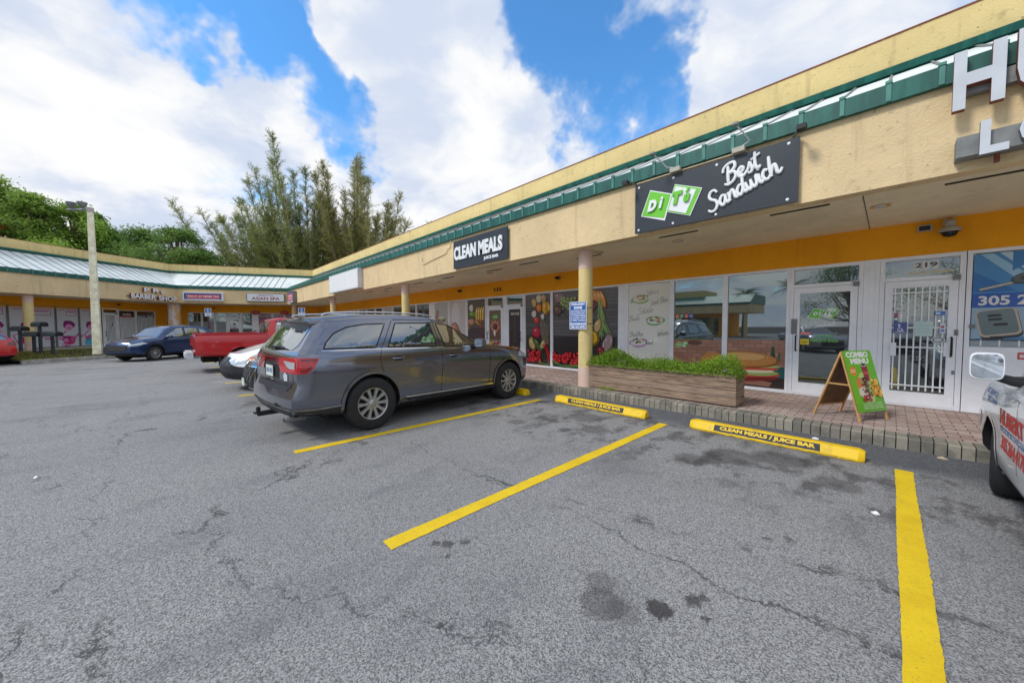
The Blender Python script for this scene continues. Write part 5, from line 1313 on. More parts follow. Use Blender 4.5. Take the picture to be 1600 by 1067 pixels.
# ------------------------------------------------------------ vehicles
def table(tab, n, sig=.018):
    xs = np.linspace(0, 1, n); a = np.array(tab, float); fine = np.linspace(-.2, 1.2, 1401)
    v = np.interp(fine, a[:, 0], a[:, 1]); k = max(1, int(sig*1000)); ker = np.hanning(2*k+1); ker /= ker.sum()
    v = np.convolve(np.pad(v, k, mode='edge'), ker, mode='valid'); return np.interp(xs, fine, v)
def curve(tab, z):
    a = np.array(tab, float); return float(np.interp(z, a[:, 0], a[:, 1]))
def loft(sp, n=110):
    """closed body shell, x forward from 0 (rear) to L, y left, z up"""
    top, belt, bot, wr, wp = (table(sp[k], n, sp.get('sig', .018)) for k in ('top', 'belt', 'bot', 'wr', 'wp'))
    W = sp['W']/2; rows = []
    def sec(i):
        w = W*wp[i]; zt, zb, z0 = top[i], belt[i], bot[i]; e = wr[i]*W*min(1, wp[i]+.03); h = max(.02, zt-zb)
        pts = [(0, z0), (.5*w, z0), (.86*w, z0+.005), (.95*w, z0+.05), (.985*w, z0+.14*(zb-z0)), (.995*w, z0+.30*(zb-z0)), (w*.988, z0+.48*(zb-z0)), (w, z0+.66*(zb-z0)), (w*1.0, z0+.78*(zb-z0)), (w*.985, z0+.90*(zb-z0)), (w*.962, zb-.01), (w*.945, zb+.012)]
        b = .945*w
        g = [(.05, .10), (.32, .36), (.62, .62), (.84, .80), (.95, .90)]
        for (f, hz) in g: pts.append((b+(e-b)*f, zb+.012+(h-.012)*hz))
        pts += [(e-.035*min(1, h*3), zb+h*.955), (e*.80, zb+h*.982), (e*.5, zt-.002), (0, zt)]
        return pts
    S = [sec(i) for i in range(n)]
    def xat(s, z): a, b = curve(sp['xr'], z), curve(sp['xf'], z); return a+s*(b-a)
    bul = sp.get('bulge', .05)
    vs = []; m = len(S[0])
    rings = [(0, q) for q in (0., .3, .55, .75, .9)]+[(i, 1.) for i in range(n)]+[(n-1, q) for q in (.9, .75, .55, .3, 0.)]
    for j, (i, q) in enumerate(rings):
        s = i/(n-1)
        for (y, z) in S[i]:
            x = xat(s, z)
            if q < 1: x += (-1 if i == 0 else 1)*bul*(1-q*q)
            vs.append((x, y*q, z))
    nr = len(rings); bm = bmesh.new()
    V = [bm.verts.new(v) for v in vs]; V2 = [bm.verts.new((v[0], -v[1], v[2])) for v in vs]
    for j in range(nr-1):
        for k in range(m-1):
            for X, fl in ((V, 0), (V2, 1)):
                q = [X[j*m+k], X[(j+1)*m+k], X[(j+1)*m+k+1], X[j*m+k+1]]
                try: bm.faces.new(q[::-1] if fl else q)
                except ValueError: pass
    bmesh.ops.remove_doubles(bm, verts=bm.verts, dist=.0008)
    bmesh.ops.dissolve_degenerate(bm, edges=bm.edges, dist=.0005)
    hole = [e for e in bm.edges if e.is_boundary]
    if hole: bmesh.ops.holes_fill(bm, edges=hole, sides=0)
    bmesh.ops.recalc_face_normals(bm, faces=bm.faces)
    me = bpy.data.meshes.new('body'); bm.to_mesh(me); bm.free(); return me
def cut_arches(me, wheels, W, deep=.34, dark='dark_void', mats=None):
    """wheel wells cut as real recesses"""
    ob = bpy.data.objects.new('tmp', me); COL.objects.link(ob); cs = []
    mb = MB()
    for (x, r) in wheels:
        for s in (1, -1):
            y0, y1 = s*(W/2-deep), s*(W/2+.3)
            mb.lathe([(r*1.11, min(y0, y1)), (r*1.11, max(y0, y1))], 'y', (x, 0, r*1.03), 40, cap=True)
    cm = mb.mesh('cut', dark); bm = bmesh.new(); bm.from_mesh(cm); bmesh.ops.recalc_face_normals(bm, faces=bm.faces); bm.to_mesh(cm); bm.free()
    co = bpy.data.objects.new('cut', cm); COL.objects.link(co)
    md = ob.modifiers.new('b', 'BOOLEAN'); md.operation = 'DIFFERENCE'; md.object = co; md.solver = 'EXACT'
    dg = bpy.context.evaluated_depsgraph_get(); dg.update()
    out = bpy.data.meshes.new_from_object(ob.evaluated_get(dg))
    bpy.data.objects.remove(ob); bpy.data.objects.remove(co)
    if len(out.polygons) < 200: out = me
    out.materials.clear()
    return out
def bvh_of(me):
    bm = bmesh.new(); bm.from_mesh(me); t = BVHTree.FromBMesh(bm); bm.free(); return t
def tess(poly, maxl):
    bm = bmesh.new(); V = [bm.verts.new((p[0], p[1], 0)) for p in poly]; bm.faces.new(V)
    bmesh.ops.triangulate(bm, faces=bm.faces[:])
    for _ in range(7):
        L = [e for e in bm.edges if e.calc_length() > maxl]
        if not L: break
        bmesh.ops.subdivide_edges(bm, edges=L, cuts=1); bmesh.ops.triangulate(bm, faces=bm.faces[:])
    bm.verts.ensure_lookup_table()
    r = ([(v.co.x, v.co.y) for v in bm.verts], [[v.index for v in f.verts] for f in bm.faces]); bm.free(); return r
class Drape:
    def __init__(s, me): s.t = bvh_of(me)
    def pts(s, P2, axis, side, off):
        out = []; last = None
        for (a, b) in P2:
            if axis == 'y': o, d = Vector((a, side*4, b)), Vector((0, -side, 0))
            elif axis == 'x': o, d = Vector((side*9 if side > 0 else -5, a, b)), Vector((-side, 0, 0))
            else: o, d = Vector((a, b, 5)), Vector((0, 0, -1))
            h = s.t.ray_cast(o, d)
            if h[0] is None:
                h = s.t.find_nearest(o+d*((4-.9) if axis == 'y' else 5)); 
            n = h[1]; 
            if n.dot(d) > 0: n = -n
            out.append(h[0]+(n*.5-d*.5).normalized()*off)
        return out
    def panel(s, poly, axis, side, name, mat, parent, off=.004, maxl=.07, smooth=True, rim=.0, thick=0.):
        v2, fs = tess(poly, maxl); v3 = s.pts(v2, axis, side, off)
        me = bpy.data.meshes.new(name); me.from_pydata([tuple(v) for v in v3], [], fs); me.materials.append(M[mat]); me.update()
        if smooth: me.polygons.foreach_set('use_smooth', [True]*len(me.polygons))
        bm = bmesh.new(); bm.from_mesh(me); bmesh.ops.recalc_face_normals(bm, faces=bm.faces)
        fsx = bm.faces[:]; 
        ref = Vector((0, side, 0)) if axis == 'y' else Vector((side, 0, 0)) if axis == 'x' else Vector((0, 0, 1))
        if sum((f.normal.dot(ref) for f in fsx)) < 0: bmesh.ops.reverse_faces(bm, faces=fsx)
        bm.to_mesh(me); bm.free()
        return link(bpy.data.objects.new(name, me), parent)
    def line(s, pts, axis, side, w, name, mat, parent, off=.0015, step=.05):
        P = [Vector(p) for p in pts]; q = [P[0]]
        for a, b in zip(P, P[1:]):
            n = max(1, int((b-a).length/step)); q += [a.lerp(b, (k+1)/n) for k in range(n)]
        A = []; B = []
        for i, p in enumerate(q):
            d = (q[min(i+1, len(q)-1)]-q[max(i-1, 0)]).normalized(); nn = Vector((-d.y, d.x))*w/2
            A.append(tuple(p+nn)); B.append(tuple(p-nn))
        v = s.pts(A+B, axis, side, off); n = len(q)
        return MB().add(v, [(i, i+1, n+i+1, n+i) for i in range(n-1)]).obj(name, mat, parent, 60)
def wheel(parent, x, y, r, side, w=.24, spokes=10, rimr=.62, rimmat='rim', kind=0):
    """tyre with a rim and spokes; side = +1 left"""
    t = MB(); c = (x, y, r); h = w/2
    pr = [(r*rimr, -h*.80), (r*rimr*1.06, -h*.96), (r*.84, -h), (r*.95, -h*.90), (r*.985, -h*.70), (r, -h*.35), (r, h*.35), (r*.985, h*.70), (r*.95, h*.90), (r*.84, h), (r*rimr*1.06, h*.96), (r*rimr, h*.80)]
    t.lathe(pr, 'y', c, 48)
    wh = bpy.data.objects.new('wheel', None); link(wh, parent)
    t.obj('tyre', 'tyre', wh, 50)
    s = side; R0 = r*rimr; m = MB()
    m.lathe([(R0*1.02, s*h*.82), (R0*1.0, s*h*.86), (R0*.93, s*h*.80), (R0*.90, s*h*.45), (R0*.88, -s*h*.5)], 'y', c, 48)
    for k in range(spokes):
        a = 2*math.pi*k/spokes; ca, sa = math.cos(a), math.sin(a)
        ring = []
        for (rad, hw, yy) in ((R0*.16, .034*r/.38, s*h*.70), (R0*.55, .022*r/.38, s*h*.80), (R0*.95, .034*r/.38, s*h*.80)):
            for (o, dy) in ((-hw, -s*.03), (-hw*.8, 0), (hw*.8, 0), (hw, -s*.03)):
                ring.append((x+rad*ca-o*sa, y+yy+dy, r+rad*sa+o*ca))
        m.add(ring, [(j*4+q, j*4+q+1, (j+1)*4+q+1, (j+1)*4+q) for j in range(2) for q in range(3)])
    m.lathe([(R0*.24, s*h*.5), (R0*.24, s*h*.76), (R0*.20, s*h*.82), (.001, s*h*.83)], 'y', c, 20)
    m.obj('rim', rimmat, wh, 40)
    d = MB(); d.lathe([(R0*.92, s*h*.30), (R0*.3, s*h*.34), (.001, s*h*.34)], 'y', c, 30); d.obj('brake_disc', 'rim_dark', wh, 40)
    return wh
def arch_trim(D, parent, x, r, side, mat, w=.05, z0=.30):
    pts = []; rr_ = r*1.11+w*.45
    for k in range(31):
        a = math.pi*(1.12-1.24*k/30); px, pz = x+rr_*math.cos(a), r*1.03+rr_*math.sin(a)
        pts.append((px, pz))
    D.line(pts, 'y', side, w, 'arch_trim', mat, parent, off=.012)
def body_obj(me, mat, parent, name='body', mats2=('dark_void',), wheels=(), zlow=None):
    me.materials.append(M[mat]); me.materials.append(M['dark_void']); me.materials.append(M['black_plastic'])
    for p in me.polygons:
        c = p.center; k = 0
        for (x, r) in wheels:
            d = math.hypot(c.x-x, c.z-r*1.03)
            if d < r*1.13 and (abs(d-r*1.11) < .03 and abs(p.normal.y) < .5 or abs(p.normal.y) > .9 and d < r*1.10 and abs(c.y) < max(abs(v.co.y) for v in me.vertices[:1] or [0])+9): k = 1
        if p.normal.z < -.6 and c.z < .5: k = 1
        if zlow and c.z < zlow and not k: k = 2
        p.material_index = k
    shade(me, 38)
    o = bpy.data.objects.new(name, me); return link(o, parent)
def mirror2(poly): return [(-a, b) for a, b in poly]
def seam_set(D, parent, lines, w=.009):
    for side in (1, -1):
        for L in lines: D.line(L, 'y', side, w, 'door_seam', 'seam', parent)
def handle(D, parent, x, z, side, mat, l=.20):
    p = D.pts([(x-l/2, z), (x+l/2, z)], 'y', side, .03)
    MB().tube([tuple(p[0]-Vector((0, side*.03, 0))), tuple(p[0].lerp(p[1], .12)), tuple(p[0].lerp(p[1], .88)), tuple(p[1]-Vector((0, side*.03, 0)))], .014, 8).obj('door_handle', mat, parent, 50)
    D.panel([(x-l*.32, z-.035), (x+l*.32, z-.035), (x+l*.36, z), (x+l*.32, z+.035), (x-l*.32, z+.035), (x-l*.36, z)], 'y', side, 'handle_cup', 'black_plastic', parent, .0015)
def side_mirror(parent, x, y, z, side, mat, s=1., big=False):
    mb = MB(); n = 12; w = .12*s; h = .085*s
    vs = []
    for (dx, k) in ((-.05, 1.), (-.03, 1.04), (.04, .9), (.09, .45)):
        for i in range(n):
            a = 2*math.pi*i/n; vs.append((x+dx*s, y+side*(w+.04)+k*w*math.copysign(abs(math.cos(a))**.6, math.cos(a)), z+k*h*math.copysign(abs(math.sin(a))**.6, math.sin(a))))
    mb.add(vs, [(j*n+i, j*n+(i+1) % n, (j+1)*n+(i+1) % n, (j+1)*n+i) for j in range(3) for i in range(n)]+[tuple(range(3*n, 4*n)), tuple(range(n))[::-1]])
    m = mb.obj('side_mirror', mat, parent, 50)
    mb = MB(); mb.add([(x-.0515*s, y+side*(w+.04)+.86*w*math.copysign(abs(math.cos(2*math.pi*i/16))**.6, math.cos(2*math.pi*i/16)), z+.84*h*math.copysign(abs(math.sin(2*math.pi*i/16))**.6, math.sin(2*math.pi*i/16))) for i in range(16)], [tuple(range(16))])
    mb.obj('mirror_pane', 'mirror_glass', m)
    MB().box(x-.03, x+.05, min(y-side*.04, y+side*.06), max(y-side*.04, y+side*.06), z-h*.9, z-h*.35).obj('mirror_arm', 'black_plastic', m)
    return m
def place(t, x, y, deg, L, scale=1.):
    """children were built with x from 0 (rear) to L: shift them so the root sits under the middle"""
    for c in bpy.data.objects:
        if c.parent == t: c.location.x -= L/2
    t.location = (x, y, 0); t.rotation_euler = (0, 0, R(deg)); t.scale = (scale,)*3

def suv_body(t, sp, mat, wheels, glass, rear=None, front=None, seams=(), wheelw=.25, spokes=10, trim=None, track=None, deep=.36, handles=(), lower=None, rimr=.62):
    me = loft(sp); me = cut_arches(me, wheels, sp['W'], deep); D = Drape(me)
    Df = Drape(loft(sp))
    body_obj(me, mat, t, wheels=wheels)
    for side in (1, -1):
        for g in glass: Df.panel(g, 'y', side, 'side_window', 'car_glass', t, .003)
        for g in glass: Df.line(list(g)+[g[0]], 'y', side, .016, 'window_trim', 'seam' if not sp.get('chrome') else 'chrome', t, off=.005)
        for (x, z) in handles: handle(Df, t, x, z, side, mat)
        for (x, r) in wheels:
            wheel(t, x, side*((track or sp['W']/2-.01)-wheelw/2), r, side, wheelw, spokes, rimr)
            if trim: arch_trim(Df, t, x, r, side, trim, .045)
    seam_set(Df, t, seams)
    if rear: Df.panel(rear, 'x', -1, 'rear_window', 'car_glass', t, .004)
    if front: Df.panel(front, 'x', 1, 'windscreen', 'car_glass', t, .004)
    return me, Df

def rplate(D, t, side, z, w=.30, h=.15, y=0, txt='', off=.02):
    p = D.pts([(y, z)], 'x', side, off)[0]; x = p.x
    MB().box(min(x, x+side*.008), max(x, x+side*.008), y-w/2, y+w/2, z-h/2, z+h/2).obj('licence_plate', 'plate', t)
    if txt:
        sx = -1 if side < 0 else 1
        vs, fs = text_box(txt, -w*.42, -h*.22, w*.42, h*.25, .03)
        MB().add([(x+side*.0095, y+(v[0] if side > 0 else -v[0]), z+v[1]) for v in vs], fs).obj('plate_lettering', 'sign_blue', t, fix=False)

def durango():
    t = thing('parked_suv', 'dark grey metallic seven-seat SUV with silver ten-spoke wheels, nose to the shops', 'car')
    L = 5.11
    sp = dict(W=1.92, top=[(0, 1.63), (.05, 1.655), (.14, 1.69), (.32, 1.71), (.44, 1.68), (.52, 1.61), (.70, 1.20), (.75, 1.15), (.90, 1.07), (1, .93)],
              belt=[(0, 1.175), (.15, 1.175), (.40, 1.145), (.60, 1.115), (.70, 1.10), (.80, 1.06), (.93, .98), (1, .86)],
              bot=[(0, .34), (.08, .30), (.15, .27), (.85, .25), (.95, .27), (1, .33)],
              wr=[(0, .70), (.08, .715), (.2, .735), (.45, .735), (.55, .72), (.69, .79), (.82, .85), (1, .80)],
              wp=[(0, .895), (.012, .935), (.035, .968), (.08, .988), (.15, .998), (.3, .985), (.65, .985), (.84, .995), (.92, .95), (.97, .88), (1, .74)],
              xr=[(.25, .08), (.33, .0), (.45, -.06), (.66, -.06), (.70, -.03), (.74, .01), (.85, .005), (1.08, .01), (1.17, .04), (1.25, .10), (1.52, .29), (1.60, .28), (1.68, .24), (1.8, .24)],
              xf=[(.2, 4.66), (.35, 4.74), (.6, 4.78), (.85, 4.76), (.95, 4.70), (1.2, 4.6), (1.8, 4.4)], bulge=.045, sig=.012)
    wh = [(.98, .385), (3.93, .385)]
    quarter = [(.33, 1.215), (.37, 1.29), (.49, 1.41), (.68, 1.495), (.92, 1.535), (1.27, 1.55), (1.05, 1.20)]
    rear_w = [(1.25, 1.20), (1.45, 1.555), (2.10, 1.56), (2.15, 1.165)]
    front_w = [(2.32, 1.155), (2.24, 1.555), (2.46, 1.535), (2.75, 1.425), (2.98, 1.27), (3.09, 1.155)]
    seams = [[(1.40, 1.60), (1.15, 1.2), (1.10, 1.06), (1.12, .90), (1.24, .62), (1.46, .37)], [(2.17, 1.61), (2.23, 1.14), (2.24, .85), (2.20, .38)],
             [(3.38, 1.07), (3.38, .8), (3.34, .38)], [(1.46, .37), (3.34, .365)], [(1.42, 1.61), (2.2, 1.615), (2.62, 1.56), (3.0, 1.36)]]
    me, D = suv_body(t, sp, 'paint_grey', wh, [quarter, rear_w, front_w], seams=seams, trim='paint_grey', handles=[(1.40, 1.02), (2.48, 1.0)], wheelw=.26, rimr=.60)
    D.panel([(-.62, 1.20), (.62, 1.20), (.69, 1.26), (.62, 1.53), (-.62, 1.53), (-.69, 1.26)], 'x', -1, 'rear_window', 'car_glass', t, .005)
    D.panel([(-.72, 1.21), (-.60, 1.55), (-.3, 1.58), (.3, 1.58), (.60, 1.55), (.72, 1.21)], 'x', 1, 'windscreen', 'car_glass', t, .004)
    for side in (1, -1):
        lo = D.panel([(-.03, .905), (.11, .90), (.20, .985), (.26, 1.095), (.10, 1.105), (-.03, 1.105)], 'y', side, 'taillight', 'red_lens', t, .010, .04)
        D.panel([(.0, 1.07), (.22, 1.065), (.23, 1.085), (.0, 1.09)], 'y', side, 'lamp_strip', 'red_lens_dark', lo, .013)
        D.panel([(.0, .935), (.10, .925), (.17, .99), (.16, 1.0), (.09, .945), (.0, .955)], 'y', side, 'lamp_strip', 'red_lens_dark', lo, .013)
        lo2 = D.panel([(side*.30, 1.045), (side*.52, 1.03), (side*.66, .925), (side*.905, .905), (side*.905, 1.105), (side*.30, 1.095)], 'x', -1, 'taillight', 'red_lens', t, .010, .04)
        D.panel([(side*.52, 1.04), (side*.62, .985), (side*.70, .965), (side*.84, .965), (side*.84, 1.05), (side*.52, 1.06)], 'x', -1, 'reverse_light', 'clear_lens', lo2, .014, .03)
    D.panel([(-.32, 1.045), (.32, 1.045), (.32, 1.10), (-.32, 1.10)], 'x', -1, 'light_bar', 'red_lens_dark', t, .012)
    D.panel([(-.30, .80), (.30, .80), (.34, 1.0), (-.34, 1.0)], 'x', -1, 'plate_recess', 'black_plastic', t, .004)
    rplate(D, t, -1, .90, .30, .15, txt='QKX D42', off=.018)
    D.panel([(-.62, .665), (.62, .665), (.72, .735), (.68, .75), (-.68, .75), (-.72, .735)], 'x', -1, 'step_pad', 'black_plastic', t, .006)
    for y in (-.76, .76): D.line([(y, .77), (y, .98)], 'x', -1, .010, 'tailgate_seam', 'seam', t)
    D.line([(-.76, .77), (.76, .77)], 'x', -1, .010, 'tailgate_seam', 'seam', t)
    for side in (1, -1):
        D.line([(-.02, .445), (.2, .435), (.52, .44)], 'y', side, .026, 'bumper_strip', 'metal_grey', t, off=.006)
        D.panel([(-.02, .31), (.52, .30), (.52, .42), (-.02, .425)], 'y', side, 'bumper_lower', 'dark_plastic', t, .004)
        D.line([(1.52, .405), (2.5, .39), (3.46, .385)], 'y', side, .020, 'sill_strip', 'chrome', t, off=.008)
        D.panel([(1.46, .285), (3.46, .27), (3.46, .365), (1.50, .385)], 'y', side, 'sill_cladding', 'dark_plastic', t, .004, .15)
        D.line([(.30, 1.185), (1.1, 1.175), (2.2, 1.145), (3.12, 1.14)], 'y', side, .014, 'belt_moulding', 'chrome', t, off=.004)
        MB().tube(catmull([(.42, side*.60, 1.665), (.55, side*.61, 1.70), (1.2, side*.625, 1.725), (2.0, side*.62, 1.71), (2.25, side*.61, 1.67)], 5), .013, 8).obj('roof_rail', 'chrome', t, 50)
        side_mirror(t, 3.02, side*.89, 1.20, side, 'paint_grey')
        D.panel([(side*.45, .84), (side*.86, .88), (side*.86, .98), (side*.50, .96)], 'x', 1, 'headlight', 'clear_lens', t, .006, .05)
        D.panel([(4.25, .88), (4.62, .82), (4.68, .84), (4.66, .93), (4.30, .97)], 'y', side, 'headlight', 'clear_lens', t, .006, .05)
    D.panel([(-.75, .34), (.75, .34), (.80, .42), (-.80, .42)], 'x', -1, 'bumper_lower', 'dark_plastic', t, .006)
    D.line([(-.84, .445), (-.4, .44), (.4, .44), (.84, .445)], 'x', -1, .026, 'bumper_strip', 'metal_grey', t, off=.008)
    MB().lathe([(.030, -.10), (.036, -.09), (.036, .16), (.028, .16)], 'x', (.02, -.62, .30), 16).obj('tailpipe', 'metal_grey', t, 50)
    mb = MB(); mb.box(-.22, .25, -.032, .032, .28, .34); mb.box(-.26, -.14, -.05, .05, .315, .335); mb.lathe([(.024, .33), (.024, .36), (.03, .375), (.024, .40), (.001, .41)], 'z', (-.21, 0, 0), 14); mb.obj('tow_hitch', 'black_plastic', t, 40)
    mb = MB(); sec = []
    for k in range(15):
        y = -.68+1.36*k/14; e = abs(y)/.68; xb = .10+.12*e*e; zt = 1.605-.03*e*e
        sec.append([(xb, y, zt), (xb+.02, y, zt-.028), (xb+.28, y, zt-.05), (xb+.42, y, zt+.035), (xb+.2, y, zt+.024)])
    mb.add([p for q in sec for p in q], [(i*5+k, i*5+(k+1) % 5, (i+1)*5+(k+1) % 5, (i+1)*5+k) for i in range(14) for k in range(5)]+[tuple(range(5)), tuple(range(70, 75))[::-1]])
    mb.obj('roof_spoiler', 'paint_grey', t, 40)
    MB().box(.100, .112, -.16, .16, 1.578, 1.594).obj('brake_light', 'red_lens_dark', t)
    wp = D.pts([(.05, 1.215), (-.30, 1.225), (-.42, 1.22)], 'x', -1, .035); MB().tube([tuple(p) for p in wp], [.022, .012, .008], 8).obj('rear_wiper', 'black_plastic', t, 50)
    D.panel([(-.60, .80), (-.50, .79), (-.47, .86), (-.53, .91), (-.61, .88)], 'x', -1, 'sticker', 'alu', t, .007, .03)
    D.panel([(-.10, .775), (.02, .77), (.02, .785), (-.10, .79)], 'x', -1, 'badge', 'chrome', t, .008, .03)
    D.panel([(-.40, .66), (.40, .66), (.42, .88), (-.42, .88)], 'x', 1, 'grille', 'black_plastic', t, .006)
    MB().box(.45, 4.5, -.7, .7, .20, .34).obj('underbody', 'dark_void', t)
    place(t, -6.22, 3.60, 95.0, L)
    return t
durango()
def dark_crossover():
    t = thing('parked_crossover', 'dark crossover with mesh grille parked nose-out beside the grey SUV', 'car'); L = 4.5
    sp = dict(W=1.84, top=[(0, 1.52), (.1, 1.60), (.4, 1.64), (.55, 1.58), (.72, 1.08), (.90, .98), (1, .82)], belt=[(0, 1.05), (.4, 1.0), (.72, .97), (.92, .90), (1, .72)], bot=[(0, .3), (.1, .22), (.9, .2), (1, .26)],
              wr=[(0, .66), (.3, .72), (.6, .70), (.75, .8), (1, .78)], wp=[(0, .84), (.05, .95), (.2, 1), (.85, 1), (.95, .93), (1, .72)], xr=[(.2, .1), (.5, 0), (.9, .06), (1.6, .4)], xf=[(.2, 4.36), (.45, 4.5), (.7, 4.46), (.9, 4.36), (1.6, 4.2)], bulge=.12)
    wh = [(.85, .35), (3.55, .35)]
    me, D = suv_body(t, sp, 'paint_dark', wh, [[(.7, 1.08), (.9, 1.45), (1.3, 1.52), (2.3, 1.52), (3.0, 1.08)]], front=[(-.66, 1.08), (-.52, 1.48), (.52, 1.48), (.66, 1.08)], rear=[(-.6, 1.1), (-.5, 1.5), (.5, 1.5), (.6, 1.1)], wheelw=.22, spokes=8)
    gr = [(-.62, .52), (-.50, .30), (.50, .30), (.62, .52), (.55, .74), (-.55, .74)]
    g = D.panel(gr, 'x', 1, 'grille', 'dark_void', t, .006, .05)
    for k in range(9):      # mesh of diagonal bars
        for s in (1, -1):
            y = -.55+k*.14; D.line([(y, .32), (y+s*.28, .72)], 'x', 1, .014, 'grille_mesh', 'metal_grey', g, off=.012, step=.06) if -.6 < y+s*.28 < .6 else None
    D.line(gr+[gr[0]], 'x', 1, .022, 'grille_surround', 'chrome', t, off=.012)
    for s in (1, -1):
        D.panel([(s*.64, .70), (s*.88, .745), (s*.86, .80), (s*.64, .77)], 'x', 1, 'headlight', 'clear_lens', t, .008, .05)
        D.panel([(s*.62, .34), (s*.86, .36), (s*.84, .52), (s*.68, .52)], 'x', 1, 'fog_light_bay', 'black_plastic', t, .006, .05)
        side_mirror(t, 3.0, s*.86, 1.05, s, 'paint_dark', .9)
        MB().tube([(.7, s*.58, 1.60), (.85, s*.6, 1.66), (2.2, s*.6, 1.67), (2.4, s*.58, 1.62)], .016, 8).obj('roof_rail', 'black_plastic', t, 50)
    for x in (1.0, 2.0): MB().tube([(x, -.6, 1.66), (x, .6, 1.66)], .016, 8).obj('roof_bar', 'black_plastic', t, 50)
    D.line([(-.4, .86), (.4, .86)], 'x', 1, .03, 'bonnet_edge', 'seam', t, off=.003)
    rplate(D, t, 1, .42, .3, .14, off=.03)
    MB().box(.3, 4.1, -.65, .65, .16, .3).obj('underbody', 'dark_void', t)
    place(t, -8.85, 3.40, -90, L)
dark_crossover()
def white_van():
    t = thing('parked_van', 'white compact cargo van with unpainted dark bumper, nose-out between the crossover and red pickup', 'van'); L = 4.75
    sp = dict(W=1.83, top=[(0, 1.84), (.1, 1.88), (.52, 1.87), (.60, 1.80), (.80, 1.18), (.92, 1.02), (1, .88)], belt=[(0, 1.1), (.5, 1.08), (.8, 1.02), (.92, .92), (1, .78)], bot=[(0, .3), (.1, .24), (.9, .22), (1, .28)],
              wr=[(0, .82), (.4, .84), (.62, .76), (.8, .84), (1, .80)], wp=[(0, .92), (.05, .98), (.2, 1), (.85, 1), (.95, .90), (1, .66)], xr=[(.2, .05), (.5, 0), (1.9, .08)], xf=[(.2, 4.58), (.45, 4.75), (.62, 4.75), (.8, 4.62), (1., 4.5), (1.9, 4.3)], bulge=.16)
    wh = [(.9, .34), (3.85, .34)]
    me, D = suv_body(t, sp, 'paint_white', wh, [[(2.75, 1.12), (2.8, 1.62), (2.98, 1.62), (3.62, 1.12)]], front=[(-.70, 1.17), (-.60, 1.70), (.60, 1.70), (.70, 1.17)], wheelw=.2, spokes=12, seams=[[(2.6, 1.75), (2.55, .35)], [(3.5, 1.1), (3.45, .35)]])
    b = D.panel([(-.90, .24), (.90, .24), (.91, .56), (.70, .60), (.45, .60), (.40, .72), (-.40, .72), (-.45, .60), (-.70, .60), (-.91, .56)], 'x', 1, 'front_bumper', 'dark_plastic', t, .02, .06)
    D.panel([(-.55, .30), (.55, .30), (.50, .46), (-.50, .46)], 'x', 1, 'air_intake', 'black_plastic', b, .028)
    for k in range(3): D.line([(-.52, .34+.05*k), (.52, .34+.05*k)], 'x', 1, .012, 'intake_slat', 'dark_plastic', b, off=.034)
    for s in (1, -1):
        D.panel([(4.02, .30), (4.72, .24), (4.74, .50), (4.5, .58), (4.15, .66)], 'y', s, 'bumper_corner', 'dark_plastic', t, .012, .05)
        h = D.panel([(s*.42, .68), (s*.60, .64), (s*.88, .70), (s*.88, .88), (s*.60, .80)], 'x', 1, 'headlight', 'clear_lens', t, .012, .05)
        D.panel([(s*.78, .72), (s*.88, .73), (s*.88, .83), (s*.79, .80)], 'x', 1, 'turn_signal', 'amber_lens', h, .018, .05)
        side_mirror(t, 3.55, s*.9, 1.16, s, 'black_plastic', 1.1)
    D.panel([(-.30, .64), (.30, .64), (.36, .80), (-.36, .80)], 'x', 1, 'grille', 'black_plastic', t, .025); 
    for k in range(5): D.line([(-.24+k*.12, .65), (-.26+k*.13, .79)], 'x', 1, .02, 'grille_bar', 'chrome', t, off=.032)
    D.line([(-.68, 1.13), (.68, 1.13)], 'x', 1, .05, 'cowl', 'black_plastic', t, off=.006)
    w = D.pts([(-.3, 1.16), (.35, 1.25)], 'x', 1, .03); MB().tube([tuple(p) for p in w], .01, 6).obj('wiper', 'black_plastic', t)
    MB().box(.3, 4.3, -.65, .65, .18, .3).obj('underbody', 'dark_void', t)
    place(t, -11.0, 3.38, -90, L)
white_van()
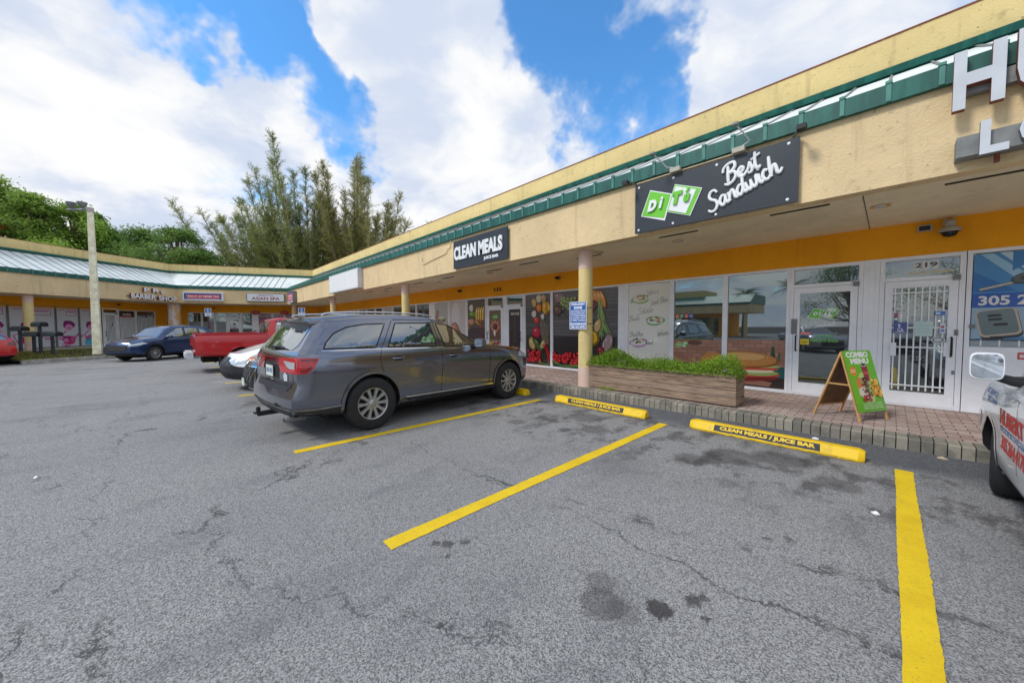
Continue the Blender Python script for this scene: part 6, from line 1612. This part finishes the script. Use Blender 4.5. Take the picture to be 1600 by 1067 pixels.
def pickup(label, mat, pos, deg, L=5.5, low=0., wr_=.39, cabw=1.80, cabx=0., grp=None, near=False, extra=None, cab_end=1.95):
    t = thing('pickup_truck', label, 'pickup')
    W = 2.0
    zr = 1.28
    sp = dict(W=W, top=[(0, zr), (.60, zr), (.66, 1.24), (.72, 1.20), (.92, 1.13), (1, .98)], belt=[(0, zr-.03), (.6, zr-.03), (.72, 1.12), (.93, 1.05), (1, .90)], bot=[(0, .56-low), (.12, .52-low), (.3, .44-low), (.7, .42-low), (.9, .44-low), (1, .5-low)],
              wr=[(0, .95), (.6, .94), (.72, .86), (1, .82)], wp=[(0, .985), (.03, 1), (.9, 1), (.96, .95), (1, .84)], xr=[(.3, .0), (1.4, .02)], xf=[(.3, L-.08), (.6, L), (.9, L-.02), (1.3, L-.25)], bulge=.03)
    wh = [(1.22, wr_), (L-1.0, wr_)]
    me, D = suv_body(t, sp, mat, wh, [], wheelw=.26, spokes=6, trim=mat, seams=[[(cab_end, zr-.05), (cab_end, .5)], [(cab_end+.12, 1.22), (cab_end+.12, .48)], [(cab_end+1.55, 1.18), (cab_end+1.52, .48)]])
    sc = dict(W=cabw, top=[(0, 1.80), (.12, 1.86), (.45, 1.86), (.56, 1.80), (.88, 1.25), (1, 1.15)], belt=[(0, 1.22), (1, 1.12)], bot=[(0, 1.1), (1, 1.0)], wr=[(0, .80), (.5, .83), (.9, .93), (1, .96)] if cabx else [(0, .76), (.5, .76), (.9, .86), (1, .9)], wp=[(0, .98), (.1, 1), (.9, 1), (1, .98)],
              xr=[(1., cab_end+.04), (1.3, cab_end+.04), (1.86, cab_end+.22)], xf=[(1., cab_end+2.30+cabx), (1.9, cab_end+2.2)], bulge=.02)
    cm = loft(sc, 70); Dc = Drape(cm)
    cab = body_obj(cm, mat, t, 'cab')
    for s in (1, -1):
        Dc.panel([(cab_end+.28, 1.26), (cab_end+.34, 1.70), (cab_end+.98, 1.72), (cab_end+1.66, 1.26)], 'y', s, 'side_window', 'car_glass', cab, .006)
    Dc.panel([(-.66, 1.30), (-.60, 1.72), (.60, 1.72), (.66, 1.30)], 'x', -1, 'rear_window', 'car_glass', cab, .008)
    Dc.panel([(-.72, 1.28), (-.60, 1.74), (.60, 1.74), (.72, 1.28)], 'x', 1, 'windscreen', 'car_glass', cab, .008)
    MB().box(.10, cab_end-.08, -.86, .86, zr+.002, zr+.008).obj('bed_shade_plate', 'dark_void', t)  # flat dark plate on the closed bed top, standing in for its shaded inside
    for s in (1, -1): MB().box(.02, cab_end, min(s*.87, s*.97), max(s*.87, s*.97), zr-.005, zr+.035).obj('bed_rail', mat, t)
    # rear: chrome step bumper and tall lamps
    mb = MB(); mb.box(-.20, -.035, -.92, .92, .50, .70); mb.box(-.24, -.20, -.80, .80, .52, .66)
    mb.obj('rear_bumper', 'alu', t)
    for s in (1, -1):
        MB().box(-.045, .02, min(s*.88, s*.985), max(s*.88, s*.985), .86, 1.16).obj('taillight', 'red_lens', t)
        D.line([(.05, .74), (.75, .74)], 'y', s, .03, 'body_crease', mat, t, off=.012); D.line([(.05, 1.12), (cab_end, 1.12), (L-1.5, 1.08)], 'y', s, .03, 'body_crease', mat, t, off=.012)
        handle(D, t, cab_end+.35, 1.02, s, 'black_plastic', .16)
        D.panel([(s*.60, .82), (s*.92, .82), (s*.92, 1.0), (s*.62, 1.02)], 'x', 1, 'headlight', 'clear_lens', t, .01, .05)
        MB().box(1.22-.62, 1.22-.57, min(s*.72, s*.98), max(s*.72, s*.98), .22, .54).obj('mud_flap', 'black_plastic', t)
    D.panel([(-.52, .72), (.52, .72), (.55, 1.0), (-.55, 1.0)], 'x', 1, 'grille', 'black_plastic', t, .008); MB().box(L-.02, L+.10, -.94, .94, .48, .66).obj('front_bumper', 'chrome', t)
    if mat == 'paint_red':
        for s in (1, -1): side_mirror(t, cab_end+1.62, s*.95, 1.30, s, 'black_plastic', 1.2)
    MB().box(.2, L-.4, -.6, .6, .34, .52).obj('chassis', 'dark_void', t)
    if extra: extra(t, D, Dc, L)
    place(t, pos[0], pos[1], deg, L)
    return t
pickup('bright red pickup truck with chrome step bumper, tail towards the open lot', 'paint_red', (-16.3, 3.3), 90)
def door_lettering(t, D, Dc, L):
    # left side of the truck: letters draped on fender and door (x runs towards the nose, so mirror for reading)
    def put(s, xa, za, w, h, mat, bold=.03, name='lettering'):
        vs, fs = text_box(s, 0, 0, w, h, bold)
        P2 = [(xa-v[0], za+v[1]) for v in vs]
        p3 = D.pts(P2, 'y', 1, .003); MB().add([tuple(p) for p in p3], fs).obj(name, mat, t, fix=False)
    put('LIC SERVICE', 4.84, .975, .52, .050, 'sign_blue', .02); put('ER1139474', 4.70, .905, .44, .052, 'sign_blue', .02)
    put('HUBERT', 4.10, .78, .80, .14, 'text_red', .05); D.line([(4.10, .742), (3.2, .735)], 'y', 1, .045, 'lettering_band', 'sign_blue', t, off=.002)
    put('LOCK & SECURITY', 4.08, .725, .85, .030, 'sign_white', .02); put('305.264.4170', 4.06, .565, .85, .125, 'text_red', .04)
    # towing style mirror
    m = MB(); n = 20; cx, cz, w, h = 3.60, 1.32, .092, .112
    def ring(x, k): return [(x, 1.144+k*w*math.copysign(abs(math.cos(6.2832*i/n))**.45, math.cos(6.2832*i/n)), cz+k*h*math.copysign(abs(math.sin(6.2832*i/n))**.45, math.sin(6.2832*i/n))) for i in range(n)]
    m.add(ring(cx, .96)+ring(cx+.012, 1.02)+ring(cx+.07, .95)+ring(cx+.11, .6), [(j*n+i, j*n+(i+1) % n, (j+1)*n+(i+1) % n, (j+1)*n+i) for j in range(3) for i in range(n)]+[tuple(range(3*n, 4*n)), tuple(range(n))[::-1]])
    mo = m.obj('side_mirror', 'paint_white', t, 50); MB().add(ring(cx-.003, .90), [tuple(range(n))]).obj('mirror_pane', 'mirror_glass', mo)
    MB().add([(cx-.0045, p[1]*.42+.69, p[2]*.42+.82) for p in ring(cx, .62)], [tuple(range(n))]).obj('blind_spot_pane', 'mirror_glass', mo)
    MB().tube([(cx+.06, 1.08, 1.23), (cx+.10, 1.0, 1.20), (cx+.14, .93, 1.19)], [.032, .04, .05], 10).obj('mirror_arm', 'black_plastic', mo, 50)
simple('text_red', (214, 40, 44), .4, var=0)
pk = pickup('white work pickup with red and blue door lettering at the right edge', 'paint_white', (0, 0), 90, L=5.6, low=.16, wr_=.355, cabw=1.95, cabx=.15, extra=door_lettering)
pk.location = (1.54, 3.68, 0); pk.scale = (.9,)*3
for c in pk.children:
    if c.name.startswith('wheel') and not c.data:
        ys = [v.co.y for v in c.children[0].data.vertices]; xs = [v.co.x for v in c.children[0].data.vertices]
        if min(ys) > 0 and min(xs) > 3:        # front left wheel is steered
            cx, cy = (min(xs)+max(xs))/2, (min(ys)+max(ys))/2
            for k in c.children: k.data.transform(Matrix.Translation((cx, cy-.02, 0)) @ Matrix.Rotation(R(-9), 4, 'Z') @ Matrix.Translation((-cx, -cy, 0)))
def small_suv(label, mat, pos, deg, L=4.6, H=1.66, scale=1., glassy=False):
    t = thing('parked_suv', label, 'car')
    k = H/1.66
    sp = dict(W=1.84, top=[(0, 1.50*k), (.08, 1.58*k), (.35, 1.66*k), (.55, 1.61*k), (.63, 1.5*k), (.755, 1.10*k), (.90, 1.02*k), (1, .86*k)], belt=[(0, 1.08*k), (.4, 1.04*k), (.72, 1.0*k), (.92, .94*k), (1, .78*k)], bot=[(0, .36), (.1, .26), (.9, .24), (1, .3)],
              wr=[(0, .64), (.3, .71), (.6, .69), (.76, .8), (1, .78)], wp=[(0, .86), (.04, .95), (.2, 1), (.85, 1), (.94, .95), (1, .78)], xr=[(.2, .12), (.5, 0), (.8, .03), (1.1, .14), (1.5, .45)], xf=[(.2, L-.15), (.45, L), (.75, L-.03), (.95, L-.14), (1.6, L-.3)], bulge=.10)
    wh = [(.92, .36), (L-.92, .36)]
    me, D = suv_body(t, sp, mat, wh, [[(.72, 1.14*k), (.95, 1.40*k), (1.22, 1.48*k), (1.28, 1.12*k)], [(1.36, 1.12*k), (1.36, 1.50*k), (2.0, 1.53*k), (2.08, 1.10*k)], [(2.16, 1.09*k), (2.10, 1.53*k), (2.40, 1.50*k), (3.10, 1.09*k)]], seams=[[(2.05, 1.56*k), (2.12, .4)], [(3.15, 1.05), (3.1, .4)], [(1.35, 1.1), (1.28, .8), (1.45, .45)]], wheelw=.23, spokes=10, handles=[(2.3, .92*k), (1.45, .94*k)], trim='black_plastic')
    D.panel([(-.60, 1.14*k), (-.52, 1.46*k), (.52, 1.46*k), (.60, 1.14*k)], 'x', -1, 'rear_window', 'car_glass', t, .006); D.panel([(-.68, 1.12*k), (-.52, 1.48*k), (.52, 1.48*k), (.68, 1.12*k)], 'x', 1, 'windscreen', 'car_glass', t, .006)
    g = D.panel([(-.52, .50), (.52, .50), (.58, .78), (-.58, .78)], 'x', 1, 'grille', 'black_plastic', t, .008)
    for q in range(3): D.line([(-.52, .56+q*.07), (.52, .56+q*.07)], 'x', 1, .012, 'grille_bar', 'metal_grey', g, off=.014)
    for s in (1, -1):
        D.panel([(s*.60, .72), (s*.88, .78), (s*.88, .87), (s*.62, .82)], 'x', 1, 'headlight', 'clear_lens', t, .010, .05); D.panel([(L-.62, .85), (L-.3, .80), (L-.18, .78), (L-.18, .86), (L-.4, .92)], 'y', s, 'headlight', 'clear_lens', t, .010, .05)
        D.panel([(s*.50, .86), (s*.9, .86), (s*.9, 1.08), (s*.56, 1.0)], 'x', -1, 'taillight', 'red_lens_dark', t, .010, .05); D.panel([(.03, .88), (.30, .92), (.40, 1.04), (.12, 1.08)], 'y', s, 'taillight', 'red_lens', t, .010, .05)
        side_mirror(t, 2.98, s*.88, 1.10*k, s, mat, .9)
        D.panel([(1.35, .26), (L-1.4, .26), (L-1.4, .36), (1.38, .38)], 'y', s, 'sill_cladding', 'black_plastic', t, .006, .2)
        MB().lathe([(.045, -.03), (.05, .12)], 'x', (.02, s*.58, .36), 14).obj('tailpipe', 'chrome', t, 50)
    D.panel([(-.75, .28), (.75, .28), (.80, .42), (-.80, .42)], 'x', -1, 'rear_bumper', 'black_plastic', t, .008); D.panel([(-.75, .28), (.75, .28), (.80, .42), (-.80, .42)], 'x', 1, 'front_bumper', 'black_plastic', t, .008)
    rplate(D, t, -1, .78, .32, .15, off=.02)
    mb = MB(); mb.box(.34, .62, -.58, .58, 1.50*k, 1.53*k); mb.obj('roof_spoiler', mat, t)
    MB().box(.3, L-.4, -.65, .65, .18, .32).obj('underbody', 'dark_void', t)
    place(t, pos[0], pos[1], deg, L, scale); return t
small_suv('dark blue crossover parked at an angle facing out beside the grass island', 'paint_blue', (-24.6, -.1), -50, 4.5, 1.74, .94)
small_suv('bright red SUV cut by the left edge of the photo, tail towards the lot', 'paint_red', (-26.2, -6.55), -141, 4.6, 1.62, .93)
def sedan(label, mat, pos, deg):
    t = thing('parked_sedan', label, 'car'); L = 4.6
    sp = dict(W=1.80, top=[(0, .98), (.12, 1.04), (.18, 1.08), (.32, 1.38), (.45, 1.44), (.58, 1.40), (.74, 1.02), (.92, .92), (1, .76)], belt=[(0, .92), (.2, .96), (.7, .93), (.92, .85), (1, .68)], bot=[(0, .3), (.1, .22), (.9, .2), (1, .26)],
              wr=[(0, .8), (.2, .76), (.45, .64), (.6, .66), (.76, .8), (1, .78)], wp=[(0, .84), (.05, .95), (.2, 1), (.85, 1), (.94, .94), (1, .74)], xr=[(.2, .1), (.5, 0), (.9, .03), (1.4, .1)], xf=[(.2, 4.46), (.45, 4.6), (.7, 4.56), (.9, 4.46), (1.4, 4.4)], bulge=.12)
    me, D = suv_body(t, sp, mat, [(.9, .33), (3.65, .33)], [[(.95, 1.0), (1.35, 1.30), (1.75, 1.35), (1.78, .99)], [(1.86, .99), (1.84, 1.36), (2.45, 1.34), (3.1, .98)]], seams=[[(1.82, 1.35), (1.82, .35)], [(3.1, .95), (3.05, .35)]], wheelw=.21, spokes=8)
    D.panel([(-.66, 1.0), (-.50, 1.34), (.50, 1.34), (.66, 1.0)], 'x', 1, 'windscreen', 'car_glass', t, .006); D.panel([(-.6, 1.1), (-.50, 1.33), (.50, 1.33), (.6, 1.1)], 'x', -1, 'rear_window', 'car_glass', t, .006)
    D.panel([(-.5, .40), (.5, .40), (.5, .66), (-.5, .66)], 'x', 1, 'grille', 'black_plastic', t, .008)
    for s in (1, -1):
        D.panel([(s*.56, .60), (s*.84, .66), (s*.84, .76), (s*.58, .72)], 'x', 1, 'headlight', 'clear_lens', t, .010, .05); D.panel([(s*.4, .74), (s*.84, .74), (s*.84, .90), (s*.44, .88)], 'x', -1, 'taillight', 'red_lens', t, .010, .05); side_mirror(t, 2.95, s*.86, .98, s, mat, .85)
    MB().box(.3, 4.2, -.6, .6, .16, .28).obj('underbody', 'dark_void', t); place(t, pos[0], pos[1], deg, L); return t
sedan('blue sedan whose roof just shows over the red pickup bed', 'paint_blue', (-21.3, 3.9), 90)
sedan('silver sedan across the lot, seen mirrored in the sandwich shop door', 'paint_silver', (-3.2, -9.5), 60)
small_suv('silver SUV across the lot, seen mirrored in the sandwich shop door', 'paint_silver', (.2, -11.5), 80)

# ------------------------------------------------------------ trees
def rvec(r): 
    v = Vector((r.gauss(0, 1), r.gauss(0, 1), r.gauss(0, 1))); return v.normalized()
def broadleaf(x, y, h, rad, lab, seed, leaf='leaf_green', n=9000, lo=.42, grp='leafy trees behind the far wings'):
    r = random.Random(seed); t = thing('broadleaf_tree', lab, 'tree', (x, y, 0), group=grp)
    lean = Vector((r.uniform(-.06, .06)*h, r.uniform(-.06, .06)*h, 0)); tr = MB()
    tr.tube([(0, 0, -.1), tuple(lean*.4+Vector((0, 0, h*.25))), tuple(lean+Vector((0, 0, h*.5))), tuple(lean*1.2+Vector((0, 0, h*.8)))], [h*.022, h*.018, h*.012, h*.004], 8)
    cl = []
    for k in range(62):
        a = r.uniform(0, 6.283); f = r.random()**.6; zz = h*(lo+(1-lo)*r.random()**.8)
        prof = math.sin(math.pi*min(.97, max(.12, (zz/h-lo)/(1-lo)*.80+.20)))**.7
        p = lean+Vector((rad*f*prof*math.cos(a), rad*f*prof*math.sin(a), zz)); s = r.uniform(.11, .25)*rad
        cl.append((p, s)); st = lean*.8+Vector((0, 0, max(h*.25, zz-.55*rad*f-.1*h))); mid = st.lerp(p, .5)+Vector((0, 0, -.08*rad))
        tr.tube([tuple(st), tuple(mid), tuple(p)], [h*.008, h*.005, h*.002], 5)
    tr.obj('trunk', 'bark', t, 50)
    mb = MB(); tot = sum(s*s for _, s in cl)
    for p, s in cl:
        for _ in range(int(n*s*s/tot)):
            q = p+Vector((r.gauss(0, s*.72), r.gauss(0, s*.72), r.gauss(0, s*.30)+.12*s))
            l = r.uniform(.07, .14)*h/14+.025; u = rvec(r); u.z *= .5; u.normalize(); w = u.cross(rvec(r)).normalized()
            mb.add([q-u*l, q-w*l*.5, q+u*l, q+w*l*.5], [(0, 1, 2, 3)])
    mb.obj('crown', leaf, t, fix=False); return t
def casuarina(x, y, tips, lab, seed, axis, base_h, leaf='needle'):
    """feathery tree: long ascending plumes; tips are (sideways, height, depth) in metres"""
    r = random.Random(seed); t = thing('feathery_pine_tree', lab, 'tree', (x, y, 0), group='tall feathery trees behind the corner')
    ax = Vector((axis[0], axis[1], 0)); dp = Vector((-axis[1], axis[0], 0)); tr = MB(); mb = MB()
    H = max(q[1] for q in tips); tr.tube([(0, 0, -.1), (0, 0, H*.3), tuple(ax*.3+Vector((0, 0, H*.6)))], [.42, .32, .12], 8)
    pl_ = []
    for (sx, hz, dy) in tips:
        hz -= 1.6
        pl_.append((sx, hz, dy, 1.))
        for _ in range(4): pl_.append((sx*r.uniform(.5, 1.12)+r.uniform(-1.5, 1.5), base_h+(hz-base_h)*r.uniform(.35, .92), dy+r.uniform(-2.5, 2.5), .8))
    for (sx, hz, dy, w) in pl_:
        root = Vector((ax.x*sx*.12, ax.y*sx*.12, base_h*r.uniform(.35, .9))); tip = ax*sx+dp*dy+Vector((0, 0, hz))
        mid = root.lerp(tip, .5)+ax*(sx*.12)+Vector((0, 0, -.10*(hz-root.z)*(abs(sx)/6+.2)))
        path = [Vector(q) for q in catmull([tuple(root), tuple(mid), tuple(tip)], 8)]; n = len(path)
        tr.tube([tuple(p) for p in path], [.09*(1-i/n)+.012 for i in range(n)], 5)
        L = (tip-root).length
        for _ in range(int(36*L*w/3.2)):
            f = r.uniform(.16, 1.)**.85; i = min(n-2, int(f*(n-1))); p = path[i].lerp(path[i+1], f*(n-1)-i); d = (path[i+1]-path[i]).normalized()
            ln = (2.1*(1-f)+.70)*r.uniform(.45, 1.15); o = (d*.8+rvec(r)*.85+Vector((0, 0, .15))).normalized(); q = p; m = max(3, int(ln*7))
            tr.tube([tuple(p), tuple(p+o*ln*.9)], [.010, .004], 3, cap=False)
            for k in range(m):
                c = p+o*ln*(k+.5)/m
                for _ in range(4):
                    e = (o*.8+rvec(r)*.8+Vector((0, 0, -.1))).normalized(); l = r.uniform(.16, .36); s = e.cross(rvec(r)).normalized()*.014
                    mb.add([c-s, c+s, c+e*l+s*.6, c+e*l-s*.6], [(0, 1, 2, 3)])
    tr.obj('trunk', 'bark_pale', t, 50); mb.obj('crown', leaf, t, fix=False); return t
CR = (math.cos(R(46.411)), math.sin(R(46.411)))          # sideways axis of the two fans
def spot(px, d): # ground position a given distance away along a measured bearing
    f, c = 560.64, (px-800)/560.64; return (-math.sin(R(46.411))*d+CR[0]*c*d, math.cos(R(46.411))*d+CR[1]*c*d)
k_ = 38/560.64
t1 = [((a-490)*k_, 1.5+(511-b)*k_, random.Random(a).uniform(-2, 2)) for a, b in [(303, 305), (330, 345), (369, 291), (372, 330), (389, 257), (405, 300), (416, 250), (429, 232), (450, 208), (462, 250), (483, 246), (440, 290), (498, 300), (345, 375), (520, 330)]]
t2 = [((a-560)*k_, 1.5+(511-b)*k_, random.Random(a).uniform(-2, 2)) for a, b in [(498, 250), (510, 241), (522, 240), (536, 270), (548, 231), (563, 224), (574, 228), (585, 262), (606, 291), (620, 300), (636, 286), (640, 330), (535, 310), (600, 340)]]
casuarina(*spot(490, 38), t1, 'tall feathery pine leaning and fanning out to the left over the corner roof', 11, CR, 5.)
casuarina(*spot(560, 39), t2, 'tall feathery browner pine with upright plumes nearest the sloping parapet', 12, CR, 5., 'needle_brown')
casuarina(*spot(668, 46), [(-.3, 14.2, 0), (.4, 16., .5), (1.2, 14.5, 0)], 'thin sparse feathery treetop peeking over the parapet right of the tall pines', 13, CR, 5.)
for i, (px, top, rad, lab, lf, d) in enumerate([
    (-25, 262, 4.6, 'big green tree at the far left edge, tallest of the leafy row', 'leaf_green', 31), (38, 284, 3.4, 'leafy tree with layered boughs second from the left edge', 'leaf_green', 34),
    (78, 298, 3.2, 'leafy tree left of the light pole with open boughs', 'leaf_green', 32), (118, 305, 3.2, 'bright green tree directly left of the light pole top', 'leaf_lime', 33), (150, 318, 2.2, 'slender tree right behind the light pole', 'leaf_dark', 36),
    (182, 350, 2.8, 'low dark tree right of the light pole', 'leaf_dark', 35), (228, 352, 3.0, 'round dark green tree above the inner corner of the far wing', 'leaf_dark', 34), (285, 346, 3.2, 'dark green tree with pointed top before the pines', 'leaf_dark', 33),
    (332, 385, 2.4, 'lowest green tree touching the left pine boughs', 'leaf_dark', 34), (90, 372, 4.0, 'low lime green canopy just above the parapet', 'leaf_lime', 29)]):
    x, y = spot(px, d); broadleaf(x, y, (1.5+(511-top)*d/560.64)*.93, rad, lab, 40+i, lf, 12500)
x, y = spot(6, 29); broadleaf(x, y, 10.3, 1.8, 'rust coloured tree at the far left edge above the parapet', 77, 'leaf_rust', 5000)
# across the lot, mirrored in the shop windows
def palm(x, y, h, lab, seed):
    r = random.Random(seed); t = thing('palm_tree', lab, 'tree', (x, y, 0), group='palms across the lot mirrored in the windows')
    MB().tube([(0, 0, -.1), (.1, 0, h*.5), (.25, .1, h)], [.22, .16, .13], 10).obj('trunk', 'bark_pale', t, 50)
    mb = MB()
    for k in range(20):
        a = 6.283*k/20+r.uniform(-.15, .15); el = r.uniform(-.2, 1.2); L = r.uniform(2.2, 2.9); P_ = []
        for q in range(9):
            f = q/8; P_.append(Vector((.25+L*f*math.cos(a)*math.cos(el*(1-f*.6)), .1+L*f*math.sin(a)*math.cos(el*(1-f*.6)), h+L*f*math.sin(el)-1.5*f*f)))
        for q in range(8):
            d = (P_[q+1]-P_[q]).normalized(); s = d.cross(Vector((0, 0, 1))).normalized()
            for sg in (1, -1):
                for u in (.0, .33, .66):
                    b = P_[q].lerp(P_[q+1], u); l = .62*math.sin(math.pi*min(.95, (q+u)/8+.12)); e = (s*sg+d*.6+Vector((0, 0, -.45))).normalized()
                    mb.add([b-d*.03, b+d*.03, b+e*l], [(0, 1, 2)])
    mb.obj('fronds', 'palm', t, fix=False)
palm(-13.6, -38, 5.6, 'palm tree across the lot beside the mirrored yellow building, nearer its roof end', 1)
palm(-8.4, -36, 6.0, 'taller palm tree across the lot, mirrored at the right of the big window', 2)
def opposite():
    t = thing('opposite_building', 'yellow shop block with green roof across the lot, mirrored in the shop windows', 'building', (-22, -34, 0))
    def p(nm, mat, f): mb = MB(Matrix.Translation((-22, -34, 0))); f(mb); return mb.obj(nm, mat, t)
    p('wall', 'stucco_orange', lambda m: m.box(-16, 7, -8, -2.2, 0, 4.0)); p('fascia', 'stucco_tan', lambda m: m.box(-16, 10, -.2, 0, 3.1, 4.3)); p('fascia', 'stucco_tan', lambda m: m.box(9.8, 10, -8, -.2, 3.1, 4.3)); p('soffit', 'soffit', lambda m: m.box(-16, 9.8, -8, -.2, 3.12, 3.2))
    p('roof', 'green_faded', lambda m: m.prism([(.1, 4.3), (-2.4, 5.5), (-8, 5.5), (-8, 4.3)], 'x', -16, 10.1)); p('parapet', 'stucco_yellow', lambda m: m.box(-16, 4, -8, -2.5, 5.5, 6.4)); p('roof_trim', 'green_metal', lambda m: m.box(-16, 10.15, .0, .16, 4.15, 4.4))
    for x in (9.6, 1.5, -6.5): p('column', 'column_yellow', lambda m: m.lathe([(.2, 0), (.2, 3.12)], 'z', (x, -.4, 0), 20))
    for k in range(6): p('window', 'store_glass', lambda m: m.box(-14+k*3.4, -11+k*3.4, -2.19, -2.15, .2, 2.6))
    adopt(t)
opposite()
for i, (x, y, h, rd, lab) in enumerate([(-2.5, -30, 7.6, 4.0, 'spreading tree across the lot, mirrored in the sandwich shop door'), (5.5, -28, 7.8, 4.2, 'spreading tree across the lot, mirrored in the barred door'), (12.5, -27, 8, 4.2, 'tree across the lot mirrored at the right edge of the barred door'), (-30, -24, 9, 4, 'tree across the lot left of the mirrored yellow building')]):
    broadleaf(x, y, h, rd, lab, 90+i, 'leaf_dark', 6000, .30, 'trees across the lot mirrored in the glass')
